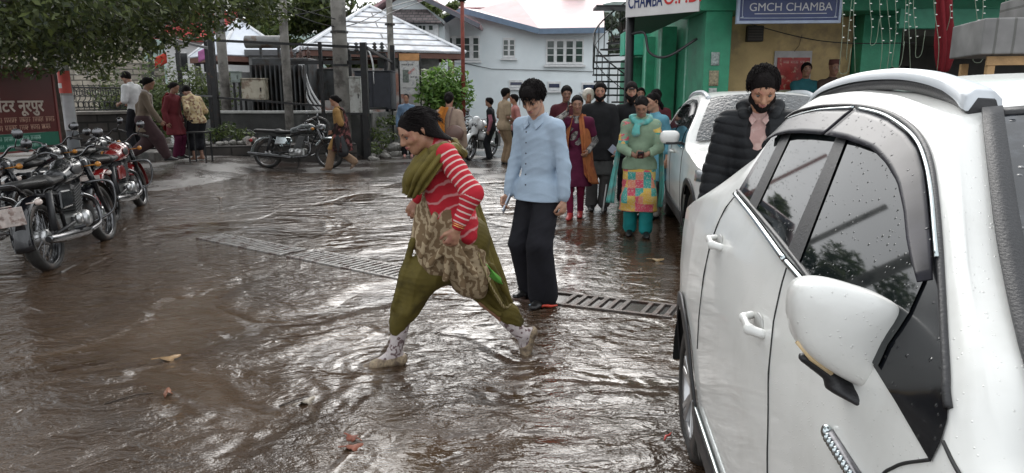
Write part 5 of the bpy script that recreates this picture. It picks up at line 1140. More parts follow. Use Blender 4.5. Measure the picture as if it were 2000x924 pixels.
# ---- the near car
def near_parts(root, body, add, line, YS, bel, top):
    T = [(.40, 1.245), (.375, 1.32), (.36, 1.42), (.385, 1.495), (.43, 1.515), (.501, 1.527), (.6, 1.537), (.688, 1.542), (.883, 1.546), (1.048, 1.540), (1.189, 1.526), (1.315, 1.503), (1.411, 1.475), (1.497, 1.438), (1.597, 1.384), (1.68, 1.336), (1.771, 1.281), (1.851, 1.232), (1.921, 1.189), (1.958, 1.161), (1.974, 1.13), (1.972, 1.092)]
    B = [(.40, 1.241), (.747, 1.218), (1.094, 1.190), (1.288, 1.179), (1.478, 1.164), (1.715, 1.136), (1.835, 1.116), (1.972, 1.088)]
    add('window_surround', T, B, .003, BLKG, nu=70, nv=14)
    add('rear_side_glass', [(.57, 1.475), (.75, 1.482), (.955, 1.48)], [(.73, 1.230), (.95, 1.212), (1.15, 1.197)], .0075, GLS, nu=20, nv=10)
    add('quarter_glass', [(.40, 1.42), (.475, 1.46)], [(.46, 1.247), (.615, 1.237)], .0075, GLS, nu=8, nv=8)
    add('front_side_glass', [(1.03, 1.475), (1.15, 1.478), (1.30, 1.465), (1.42, 1.435), (1.54, 1.39), (1.64, 1.34), (1.72, 1.285), (1.755, 1.22), (1.76, 1.15)], [(1.265, 1.189), (1.34, 1.182), (1.42, 1.175), (1.50, 1.168), (1.58, 1.160), (1.65, 1.151), (1.71, 1.143), (1.74, 1.138), (1.76, 1.135)], .0075, GLS, nu=34, nv=12)
    for a, b, c_, d_ in (((.95, 1.47), (1.15, 1.198), (1.024, 1.468), (1.262, 1.188)), ((.474, 1.455), (.62, 1.24), (.565, 1.46), (.73, 1.232))): add('pillar_trim', [a, c_], [b, d_], .011, BLKP, nu=6, nv=12)
    add('rain_visor', [(.375, 1.45), (.43, 1.503), (.52, 1.519), (.68, 1.533), (.93, 1.537)], [(.40, 1.42), (.48, 1.442), (.58, 1.455), (.72, 1.463), (.90, 1.468)], .01, VIS, nu=28, nv=6, offf=lambda t: .010 + .02 * t, solid=.003)
    add('rain_visor', [(.945, 1.537), (1.05, 1.532), (1.19, 1.517), (1.315, 1.494), (1.411, 1.466), (1.497, 1.428), (1.597, 1.374), (1.68, 1.327), (1.75, 1.285)], [(.915, 1.468), (1.058, 1.467), (1.244, 1.457), (1.367, 1.433), (1.468, 1.405), (1.559, 1.366), (1.638, 1.325), (1.684, 1.305), (1.748, 1.28)], .01, VIS, nu=36, nv=6, offf=lambda t: .010 + .02 * t, solid=.003)
    line('visor_trim', [(.43, 1.497), (.525, 1.512), (.677, 1.530), (.93, 1.541)], .012, .004, CHR); line('visor_trim', [(.95, 1.541), (1.124, 1.530), (1.266, 1.509), (1.381, 1.483), (1.479, 1.446), (1.571, 1.40), (1.659, 1.350), (1.72, 1.315)], .012, .004, CHR)
    line('window_seal', T[3:-2], .004, .006, BLKP, n=90)
    line('belt_chrome', [(.41, 1.235), (.747, 1.212), (1.17, 1.178)], .01, .009, CHR); line('belt_chrome', [(1.18, 1.177), (1.478, 1.158), (1.58, 1.146)], .01, .009, CHR); line('belt_seal', [(.41, 1.248), (.747, 1.226), (1.288, 1.186), (1.72, 1.142)], .009, .006, BLKP)
    # shut lines
    line('door_seam', [(1.175, 1.175), (1.26, .95), (1.33, .75), (1.36, .5), (1.36, .3)], .0005, .0028, SEAM); line('door_seam', [(1.965, 1.088), (1.90, 1.04), (1.862, .98), (1.852, .8), (1.85, .3)], .0005, .0028, SEAM)
    line('door_seam', [(.40, 1.24), (.36, 1.1), (.33, .85), (.30, .62)], .0005, .0028, SEAM); line('fender_seam', [(1.975, 1.12), (2.05, 1.10), (2.3, 1.06)], .0005, .003, SEAM)
    # handles
    for x, z, l in ((.475, 1.076, .10), (1.116, .995, .11)):
        for sg in (1, -1):
            h = empty('door_handle', (x, sg * (YS(x, z)), z)); h.parent = root; F = Field(); o = sg
            F.cap((-l / 2, o * .008, .006), (-l / 2 + .02, o * .032, .004), .011, .0115, k=.01); F.cap((-l / 2 + .02, o * .032, .004), (l / 2 - .02, o * .034, -.004), .0115, .013, (0, 1, 0), .75, .01); F.cap((l / 2 - .02, o * .034, -.004), (l / 2 + .003, o * .006, -.008), .013, .013, k=.01)
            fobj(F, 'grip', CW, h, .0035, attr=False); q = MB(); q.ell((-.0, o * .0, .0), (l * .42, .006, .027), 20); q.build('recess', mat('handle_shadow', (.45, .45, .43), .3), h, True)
    # model badge, plain bright bar with dark cells (lettering not legible in the photo)
    for sg in (1,):
        bd = empty('badge', (0, 0, 0)); bd.parent = root; P = lin([(1.672, .973), (1.83, .965)], 12); q = MB(); q.tube([(x, -YS(x, z) - .004, z) for x, z in P], .012, 8); q.build('plate', mat('badge_dark', (.08, .08, .09), .3, .5, var=.5, vs=60), bd, True)
        for k in range(1, 12, 1): x, z = P[k]; q = MB(); q.ell((x, -YS(x, z) - .012, z), (.006, .008, .010), 8); q.build('chrome_stud', CHR, bd, True)
        x, z = P[0]; q = MB(); q.ell((x - .004, -YS(x, z) - .008, z + .002), (.014, .01, .014), 12); q.build('chrome_tip', CHR, bd, True)
    # lower cladding
    add('sill_cladding', [(.22, .36), (1.0, .34), (2.0, .34)], [(.2, .2), (1.0, .19), (2.0, .19)], .012, BLKP, nu=20, nv=4, solid=.012); line('sill_trim', [(.25, .39), (.35, .37), (1.0, .352), (2.0, .35)], .012, .008, CHR)
    # roof rails
    for sg in (1, -1):
        P = [(.10, 1.497), (.18, 1.532), (.35, 1.58), (.65, 1.612), (.95, 1.618), (1.15, 1.604), (1.30, 1.575), (1.375, 1.552)]; yy = [.50, .515, .535, .545, .55, .55, .55, .552]
        P3 = cr([(x, sg * y, z + .008) for (x, z), y in zip(P, yy)], 50); q = MB(); W = np.interp(np.linspace(0, 1, 50), [0, .1, .8, .95, 1], [.012, .02, .024, .036, .034]); G = []
        for p, w_ in zip(P3, W): G.append([p + np.array([0, c_ * w_, s_ * w_ * .62]) for c_, s_ in ((1, -.9), (.95, .2), (.5, .9), (-.5, 1), (-1, .3), (-1, -.9))])
        q.grid(G); q.add(G[-1], [(0, 1, 2, 3, 4, 5)]); rl = q.build('roof_rail', RAILM, root, True)
        q = MB(); q.tube([(p[0], p[1], p[2] - .022) for p in P3], W * .9, 6); q.build('rail_gasket', BLKP, rl, True)
    # windscreen with dark border, scuttle, wiper
    WE = [(1.41, .565, 1.535), (1.55, .62, 1.455), (1.766, .70, 1.325), (1.98, .765, 1.205), (2.12, .78, 1.13)]
    q = MB(); P = cr(WE, 20); q.grid([[(x + .06 * (1 - t * t) * 1.0, y * t, z + .03 * (1 - t * t)) for t in np.linspace(-1, 1, 25)] for x, y, z in P]); q.build('windscreen', mat('screen_glass', (.012, .014, .017), .04, spec=.9, drops=45, col2=(.05, .055, .065), c2s=7), root, True)
    for sg in (1, -1):
        q = MB(); q.grid([[(x - .004, sg * (y + d), z - d * .1 + .012) for d in (.008, -.03)] for x, y, z in P]); q.build('screen_border', BLKP, root, True, solid=.006)
    q = MB(); q.grid([[(1.40 + .055 * (1 - t * t) + d, t * .56, 1.542 + .03 * (1 - t * t) - d * .5) for d in (-.004, .02)] for t in np.linspace(-1, 1, 21)]); q.build('screen_border', BLKP, root, True, solid=.005)
    # mirrors
    PIX = [(1543, 622), (1544, 585), (1556, 556), (1585, 546), (1625, 549), (1680, 564), (1725, 580), (1750, 598), (1752, 635), (1745, 680), (1733, 722), (1724, 762), (1690, 758), (1640, 735), (1590, 703), (1556, 668)]
    out_ = []
    for u, v in PIX:
        d = ray(u, v); t = 0; fw = CAR_FW; k = (CAR_C.to_2d().dot(fw) + 1.70) / (Vector((d.x, d.y)).dot(fw)); p = Vector((d.x, d.y)) * k - CAR_C.to_2d(); out_.append((p.dot(CAR_RT), CAMH + d.z * k + .0))
    out_ = np.array(out_); out_ = cr(np.vstack([out_, out_[:1]]), 56)[:-1]; cen = out_.mean(0)
    for sg in (1, -1):
        mr_ = empty('side_mirror', (1.70, sg * cen[0], cen[1])); mr_.parent = root; rel = out_ - cen; G = []
        for dx, sc in ((-.035, .95), (-.03, .99), (-.01, 1.), (.012, 1.), (.03, .98), (.044, .94), (.055, .87), (.063, .76), (.069, .58), (.073, .35), (.075, .12), (.0755, .0)):
            G.append([(dx * (.55 if dx > 0 else 1), sg * a * sc, b * sc + (dx > 0) * .05 * dx) for a, b in rel] + [(dx * (.55 if dx > 0 else 1), sg * rel[0][0] * sc, rel[0][1] * sc + (dx > 0) * .05 * dx)])
        q = MB(); q.grid(G); q.build('housing', CW, mr_, True)
        q = MB(); q.add([(-.034, sg * a * .9, b * .9) for a, b in rel], [tuple(range(len(rel)))]); q.build('mirror_glass', mat('mirror_glass', (.6, .62, .65), .03, 1.), mr_)
        F = Field(); lo_ = rel[:, 1].min(); F.cap((-.02, sg * .055, -.062), (-.02, -sg * .02, lo_ - .004), .014, .018, (0, 0, 1), .7, .02); F.cap((-.02, -sg * .0, lo_ - .002), (.05, -sg * .05, lo_ - .012), .018, .02, (0, 0, 1), .6, .02); F.cap((.05, -sg * .05, lo_ - .012), (.15, -sg * .075, lo_ + .002), .02, .026, (0, 0, 1), .7, .02); fobj(F, 'mirror_foot', BLKP, mr_, .006, attr=False)
        k_ = [len(rel) - 3, len(rel) - 6, len(rel) - 9]; q = MB(); q.tube([(.012, sg * rel[i][0], rel[i][1]) for i in k_], .005, 6); q.build('indicator', mat('indicator', (.6, .45, .25), .1), mr_, True)
CAR_YAW = 6.; CAR_C = Vector((1.64, 2.72, 0)); CAR_FW = Vector((-math.sin(R(CAR_YAW)), -math.cos(R(CAR_YAW)))); CAR_RT = Vector((-math.cos(R(CAR_YAW)), math.sin(R(CAR_YAW))))
def car_root(name, C_, yaw, label):      # local x forward, y towards the car's right
    o = empty(name, C_, 0, label, 'car'); o.matrix_world = Matrix.Translation(C_) @ Matrix(((-math.sin(yaw), -math.cos(yaw), 0), (-math.cos(yaw), math.sin(yaw), 0), (0, 0, 1))).to_4x4()
    return o
def rx(o, C_, yaw):     # proper rotation: mirror-free frame (x forward, y left) so flip y when building
    o.matrix_world = Matrix.Translation(C_) @ Matrix.Rotation(-math.pi / 2 - yaw, 4, 'Z')
nc = empty('parked_car', CAR_C, 0, 'near white SUV filling the right edge, wet, with smoked window visors', 'car'); rx(nc, CAR_C, R(CAR_YAW))
S1 = dict(x0=-.98, x1=2.9, side=YSIDE, r=.33, axles=(-.14, 2.42), axz=.25, arch=.40, rock=.24,
  taper=[(-.98, .80), (-.85, .88), (-.6, .945), (-.3, .98), (.0, 1.), (2.2, 1.), (2.5, .97), (2.8, .86), (2.9, .8)],
  belt=[(-1, 1.2), (3, 1.1)],
  top=[(-.98, .85), (-.9, .92), (-.6, 1.02), (-.3, 1.10), (0, 1.165), (.20, 1.22), (.30, 1.27), (.35, 1.42), (.375, 1.495), (.43, 1.519), (.5, 1.531), (.69, 1.547), (.88, 1.551), (1.05, 1.545), (1.19, 1.531), (1.315, 1.508), (1.41, 1.480), (1.5, 1.443), (1.6, 1.389), (1.68, 1.341), (1.77, 1.286), (1.85, 1.237), (1.92, 1.194), (1.96, 1.165), (1.985, 1.12), (2.05, 1.085), (2.3, 1.04), (2.7, .90), (2.9, .75)],
  edge_y=[(-.98, .5), (-.6, .47), (0, .50), (.3, .53), (.5, .545), (1.0, .56), (1.41, .58), (1.55, .63), (1.766, .71), (1.98, .775), (2.1, .76), (2.9, .6)],
  edge_z=[(-.98, .92), (-.8, 1.08), (-.6, 1.19), (-.3, 1.30), (0, 1.42), (.3, 1.525), (.5, 1.577), (.8, 1.588), (1.1, 1.575), (1.30, 1.55), (1.41, 1.527), (1.55, 1.447), (1.766, 1.313), (1.98, 1.205), (2.05, 1.13), (2.3, 1.08), (2.7, .97), (2.9, .8)],
  crown=[(-.98, .98), (-.8, 1.15), (-.5, 1.33), (-.2, 1.47), (.1, 1.56), (.3, 1.60), (.8, 1.638), (1.2, 1.62), (1.45, 1.565), (1.62, 1.48), (1.83, 1.345), (2.05, 1.20), (2.15, 1.14), (2.4, 1.11), (2.7, 1.0), (2.9, .85)], f=near_parts)
# local y points to the car's left with the proper rotation; parts are symmetric except the badge, which is put on the visible right side
_ys = lambda f: f
car(nc, S1)
# ---- the farther car
def far_parts(root, body, add, line, YS, bel, top):
    T = [(-.12, 1.10), (-.2, 1.18), (-.05, 1.40), (.2, 1.505), (.6, 1.535), (1.0, 1.53), (1.3, 1.49), (1.6, 1.38), (1.85, 1.22), (2.0, 1.09), (2.06, 1.05)]; B = [(-.12, 1.09), (.4, 1.08), (1.2, 1.055), (2.06, 1.03)]
    add('window_surround', T, B, .003, BLKG, nu=50, nv=10)
    add('rear_side_glass', [(.12, 1.44), (.5, 1.475), (.78, 1.478)], [(.2, 1.115), (.5, 1.11), (.85, 1.10)], .008, GLS, nu=16, nv=6); add('front_side_glass', [(.90, 1.478), (1.2, 1.455), (1.5, 1.36), (1.72, 1.22)], [(.96, 1.096), (1.25, 1.085), (1.55, 1.078), (1.75, 1.073)], .008, GLS, nu=18, nv=6)
    add('rain_visor', [(.0, 1.41), (.2, 1.49), (.6, 1.515), (.85, 1.516)], [(.06, 1.40), (.22, 1.45), (.6, 1.475), (.84, 1.475)], .01, VIS, nu=18, nv=4, offf=lambda t: .012 + .03 * t, solid=.003); add('rain_visor', [(.88, 1.516), (1.1, 1.50), (1.3, 1.46), (1.55, 1.37)], [(.88, 1.472), (1.08, 1.46), (1.25, 1.42), (1.48, 1.335)], .01, VIS, nu=18, nv=4, offf=lambda t: .012 + .03 * t, solid=.003)
    line('belt_chrome', [(-.1, 1.088), (.5, 1.078), (1.3, 1.052), (1.9, 1.032)], .01, .01, CHR)
    for p in ([(.86, 1.06), (.84, .8), (.86, .35)], [(1.98, 1.03), (1.97, .8), (1.93, .35)], [(.05, 1.07), (.15, .75), (.3, .55)]): line('door_seam', p, .0005, .004, SEAM)
    for x in (.25, 1.2):
        for sg in (1, -1): q = MB(); q.tube([(x - .1, sg * (YS(x, .95) + .005), .95), (x - .07, sg * (YS(x, .95) + .04), .952), (x + .07, sg * (YS(x, .95) + .04), .948), (x + .1, sg * (YS(x, .95) + .005), .945)], .014, 8); q.build('door_handle', CW, root, True)
    add('sill_cladding', [(.42, .40), (1.2, .38), (2.1, .38)], [(.4, .24), (1.2, .23), (2.1, .23)], .012, BLKP, nu=20, nv=4, solid=.012)
    for sg in (1, -1):
        P3 = cr([(-.5, sg * .54, 1.50), (-.2, sg * .56, 1.565), (.3, sg * .57, 1.61), (.9, sg * .57, 1.615), (1.2, sg * .57, 1.59), (1.38, sg * .565, 1.545)], 30); q = MB(); q.tube(P3, np.interp(np.linspace(0, 1, 30), [0, .1, .9, 1], [.012, .022, .026, .03]), 8); q.build('roof_rail', RAILM, root, True)
        mr_ = empty('side_mirror', (1.72, sg * (YS(1.7, 1.07) + .13), 1.13)); mr_.parent = root; F = Field(); F.cap((0, sg * .045, .015), (0, -sg * .05, .02), .062, .058, (1, 0, 0), .7, .02); F.cap((0, sg * .05, -.02), (0, -sg * .05, -.03), .045, .045, (1, 0, 0), .7, .03); fobj(F, 'housing', CW, mr_, .012, attr=False); q = MB(); q.bar((0, -sg * .13, -.055), (0, sg * .04, -.06), .06, .03); q.build('mirror_foot', BLKP, mr_, bevel=.005)
        q = MB(); q.grid([[(x + dz * .5, sg * (YS(x, .86) + .006), .86 + dz) for dz in (-.05, .05)] for x in np.linspace(2.95, 3.28, 8)]); q.build('headlight', mat('lamp_glass', (.3, .32, .34), .08, spec=1.), root, True, solid=.02)
    WE = [(1.43, .55, 1.53), (1.7, .65, 1.36), (1.95, .74, 1.19), (2.1, .78, 1.09)]; q = MB(); P = cr(WE, 14); q.grid([[(x + .09 * (1 - t * t), y * t, z + .028 + .04 * (1 - t * t)) for t in np.linspace(-1, 1, 21)] for x, y, z in P]); q.build('windscreen', mat('rainy_screen', (.03, .034, .036), .08, spec=.6, drops=30, var=.7, vs=18, bump=.35, bs=30), root, True)
    q = MB(); q.grid([[(x - .003, y * 1.02, z + .008) for x, y, z in ((p[0] - d, (p[1] + .012) * s_, p[2] + d * .5) for d in (.0, .02))] for s_ in (-1, 1) for p in P][:14]); 
    q = MB(); q.bb(3.36, 3.42, -.5, .5, .55, .80); g = q.build('grille', BLKG, root, bevel=.02); 
    for i in range(4): q = MB(); q.bb(3.421, 3.43, -.46, .46, .58 + i * .055, .592 + i * .055); q.build('grille_bar', CHR, g)
    q = MB(); q.bb(3.3, 3.40, -.74, .74, .24, .44); q.build('bumper_insert', BLKP, root, bevel=.03)
    for sg in (1, -1): q = MB(); q.lathe([(.001, .03), (.05, .02), (.07, 0), (.07, -.03)], (3.32, sg * .66, .5), (1, 0, 0), 16); q.build('fog_lamp', CHR, root, True)
    q = MB(); q.bb(3.43, 3.44, -.26, .26, .42, .54); q.build('number_plate', mat('plate_white', (.6, .6, .58), .5), root)
S2 = dict(x0=-.75, x1=3.38, side=YSIDE, r=.34, axles=(0, 2.62), axz=.33, arch=.41, rock=.3,
  taper=[(-.75, .86), (-.5, .95), (0, 1.), (2.6, 1.), (2.95, .97), (3.2, .88), (3.38, .76)], belt=[(-1, 1.1), (3, 1.)],
  top=[(-.75, .9), (-.6, 1.3), (-.2, 1.46), (.2, 1.51), (.6, 1.54), (1.0, 1.535), (1.3, 1.495), (1.6, 1.385), (1.85, 1.225), (2.0, 1.09), (2.08, 1.04), (2.6, 1.0), (3.0, .93), (3.25, .84), (3.38, .70)],
  edge_y=[(-.75, .5), (0, .54), (1.43, .575), (1.7, .67), (1.95, .76), (2.1, .79), (2.3, .72), (3.38, .6)],
  edge_z=[(-.75, .95), (-.6, 1.4), (-.2, 1.52), (.3, 1.585), (.9, 1.595), (1.2, 1.575), (1.43, 1.53), (1.7, 1.355), (1.95, 1.18), (2.1, 1.07), (2.6, 1.04), (3.0, .97), (3.25, .88), (3.38, .72)],
  crown=[(-.75, .95), (-.6, 1.45), (-.2, 1.57), (.5, 1.635), (1.2, 1.62), (1.5, 1.565), (1.8, 1.38), (2.05, 1.21), (2.2, 1.12), (2.6, 1.08), (3.0, 1.02), (3.25, .92), (3.38, .75)], f=far_parts)
FC = Vector((2.02 + .9, 9.15, -.0)); fc = empty('parked_car', FC, 0, 'farther white SUV with a rain-covered windscreen behind the bearded man', 'car'); rx(fc, FC, R(7)); car(fc, S2)
CHM = mat('bike_chrome', (.15, .15, .155), .2, 1., var=.25, vs=14)
# ================================================================ motorcycles
def moto(loc, rz, paint, label, z=0., lean=5., spokes=18, plate=None, guard=True, panel=None, fend=None, fairing=False, chrome_tank=False, name='motorcycle'):
    root = empty(name, (loc[0], loc[1], z), 0, label, 'motorcycle'); root.rotation_euler = (R(-lean), 0, R(rz)) ; root.rotation_mode = 'XYZ'
    fend = fend or paint; panel = panel or paint
    def wl(x, r=.32, w=.1):
        wr = empty('wheel', (x, 0, r)); wr.parent = root
        q = MB(); q.lathe([(r * .80, -w / 2), (r * .93, -w / 2), (r, -w * .2), (r, w * .2), (r * .93, w / 2), (r * .80, w / 2)], axis=(0, 1, 0), n=36, closed=True); q.build('tyre', RUBB, wr, True)
        q = MB(); q.lathe([(r * .81, -w * .42), (r * .77, -w * .3), (r * .76, 0), (r * .77, w * .3), (r * .81, w * .42)], axis=(0, 1, 0), n=36, closed=True); rm = q.build('rim', CHM, wr, True)
        q = MB()
        for k in range(spokes):
            a = 2 * math.pi * k / spokes; b = a + (.35 if k % 2 else -.35); sy = .03 if k % 2 else -.03; q.tube([(.05 * math.cos(b), sy, .05 * math.sin(b)), (r * .78 * math.cos(a), 0, r * .78 * math.sin(a))], .0028, 4)
        q.build('spokes', CHM, rm); q = MB(); q.lathe([(0, -.06), (.055, -.06), (.075, -.045), (.075, .045), (.055, .06), (0, .06)], axis=(0, 1, 0), n=18); q.build('hub', ALU, wr, True)
    wl(0); wl(1.38)
    def fender(cx, r0, a0, a1, w, m, nm='fender'):
        q = MB(); q.grid([[(cx + (r0 - .035 * abs(t) ** 2.2) * math.cos(a), t * w, .32 + (r0 - .035 * abs(t) ** 2.2) * math.sin(a)) for t in np.linspace(-1, 1, 9)] for a in np.linspace(R(a0), R(a1), 22)]); return q.build(nm, m, root, True, solid=.004)
    fender(0, .39, 25, 190, .085, fend, 'rear_fender'); fender(1.38, .375, -5, 150, .075, fend, 'front_fender')
    q = MB()     # frame, fork, swing arm
    for y in (-.11, .11): q.tube([(0, y, .32), (.45, y, .36), (.5, y * .8, .40)], .018, 6); q.tube([(.02, y, .36), (.12, y, .70)], .032, 8); q.tube([(1.38, y * .8, .32), (1.12, y * .8, .92)], .025, 8)
    q.tube([(.1, 0, .70), (.5, 0, .66), (.5, 0, .3), (.85, 0, .27), (1.1, 0, .75), (.95, 0, .82), (.5, 0, .70)], .02, 6); q.build('frame', BLKP, root, True)
    for y in (-.11, .11): q = MB(); q.tube([(1.30, y * .8, .51), (1.15, y * .8, .86)], .032, 10); q.build('fork_cover', CHM if fend is CHR else BLKG, root, True)
    F = Field(); F.cap((.60, 0, .80), (.95, 0, .86), .105, .125, (0, 1, 0), 1.05, .03); F.cap((.80, 0, .86), (1.0, 0, .86), .12, .095, k=.04); F.cap((.58, 0, .78), (.7, 0, .82), .07, .10, k=.04); F.plane((.7, 0, .745), (0, 0, -1)); tk = fobj(F, 'tank', paint, root, .012, attr=False)
    q = MB(); q.lathe([(.0, .03), (.028, .03), (.03, 0)], (.86, 0, .985), n=12); q.build('fuel_cap', CHM, tk, True)
    for sg in (-1, 1):
        q = MB(); q.ell((.82, sg * .125, .85), (.12, .012, .05), 14); q.build('knee_pad', CHM if chrome_tank else BLKP, tk, True)
        q = MB(); q.prism([(.20, .52), (.44, .52), (.50, .60), (.46, .69), (.26, .70)], sg * .12, sg * .16, 'xz'); q.build('side_panel', panel, root, bevel=.02)
        q = MB(); q.tube([(.30, sg * .16, .32), (.36, sg * .24, .32)], .018, 8); q.build('footpeg', BLKP, root)
    F = Field(); F.cap((.28, 0, .79), (.56, 0, .80), .125, .10, (0, 0, 1), .42, .02); F.cap((.26, 0, .82), (.3, 0, .80), .11, k=.02, n=(0, 0, 1), q=.5); fobj(F, 'rider_seat', mat('seat_black', (.012, .011, .011), .5, bump=.2, bs=90), root, .014, attr=False)
    F = Field(); F.cap((-.22, 0, .83), (.16, 0, .81), .10, .11, (0, 0, 1), .4, .02); fobj(F, 'pillion_seat', mat('seat_black', (.012, .011, .011)), root, .014, attr=False)
    q = MB(); q.bb(.50, .86, -.11, .11, .26, .44); e = q.build('engine', mat('engine_alu', (.3, .3, .29), .38, .7, var=.3, vs=10), root, bevel=.03)
    for sg in (-1, 1): q = MB(); q.lathe([(0, sg * .04), (.07, sg * .035), (.085, 0), (.085, -sg * .02)], (.72, sg * .12, .36), (0, 1, 0), 20); q.build('engine_cover', ALU, e, True); q = MB(); q.lathe([(0, sg * .03), (.045, sg * .028), (.055, 0)], (.56, sg * .12, .38), (0, 1, 0), 16); q.build('engine_cover', ALU, e, True)
    q = MB()
    for i in range(9): q.box((.70 + .012 * i, 0, .47 + .027 * i), (.20, .19, .012), Matrix.Rotation(R(-14), 3, 'Y'))
    q.box((.75, 0, .58), (.13, .13, .26), Matrix.Rotation(R(14), 3, 'Y')); q.build('cylinder_fins', mat('fin_grey', (.12, .12, .12), .4, .5), e)
    q = MB(); q.tube(cr([(.84, -.08, .60), (.98, -.13, .52), (1.0, -.15, .38), (.90, -.16, .27), (.60, -.17, .24)], 22), .024, 10); q.build('exhaust_pipe', CHM, root, True)
    q = MB(); q.tube([(.60, -.17, .24), (.54, -.18, .245), (.48, -.19, .25), (-.1, -.21, .30), (-.34, -.215, .33), (-.37, -.215, .333)], [.026, .034, .045, .047, .036, .028], 14); q.build('silencer', CHM, root, True)
    q = MB(); q.tube([(-.345, -.215, .331), (-.376, -.215, .334)], .024, 10); q.build('silencer_mouth', DKW, root)
    q = MB(); q.tube(cr([(1.02, .37, 1.02), (1.08, .22, 1.06), (1.13, .08, .98), (1.13, -.08, .98), (1.08, -.22, 1.06), (1.02, -.37, 1.02)], 26), .012, 8); hb = q.build('handlebar', CHM, root, True)
    for sg in (-1, 1):
        q = MB(); q.tube([(1.03, sg * .29, 1.04), (.985, sg * .41, 1.0)], .018, 8); q.build('grip', RUBB, hb, True); q = MB(); q.tube([(1.05, sg * .27, 1.05), (1.02, sg * .33, 1.15)], .006, 6); ms_ = q.build('mirror_stalk', CHM, hb, True); q = MB(); q.lathe([(0, .012), (.045, .01), (.055, 0), (.05, -.012), (0, -.014)], (1.02, sg * .345, 1.18), (1, 0, .1), 18); q.build('mirror', CHM, hb, True)
        q = MB(); q.tube([(1.09, sg * .1, .86), (1.09, sg * .22, .86)], .007, 6); q.ell((1.09, sg * .235, .86), (.04, .03, .03), 12); q.build('indicator', mat('amber', (.5, .2, .03), .2), root, True)
        q = MB(); q.tube([(-.22, sg * .06, .66), (-.24, sg * .16, .66)], .007, 6); q.ell((-.25, sg * .175, .66), (.045, .03, .03), 12); q.build('indicator', mat('lamp_clear', (.5, .42, .38), .15), root, True)
    q = MB(); q.lathe([(.0, .12), (.07, .11), (.095, .06), (.1, 0), (.09, -.06), (.05, -.1)][::-1], (1.19, 0, .88), (1, 0, 0), 24); hl = q.build('headlight', CHM, root, True); q = MB(); q.lathe([(0, .0), (.088, -.012)], (1.305, 0, .88), (1, 0, 0), 24); q.build('lens', mat('lens', (.45, .47, .48), .05, spec=1.), hl, True)
    q = MB(); q.ell((-.38, 0, .62), (.035, .045, .04), 14); q.build('tail_light', mat('tail_red', (.35, .01, .01), .15), root, True)
    q = MB(); q.bb(-.44, -.43, -.12, .12, .50, .66); q.build('number_plate', plate or mat('plate_worn', (.42, .36, .33), .5, var=.3, vs=18, col2=(.2, .14, .12), c2s=16), root, bevel=.006)
    q = MB(); q.bar((-.36, 0, .62), (-.425, 0, .60), .04); q.build('plate_bracket', BLKP, root); q = MB(); q.tube([(.62, .15, .28), (.56, .30, .02)], .012, 6); q.build('side_stand', BLKP, root)
    if guard:
        q = MB(); q.tube(cr([(.98, -.06, .70), (1.02, -.30, .68), (1.03, -.34, .55), (1.0, -.28, .36), (.92, -.08, .28)], 24), .013, 8); q.tube(cr([(.98, .06, .70), (1.02, .30, .68), (1.03, .34, .55), (1.0, .28, .36), (.92, .08, .28)], 24), .013, 8); q.build('crash_guard', CHM, root, True)
    q = MB(); q.tube(cr([(-.30, -.10, .76), (-.42, -.09, .84), (-.45, 0, .85), (-.42, .09, .84), (-.30, .10, .76)], 16), .009, 6); q.build('grab_rail', CHM, root, True)
    if fairing:
        F = Field(); F.cap((1.18, -.10, .90), (1.18, .10, .90), .12, .12, (1, 0, 0), .7, .03); F.cap((1.22, 0, .70), (1.2, 0, 1.0), .10, .10, k=.03); F.cap((1.0, -.16, .62), (1.05, .16, .62), .11, k=.04); fobj(F, 'fairing', paint, root, .016, attr=False)
    return root
BP = mat('bike_black', (.008, .008, .010), .12, var=.2, coat=.5); BG = mat('bike_gunmetal', (.08, .085, .085), .12, .7, var=.2, vs=8); BR = mat('bike_red', (.20, .012, .012), .15, var=.15, coat=.6); BW = mat('bike_white', (.55, .56, .56), .2, var=.1, coat=.4); BT = mat('bike_teal', (.02, .06, .06), .15, coat=.5)
r_a, f_a = gnd(548, 322), gnd(682, 331)
moto((r_a.x, 15.35), -3, BG, 'gleaming chrome and black classic motorcycle parked side-on in front of the stone kerb', lean=6, fend=CHR, panel=CHR, chrome_tank=True, spokes=24)
moto((-4.28, 6.25), 101, BP, 'near black classic motorcycle with a long chrome silencer standing in the flood water', z=-.02, lean=9, spokes=24)
moto((-4.98, 6.0), 99, BP, 'leftmost black motorcycle, cut off by the picture edge, with a worn number plate', z=-.02, lean=9)
moto((-5.12, 8.75), 104, BR, 'glossy red motorcycle with a chrome crash guard parked beyond the near black one', z=-.03, lean=8, fend=BR, panel=BR)
moto((-5.75, 8.1), 98, BP, 'black motorcycle squeezed between the red motorcycle and the red signboard', z=-.03, lean=8)
moto((-6.15, 9.9), 100, BP, 'farthest black motorcycle of the left row, its handlebar against the stone wall', z=-.02, lean=7)
_s = at(937, 297, 17.6); moto((_s.x + .25, 18.6), -112, BW, 'white-faired motorcycle facing the road in front of the pale blue building', lean=8, fairing=True, guard=False)
_s = at(925, 290, 19.3); moto((_s.x - .1, 20.0), -118, BP, 'dark motorcycle parked behind the white-faired one', lean=8, fairing=True, guard=False)
ty = MB(); ty.lathe([(.26, -.06), (.31, -.065), (.34, 0), (.31, .065), (.26, .06)], axis=(0, 1, 0), n=30, closed=True); o = ty.build('tyre', RUBB, None, True); o.location = (at(622, 260, 17.1).x, 17.05, .76); o.rotation_euler = (R(-12), 0, R(8)); tag(o, 'loose black tyre leaning on the low wall above the chrome motorcycle', 'tyre')
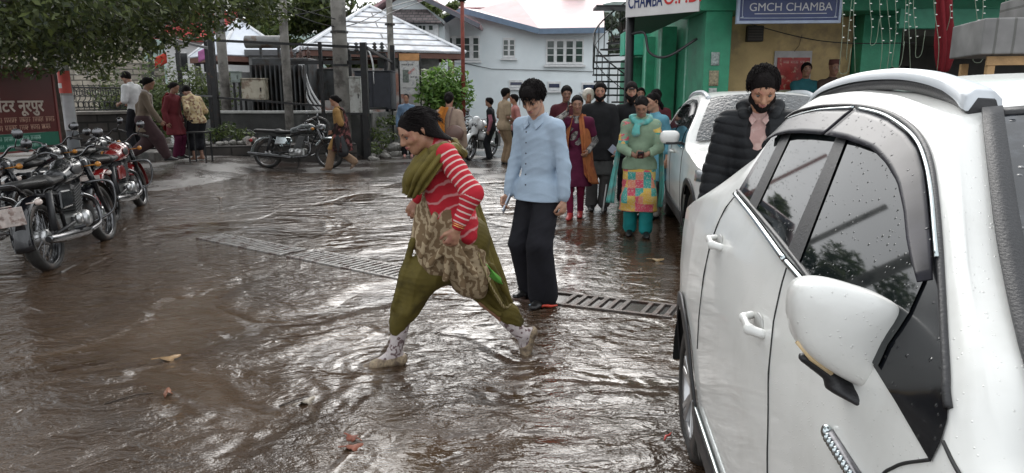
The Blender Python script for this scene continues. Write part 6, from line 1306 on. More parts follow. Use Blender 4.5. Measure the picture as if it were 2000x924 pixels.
# ================================================================ people
def attr_stripes(name, c1, c2, period, duty, soft=.12, patt=None):
    m, N, L, p = node_mat(name); a = N.new('ShaderNodeAttribute'); a.attribute_name = 't'; g = N.new('ShaderNodeTexCoord'); n = N.new('ShaderNodeTexNoise'); n.inputs['Scale'].default_value = 14; L(g.outputs['Object'], n.inputs[0])
    def M(op, x, y=None):
        q = N.new('ShaderNodeMath'); q.operation = op
        for i, z in enumerate((x, y)):
            if z is None: continue
            if isinstance(z, (int, float)): q.inputs[i].default_value = z
            else: L(z, q.inputs[i])
        return q.outputs[0]
    d = M('ADD', a.outputs['Fac'], M('MULTIPLY', n.outputs[0], .012)); f = M('FRACT', M('DIVIDE', d, period)); sm = N.new('ShaderNodeMapRange'); sm.inputs[1].default_value = duty - soft / 2; sm.inputs[2].default_value = duty + soft / 2; L(M('MULTIPLY', M('ABSOLUTE', M('SUBTRACT', f, .5)), 2.), sm.inputs[0])
    mx = N.new('ShaderNodeMix'); mx.data_type = 'RGBA'; L(sm.outputs[0], mx.inputs[0]); mx.inputs[6].default_value = (*c2, 1); mx.inputs[7].default_value = (*c1, 1)
    L(mx.outputs[2], p.inputs['Base Color']); p.inputs['Roughness'].default_value = .9; p.inputs['Specular IOR Level'].default_value = .2
    w = N.new('ShaderNodeTexNoise'); w.inputs['Scale'].default_value = 300; L(g.outputs['Object'], w.inputs[0]); b = N.new('ShaderNodeBump'); b.inputs['Strength'].default_value = .5; b.inputs['Distance'].default_value = .003; L(w.outputs[0], b.inputs['Height']); L(b.outputs[0], p.inputs['Normal']); return m
def wave_mat(name, c1, c2, scale, dist=3., rot_=(0, 0, 0), thr=(.55, .75), ws='BANDS', rough=.88):
    m, N, L, p = node_mat(name); g = N.new('ShaderNodeTexCoord'); mp = N.new('ShaderNodeMapping'); mp.inputs['Rotation'].default_value = rot_; L(g.outputs['Object'], mp.inputs[0]); w = N.new('ShaderNodeTexWave'); w.wave_type = ws; w.inputs['Scale'].default_value = scale; w.inputs['Distortion'].default_value = dist; w.inputs['Detail'].default_value = 3; w.inputs['Detail Scale'].default_value = 2.
    L(mp.outputs[0], w.inputs[0]); r = N.new('ShaderNodeMapRange'); r.inputs[1].default_value = thr[0]; r.inputs[2].default_value = thr[1]; L(w.outputs[1], r.inputs[0]); mx = N.new('ShaderNodeMix'); mx.data_type = 'RGBA'; L(r.outputs[0], mx.inputs[0]); mx.inputs[6].default_value = (*c1, 1); mx.inputs[7].default_value = (*c2, 1); L(mx.outputs[2], p.inputs['Base Color']); p.inputs['Roughness'].default_value = rough; p.inputs['Specular IOR Level'].default_value = .2
    w2 = N.new('ShaderNodeTexNoise'); w2.inputs['Scale'].default_value = 240; L(g.outputs['Object'], w2.inputs[0]); b = N.new('ShaderNodeBump'); b.inputs['Strength'].default_value = .4; b.inputs['Distance'].default_value = .003; L(w2.outputs[0], b.inputs['Height']); L(b.outputs[0], p.inputs['Normal']); return m
def cells_mat(name, cols, scale, rough=.85, cheb=True):
    m, N, L, p = node_mat(name); g = N.new('ShaderNodeTexCoord'); v = N.new('ShaderNodeTexVoronoi'); v.inputs['Scale'].default_value = scale; v.inputs['Randomness'].default_value = .0 if cheb else 1.; v.distance = 'CHEBYCHEV' if cheb else 'EUCLIDEAN'; L(g.outputs['Object'], v.inputs[0])
    s = N.new('ShaderNodeSeparateColor'); L(v.outputs['Color'], s.inputs[0]); r = N.new('ShaderNodeValToRGB'); r.color_ramp.interpolation = 'CONSTANT'; e = r.color_ramp.elements; e[0].color = (*cols[0], 1); e[1].position = 1 / len(cols); e[1].color = (*cols[1], 1)
    for i, c in enumerate(cols[2:]): q = e.new((i + 2) / len(cols)); q.color = (*c, 1)
    L(s.outputs[0], r.inputs[0]); n = N.new('ShaderNodeTexNoise'); n.inputs['Scale'].default_value = scale * 6; L(g.outputs['Object'], n.inputs[0]); mr = N.new('ShaderNodeMapRange'); mr.inputs[1].default_value = .54; mr.inputs[2].default_value = .6; mr.inputs[4].default_value = .45; L(n.outputs[0], mr.inputs[0])
    mx = N.new('ShaderNodeMix'); mx.data_type = 'RGBA'; L(mr.outputs[0], mx.inputs[0]); L(r.outputs[0], mx.inputs[6]); mx.inputs[7].default_value = (.5, .45, .38, 1); L(mx.outputs[2], p.inputs['Base Color']); p.inputs['Roughness'].default_value = rough; return m
BLKC = cloth_mat('black_cloth', (.012, .012, .015)); DKSHOE = mat('dark_shoe', (.012, .011, .011), .35); GREYP = cloth_mat('grey_trousers', (.07, .068, .066)); 
def garment(root, J, H, spec, h, name, seed=0, amp=.005):
    k = dict(spec); m = k.pop('m'); amp = k.pop('amp', amp); f = k.pop('f', 16); post = k.pop('post', None)
    F = top_field(J, H, **k)
    if post: post(F, J)
    return fobj(F, name, m, root, h, amp, seed, f, dirs=[(0, .3, 1), (.6, .2, .8), (0, 0, 1)], smooth_it=1)
def figure(label, u, v, face, H=1.68, z=0., vox=None, skin=0, hair='short', pz=None, top=None, under=None, vest=None, pants=None, shoes=DKSHOE, face_on=None, seed=1, extra=None, group=None, pos=None, bw=1., tname='shirt', **pk):
    loc = Vector(pos) if pos is not None else gnd(u, v, z); loc.z = z
    root = empty('person', loc, R(face), label, 'person', group); Y = loc.y; h = vox or min(.0145, max(.0065, Y * .00125))
    J = pose(H, pz=pz, **pk); fem = hair in ('bun', 'pony', 'long')
    F = Field(); body_prims(F, J, H, bw * .93, legs=True); head_prims(F, J, H, Y < 13, fem)
    hand_prims(F, J, 'L', H); hand_prims(F, J, 'R', H); fobj(F, 'body', SKIN(skin), root, h, attr=False)
    if face_on or (face_on is None and Y < 13): face_parts(J, H, root)
    if hair: fobj(hair_field(J, H, hair), 'hair', HAIRM(), root, min(.009, max(.005, h * .8)), .004, seed, 40, attr=False)
    if pants is not None:
        k = dict(pants); m = k.pop('m'); fobj(pants_field(J, H, **k), 'trousers', m, root, h, .006, seed + 2, 15, dirs=[(0, .2, 1), (.5, 0, .9), (0, .6, .8)])
    if shoes is not None: shoe(J, H, root, shoes, min(h, .01))
    if under: garment(root, J, H, under, h, 'shirt', seed + 9)
    if top: garment(root, J, H, top, h, tname, seed)
    if hair and Y < 12: locks(root, J, H, 260, 'short' if hair == 'short' else 'back', seed, .045, .006 if hair == 'short' else .001, .004)
    if extra: extra(root, J, h)
    return root, J
# ---------------------------------------------------------------- the striding woman
def heroine():
    O = gnd(880, 700); root = empty('person', O, 0, 'woman in a red white striped cardigan and olive salwar striding left through the flood water', 'person')
    w = lambda u, v, Y: np.array(at(u, v, Y) - O); H = 1.66; h = .0065; J = {}
    J['pel'] = w(903, 462, 3.97); J['mid'] = w(887, 395, 3.97); J['neck'] = w(860, 275, 3.97)
    J['shL'] = w(876, 302, 3.80); J['shR'] = w(838, 298, 4.13); J['sr'] = nrmz(J['shR'] - J['shL']); J['up2'] = nrmz(J['neck'] - J['mid']); J['cf'] = nrmz(np.cross(J['up2'], J['sr']))
    hf = nrmz([-.80, -.42, -.46]); hr = nrmz(np.cross(hf, [0, 0, 1.])); hr = nrmz(hr + V3(0, 0, .05)); hu = nrmz(np.cross(hr, hf)); J['hf'], J['hr'], J['hu'] = hf, hr, hu
    J['head'] = w(817, 256, 3.93); J['nt'] = w(845, 284, 3.96)
    J['elL'] = w(922, 378, 3.70); J['wrL'] = w(893, 446, 3.68); J['elR'] = w(838, 362, 4.2); J['wrR'] = w(818, 388, 4.12)
    J['hdL'] = nrmz(w(878, 485, 3.68) - J['wrL']); J['pnL'] = nrmz([-.3, .9, .2]); J['cuL'] = .75; J['hdR'] = nrmz([-.5, -.25, -.8]); J['pnR'] = nrmz([.2, .8, 0]); J['cuR'] = .6
    J['hpL'] = w(908, 478, 3.90); J['hpR'] = w(902, 478, 4.06); J['knL'] = w(803, 556, 3.87); J['anL'] = w(770, 690, 3.90); J['knR'] = w(950, 584, 4.05); J['anR'] = w(1022, 655, 4.08)
    J['ftL'] = nrmz([-1, -.12, -.16]); J['ftR'] = nrmz([-.28, -.05, -.96])
    F = Field(); body_prims(F, J, H, .9); head_prims(F, J, H * 1.02); hand_prims(F, J, 'L', H); hand_prims(F, J, 'R', H); fobj(F, 'body', SKIN(0), root, h, attr=False); face_parts(J, H * 1.02, root, lip=(.30, .09, .08))
    # hair: cap with a low ponytail over the shoulder
    F = hair_field(J, H * 1.02, 'long'); 
    F.cap(w(845, 262, 3.93), w(872, 283, 3.92), .052, .042, k=.04); F.cap(w(872, 283, 3.92), w(902, 296, 3.93), .042, .022, k=.03)
    F.cap(w(835, 240, 3.9), w(850, 268, 3.89), .04, .035, k=.04)
    fobj(F, 'hair', HAIRM(), root, .006, .004, 3, 46, dirs=[(.8, .1, -.5), (.6, 0, -.8), (.9, .3, -.2)], attr=False)
    locks(root, J, H * 1.02, 800, 'back', 6, .09, .0015, .0022)
    # socks, shoes
    sock = cells_mat('patterned_socks', [(.50, .44, .44), (.46, .40, .41), (.12, .07, .08), (.5, .45, .45)], 70, cheb=False)
    for a in 'LR':
        F = Field(); foot_prims(F, J, a, H, 1.1); an, kn = J['an' + a], J['kn' + a]; F.cap(an, an + (kn - an) * .45, .043, .05, k=.02); fobj(F, 'sock', sock, root, .006, .003, 5, 40, dirs=[(0, 0, 1)], attr=False)
    shm = mat('beige_flats', (.30, .23, .15), .5, var=.5, vs=80, bump=.6, bs=200, col2=(.14, .1, .07), c2s=20)
    for a in 'LR':
        F = Field(); foot_prims(F, J, a, H, 1.3); F.minus(J['an' + a] + J['ftL' if a == 'L' else 'ftR'] * .045 + V3(0, 0, .02), J['an' + a] - J['ft' + a] * .03 + V3(0, 0, .03), .052, .05)
        F.plane(J['an' + a] + (V3(0, 0, -.012) if a == 'L' else V3(-.018, 0, 0.01)), V3(-.15, 0, 1) if a == 'L' else nrmz([-1, 0, .25])); fobj(F, 'shoe', shm, root, .005, attr=False)
    # salwar
    OL = cloth_mat('olive_cloth', (.105, .082, .018), rough=.7, var=.2, col2=(.07, .055, .014), c2s=5)
    F = Field(); F.cap(J['pel'] - V3(.03, 0, 0), J['pel'] + V3(.03, 0, 0), .132, k=.06)
    F.cap(w(895, 470, 3.95), w(822, 540, 3.87), .14, .10, V3(0, 1, 0), .85, .05); F.cap(w(812, 540, 3.87), w(788, 608, 3.88), .10, .075, V3(0, 1, 0), .85, .05); F.cap(w(788, 608, 3.88), w(779, 632, 3.88), .072, .055, k=.03); F.cap(w(850, 520, 3.88), w(805, 600, 3.88), .08, .05, V3(0, 1, 0), .8, .05)
    F.cap(w(778, 628, 3.88), w(777, 643, 3.89), .057, .055, k=.02)
    F.cap(w(908, 478, 4.0), w(946, 562, 4.05), .13, .09, V3(0, 1, 0), .85, .05); F.cap(w(946, 562, 4.05), w(992, 612, 4.07), .09, .064, V3(0, 1, 0), .85, .05); F.cap(w(992, 612, 4.07), w(1004, 628, 4.08), .068, .06, k=.03)
    F.cap(w(850, 520, 3.95), w(905, 530, 4.0), .09, .10, k=.09)
    for i, (a, b) in enumerate((((806, 470), (766, 600)), ((850, 540), (800, 610)), ((905, 560), (975, 615)), ((960, 520), (1000, 590)), ((830, 480), (790, 610)), ((925, 520), (985, 600)))):
        F.cap(w(*a, 3.84 if a[0] < 880 else 3.95), w(*b, 3.82 if a[0] < 880 else 3.98), .022, .014, k=.035)
    fobj(F, 'salwar', OL, root, h, .012, 8, 22, dirs=[(-.7, .2, .35), (-.5, .1, .7), (.6, .3, .7)])
    # kurta
    KU = wave_mat('floral_kurta', (.17, .115, .065), (.36, .28, .18), 5.5, 14, (0, .4, .3), (.45, .7)); 
    F = Field(); F.cap(w(868, 395, 3.95), w(882, 455, 3.95), .135, .158, V3(0, 1, 0), .85, .05); F.cap(w(868, 450, 3.9), w(852, 505, 3.86), .13, .115, V3(0, 1, 0), .8, .05); F.cap(w(890, 455, 3.93), w(920, 545, 3.93), .145, .12, V3(0, 1, 0), .85, .06); F.cap(w(905, 530, 3.9), w(935, 568, 3.92), .085, .045, k=.04)
    F.cap(w(822, 410, 3.98), w(818, 470, 3.88), .035, .05, k=.05)
    for a, b in (((880, 470), (835, 520)), ((878, 474), (870, 545)), ((884, 474), (905, 560)), ((850, 420), (822, 500)), ((886, 470), (930, 540))): F.cap(w(*a, 3.73), w(*b, 3.75), .02, .02, k=.03)
    F.minus(w(865, 588, 3.9), w(900, 600, 3.9), .055, .05, k=.03)
    fobj(F, 'kurta', KU, root, h, .012, 12, 26, dirs=[(.5, .2, .8), (-.5, .2, .8), (.9, .1, .3)])
    # cardigan
    k1 = (.42, .022, .035); k2 = (.60, .44, .40); BO = wave_mat('cardigan_weave', k1, (.55, .25, .25), 4.2, 4.5, (0, R(-68), 0), (.80, .97)); ST = attr_stripes('cardigan_stripes', k1, k2, .0335, .27)
    ch = J['mid'] + (J['neck'] - J['mid']) * .6; F = Field()
    F.cap(w(884, 385, 3.97), w(866, 325, 3.97), .12, .12, J['cf'], .85, .05); F.cap(J['shL'] + V3(0, .03, -.02), J['shR'] + V3(0, -.02, -.02), .06, n=J['cf'], q=.95, k=.05); F.cap(w(862, 300, 3.96), w(856, 284, 3.96), .085, .07, k=.04)
    F.cap(w(884, 390, 3.96), w(900, 440, 3.93), .126, .122, J['cf'], .85, .05); F.cap(w(903, 440, 3.86), w(914, 462, 3.84), .075, .05, k=.04); F.cap(w(845, 330, 3.9), w(852, 420, 3.86), .06, .05, k=.06)
    F.minus(w(815, 405, 3.9), w(848, 468, 3.8), .06, .05, k=.03); fobj(F, 'cardigan', BO, root, h, .009, 21, 24, dirs=[(.4, .2, .9), (-.4, .3, .8)])
    F = Field(); L1 = np.linalg.norm(J['elL'] - J['shL']); L2 = np.linalg.norm(J['wrL'] - J['elL']); F.cap(J['shL'] + V3(-.012, .0, -.005), J['elL'], .068, .056, k=.04, t=(0, L1)); F.cap(J['elL'], J['wrL'] + (J['elL'] - J['wrL']) * .08, .056, .038, k=.04, t=(L1, L1 + L2))
    fobj(F, 'sleeve', ST, root, h, .007, 22, 30, dirs=[(.3, 0, 1)]); F = Field(); F.cap(J['shR'], J['elR'], .072, .058, k=.04, t=(0, .26)); F.cap(J['elR'], J['wrR'], .056, .04, k=.03, t=(.26, .4)); fobj(F, 'sleeve', ST, root, h * 1.5)
    # dupatta: loop round the neck, front fall and the long end over the back
    row = lambda *p: [tuple(w(*q)) for q in p]
    DU = cloth_mat('olive_dupatta', (.125, .098, .022), rough=.65, col2=(.09, .07, .016), c2s=7)
    F = Field(); P = [w(905, 300, 4.02), w(888, 290, 3.90), w(868, 288, 3.82), w(850, 296, 3.80), w(838, 310, 3.84), w(838, 300, 4.0), w(858, 276, 4.1), w(886, 278, 4.08), w(905, 300, 4.02)]; rr = [.024, .03, .032, .034, .034, .034, .032, .028, .024]
    for i in range(len(P) - 1): F.cap(P[i], P[i + 1], rr[i], rr[i + 1], k=.02)
    fobj(F, 'dupatta', DU, root, .0055, .010, 31, 40, dirs=[(.7, .1, .9), (.5, .3, .9), (.9, .2, .5)])
    cloth('dupatta_fall', [row((826, 292, 4.04), (804, 325, 3.96), (790, 352, 3.92), (787, 376, 3.92)), row((842, 292, 3.84), (818, 318, 3.78), (800, 348, 3.76), (796, 380, 3.80)), row((862, 290, 3.78), (842, 316, 3.74), (820, 350, 3.73), (806, 386, 3.77)), row((884, 296, 3.77), (860, 326, 3.745), (842, 352, 3.74), (822, 376, 3.76))], DU, root, .008, 44, 44, .008, 4, 22, (5, .012))
    o = cloth('dupatta_end', [row((905, 330, 4.12), (938, 400, 4.12), (962, 470, 4.1), (985, 540, 4.08), (997, 592, 4.05)), row((890, 330, 4.08), (930, 420, 4.02), (945, 490, 3.98), (968, 560, 3.97), (985, 598, 3.98)), row((885, 345, 4.02), (915, 420, 3.92), (930, 490, 3.88), (950, 545, 3.88), (968, 575, 3.9))], DU, root, .006, 30, 50, .008, 5, 16, (3.2, .013))
    b = MB(); P = cr(row((968, 575, 3.895), (985, 600, 3.975), (998, 594, 4.045)), 24); b.tube(P, .009, 6); P = cr(row((918, 425, 3.905), (933, 490, 3.865), (953, 545, 3.865), (970, 577, 3.885)), 24); b.tube(P, .005, 6); b.build('dupatta_border', wave_mat('border', (.36, .30, .16), (.16, .12, .05), 30), root, True)
    cloth('green_cloth', [row((948, 515, 3.84), (962, 528, 3.83), (978, 543, 3.85)), row((958, 530, 3.84), (968, 540, 3.82), (980, 552, 3.84)), row((955, 540, 3.85), (968, 550, 3.84), (982, 556, 3.85))], cloth_mat('leaf_green_cloth', (.10, .30, .05)), root, .004, 10, 12, .004, 2, 40)
    gm = mat('gold', (.7, .45, .15), .25, 1.); u = J['wrL'] - J['elL']
    for i in range(3): b = MB(); c = J['wrL'] - nrmz(u) * (.012 + .011 * i); a1 = nrmz(np.cross(u, [0, 1, 0])); a2 = nrmz(np.cross(u, a1)); b.tube([tuple(c + (a1 * math.cos(t) + a2 * math.sin(t)) * .035) for t in np.linspace(0, 6.2832, 24)], .0028, 6); b.build('bangle', gm, root, True)
heroine()
def mop(root, J, s, front=1.2):
    F = hair_field(J, s, 'short'); c, f, r, u = J['head'], J['hf'], J['hr'], J['hu']; P = lambda x, y, z: c + r * x + f * y + u * z; g = np.random.default_rng(3)
    F.cap(P(0, -.02, .066), P(0, .045, .07), .062, .048, k=.03)
    fobj(F, 'hair', HAIRM(), root, .006, .004, 9, 50, attr=False); locks(root, J, s, 1100, 'short', 5, .055, .012, .003, .011, front)
# ---------------------------------------------------------------- young man in the blue shirt
BLUE = cloth_mat('pale_blue_shirt', (.34, .43, .53), var=.06, rough=.8); NAVYP = cloth_mat('black_wide_trousers', (.010, .010, .014), rough=.75, var=.3)
def ym_extra(root, J, h):
    ru = J['neck']; f = J['cf']; r = J['sr']; u = J['up2']; P = lambda x, y, z: ru + r * x + f * y + u * z
    for sg in (-1, 1):     # collar leaves
        cloth('collar', [[tuple(P(sg * .005, -.07, .045)), tuple(P(sg * .065, -.02, .045)), tuple(P(sg * .06, .05, .01)), tuple(P(sg * .018, .098, -.035))], [tuple(P(sg * .005, -.085, .005)), tuple(P(sg * .088, -.02, .008)), tuple(P(sg * .092, .06, -.02)), tuple(P(sg * .055, .108, -.072))]], BLUE, root, .006, 8, 16, .001)
    b = MB(); 
    for i in range(6):
        z = -.085 - i * .078; c = P(.0, .15 + .004 * i, z); b.ell(c, (.0065, .004, .0065), 8)
    b.build('buttons', mat('dark_button', (.02, .02, .025), .3), root, True)
    wr = J['wrR'] + J['hdR'] * .075; q = MB(); M = Matrix.Rotation(R(35), 3, 'X') @ Matrix.Rotation(R(30), 3, 'Z'); q.box(wr + J['pnR'] * .03, (.012, .075, .15), M); o = q.build('phone', mat('pale_phone', (.45, .5, .58), .2), root, bevel=.004)
    for a in 'LR':
        w_ = J['wr' + a]; e = J['el' + a]; d = nrmz(w_ - e); F = Field(); F.cap(w_ - d * .075, w_ - d * .018, .043, .040, k=.01); fobj(F, 'cuff', BLUE, root, h, .002, 3, 30, attr=False)
def shirt_post(F, J): F.minus(J['neck'] + J['cf'] * .10 + J['up2'] * .03, J['neck'] + J['cf'] * .16 - J['up2'] * .04, .045, .012, k=.01)
figure('young man in a loose pale blue shirt and wide black trousers looking down', 1052, 583, 140, 1.69, skin=2, bw=.9, hair=None, vox=.0075, lean=2, head=(34, -16),
    feet=(((-.11, .05, 0), 12, 0), ((.09, -.10, 0), 10, 0)), hands={'R': dict(at=(.235, .10, .79), dir=(.1, .55, -.8), palm=(-.9, .2, 0), curl=.8, hint=(.6, -1, 0)), 'L': dict(at=(-.25, .02, .765), dir=(-.05, .15, -1), palm=(1, 0, 0), curl=.75, hint=(-.7, -1, 0))},
    top=dict(m=BLUE, off=.02, bw=.95, hem=.79, hemr=.20, hemq=.82, sleeve=.93, amp=.012, f=13, post=shirt_post, sf=.75, cuff=.005), pants=dict(m=NAVYP, off=.02, thigh=.082, knee=.082, hemr=.098, upto=.99), seed=4,
    extra=lambda root, J, h: (ym_extra(root, J, h), mop(root, J, 1.69)))
# ---------------------------------------------------------------- the rest of the people
PUFF = mat('black_puffer', (.008, .009, .011), .6, spec=.25, var=.3, vs=12, bump=.15, bs=90)
def puffer(root, J, h):
    P = lambda x, y, z: J['neck'] + J['sr'] * x + J['cf'] * y + J['up2'] * z
    F = top_field(J, 1.76, off=.045, hem=.84, hemr=.19, bw=1.0, cuff=.006); F.minus(P(0, .10, .06), P(0, .17, -.08), .07, .075, k=.01); F.minus(P(0, .17, -.08), P(.0, .24, -.60), .085, .06, k=.01)
    fobj(F, 'puffer_jacket', PUFF, root, h, .004, 3, 30, quilt=.008, qp=.066)
    F = Field(); pts = [P(.085, .05, .0), P(.10, -.02, .05), P(.06, -.10, .06), P(-.06, -.10, .06), P(-.10, -.02, .05), P(-.085, .05, .0)]
    for i in range(5): F.cap(pts[i], pts[i + 1], .042, .042, k=.02)
    F.cap(P(.05, -.12, .0), P(-.05, -.12, .0), .06, k=.03); fobj(F, 'hood', PUFF, root, h, .004, 6, 30, attr=False)
    beard(root, J, 1.74); mop(root, J, 1.74, .6)
    for sg in (-1, 1): cloth('collar', [[tuple(P(sg * .03, .0, .045)), tuple(P(sg * .05, .05, .02)), tuple(P(sg * .015, .10, -.02))], [tuple(P(sg * .055, .0, .03)), tuple(P(sg * .07, .06, -.0)), tuple(P(sg * .04, .118, -.045))]], PINKS, root, .006, 8, 12, .001)
def beard(root, J, s, long=0., th=0.):
    F = Field(); c, f, r, u = J['head'], J['hf'], J['hr'], J['hu']; q = s / 1.7; P = lambda x, y, z: c + (r * x + f * y + u * z) * q
    for sg in (-1, 1): F.cap(P(sg * .066, .02, -.02), P(sg * .050, .032, -.058), .006, .022 + th, k=.02); F.cap(P(sg * .052, .03, -.055), P(sg * .012, .077, -.088), .026 + th, .026 + th, k=.02); F.cap(P(sg * .028, .084, -.062), P(sg * .008, .099, -.040), .008, .0065, k=.01)
    F.cap(P(0, .07, -.09), P(0, .07, -.10 - long), .03 + th, .022 + th, k=.02)
    F.minus(P(-.02, .112, -.053), P(.02, .112, -.053), .011, k=.006)
    fobj(F, 'beard', HAIRM(), root, .0055 if J['head'][2] > 0 else .01, .003, 4, 70, attr=False)
PINKS = cloth_mat('pale_pink_check', (.42, .27, .25), col2=(.5, .36, .33), c2s=20)
figure('bearded man in a black hooded puffer jacket standing between the two white cars', 0, 0, 160, 1.76, pos=(1.56, 4.42, 0), skin=0, hair=None, vox=.0065, lean=3, bend=4, head=(34, -6), pants=dict(m=BLKC), under=dict(m=PINKS, off=.012, sleeve=.3, amp=.004), extra=puffer,
    hands={'R': dict(at=(.27, .12, .84), curl=.7), 'L': dict(at=(-.26, .16, .92), curl=.7)}, sw=1.02)
_q = empty('sling_bag', (1.50, 4.16, .93), 0, 'small red bag held low by the man in the black puffer jacket', 'bag'); q = MB(); q.box((0, 0, 0), (.18, .07, .16)); q.build('pouch', mat('red_bag', (.45, .04, .05), .5), _q, bevel=.02); q = MB(); q.tube(cr([(-.08, 0, .08), (-.03, .02, .2), (.05, .02, .2), (.08, 0, .08)], 12), .008, 6); q.build('strap', mat('red_bag', (.45, .04, .05)), _q, True)
# ---- woman with the teal scarf
PATCH = cells_mat('patchwork_print', [(.55, .34, .06), (.50, .06, .10), (.03, .25, .22), (.55, .38, .08), (.05, .30, .26), (.55, .20, .12)], 11.5)
TEAL = cloth_mat('teal_satin', (.015, .22, .22), rough=.5); SAGE = cloth_mat('sage_cardigan', (.21, .29, .20)); TSC = cloth_mat('teal_scarf', (.10, .36, .33), rough=.6, col2=(.2, .3, .27), c2s=5)
def scarf_round(root, J, m, r=.085, th=.028, h=.008, tails=((1, .45), (-1, .12)), name='scarf', drop=.0):
    P = lambda x, y, z: J['neck'] + J['sr'] * x + J['cf'] * y + J['up2'] * z; F = Field(); n = 10; pts = [P(r * 1.12 * math.cos(a), r * .85 * math.sin(a) + .008, .028 - .05 * max(0, math.sin(a)) - drop * max(0, math.sin(a))) for a in np.linspace(0, 2 * math.pi, n)]
    for i in range(n - 1): F.cap(pts[i], pts[i + 1], th, th, k=.02)
    for sg, l in tails: F.cap(P(sg * .045, .10, -.03), P(sg * .06, .135, -.03 - l), th, th * 1.5, J['cf'], .5, .02)
    return fobj(F, name, m, root, h, .006, 7, 34, dirs=[(.6, .3, .8), (-.4, .5, .8)], attr=False)
def teal_extra(root, J, h):
    scarf_round(root, J, TSC, .09, .034, h, ((1, .10),))
    P = lambda x, y, z: J['neck'] + J['sr'] * x + J['cf'] * y + J['up2'] * z
    for sg in (-1, 1):
        F = Field(); ch = J['mid'] + (J['neck'] - J['mid']) * .6; sr = J['sr']; cf = J['cf']
    cloth('scarf_fall', [[tuple(P(.10, -.02, .03)), tuple(P(.19, -.05, -.15)), tuple(P(.24, .02, -.6)), tuple(P(.27, .02, -.95))], [tuple(P(.14, .05, .0)), tuple(P(.22, .07, -.2)), tuple(P(.30, .08, -.6)), tuple(P(.36, .10, -.93))]], TSC, root, .005, 14, 30, .008, 3, 16, (2, .012))
    cloth('scarf_fall', [[tuple(P(-.12, -.02, .02)), tuple(P(-.2, -.06, -.2)), tuple(P(-.23, -.03, -.7)), tuple(P(-.22, -.04, -1.0))], [tuple(P(-.14, .05, -.02)), tuple(P(-.24, .05, -.2)), tuple(P(-.28, .05, -.7)), tuple(P(-.27, .04, -.98))]], TSC, root, .005, 12, 30, .006, 5, 16, (2, .01))
    q = MB(); c = (J['wrL'] + J['hdL'] * .08 + J['wrR'] + J['hdR'] * .08) / 2; q.box(c + V3(0, .03, .01), (.07, .14, .012), Matrix.Rotation(R(35), 3, 'X')); q.build('phone', mat('black_phone', (.01, .01, .012), .1), root, bevel=.004)
    # cardigan over the print
    F = top_field(J, 1.58, off=.026, bw=.86, sf=.7, sleeve=1., hem=.76, hemr=.16); F.minus(J['neck'] + J['cf'] * .2 - J['up2'] * .02, J['pel'] + J['cf'] * .24 - V3(0, 0, .1), .075, .12, k=.015); fobj(F, 'cardigan', SAGE, root, h, .005, 4, 20, dirs=[(0, .2, 1)], attr=False)
def socks(root, J, h, m=None):
    for a in 'LR': F = Field(); foot_prims(F, J, a, 1.56, 1.08); F.cap(J['an' + a], J['an' + a] + V3(0, 0, .05), .04, k=.02); fobj(F, 'sock', mat('white_sock', (.6, .6, .62), .7), root, .008, attr=False)
figure('woman in a teal scarf, sage cardigan and bright patchwork kurta looking at her phone', 1244, 458, 172, 1.58, skin=1, hair='bun', lean=3, head=(30, 4), hands={'L': dict(at=(-.04, .24, .93), dir=(.7, .6, .1), palm=(0, -.3, 1), curl=.8, hint=(-1, -.6, -.4)), 'R': dict(at=(.05, .25, .92), dir=(-.7, .6, .1), palm=(0, -.3, 1), curl=.8, hint=(1, -.6, -.4))},
    bw=.88, top=dict(m=PATCH, bw=.88, off=.012, hem=.27, hemr=.22, hemc=(0, .05, .28), sleeve=.4, amp=.012, hemq=.82), tname='kurta', pants=dict(m=TEAL, thigh=.07, knee=.075, hemr=.075, upto=.95, off=.01), feet=(((-.085, .05, 0), 5, 0), ((.08, -.05, 0), 5, 0)), extra=lambda r, J, h: (teal_extra(r, J, h), socks(r, J, h)), seed=11)
# ---- woman on the phone
MAR = cloth_mat('maroon_kurta', (.075, .008, .03)); RUST = cloth_mat('rust_shawl', (.30, .10, .035), col2=(.22, .06, .025), c2s=6); LEG = cloth_mat('magenta_legging', (.14, .008, .035))
def phone_extra(root, J, h):
    P = lambda x, y, z: J['neck'] + J['sr'] * x + J['cf'] * y + J['up2'] * z
    q = MB(); q.box(J['wrR'] + J['hdR'] * .08, (.014, .07, .14), Matrix.Rotation(R(15), 3, 'X')); q.build('phone', mat('black_phone', (.01, .01, .012), .1), root, bevel=.004)
    cloth('shawl', [[tuple(P(-.10, -.08, .02)), tuple(P(-.19, -.06, -.2)), tuple(P(-.22, -.05, -.55)), tuple(P(-.30, 0, -.86))], [tuple(P(-.06, .03, .05)), tuple(P(-.12, .14, -.2)), tuple(P(-.14, .16, -.55)), tuple(P(-.2, .16, -.82))], [tuple(P(-.03, .08, .0)), tuple(P(-.06, .15, -.2)), tuple(P(-.1, .17, -.5)), tuple(P(-.12, .17, -.7))]], RUST, root, .008, 18, 30, .01, 3, 16, (2.5, .012))
    cloth('shawl', [[tuple(P(.10, -.08, .02)), tuple(P(.16, -.02, -.2)), tuple(P(.17, .0, -.38))], [tuple(P(.05, .05, .03)), tuple(P(.09, .15, -.2)), tuple(P(.10, .16, -.4))]], RUST, root, .008, 12, 20, .008, 3, 18, (1.5, .01))
PRN = cells_mat('dark_print', [(.02, .02, .025), (.10, .09, .09), (.03, .03, .03), (.2, .19, .18)], 26, cheb=False)
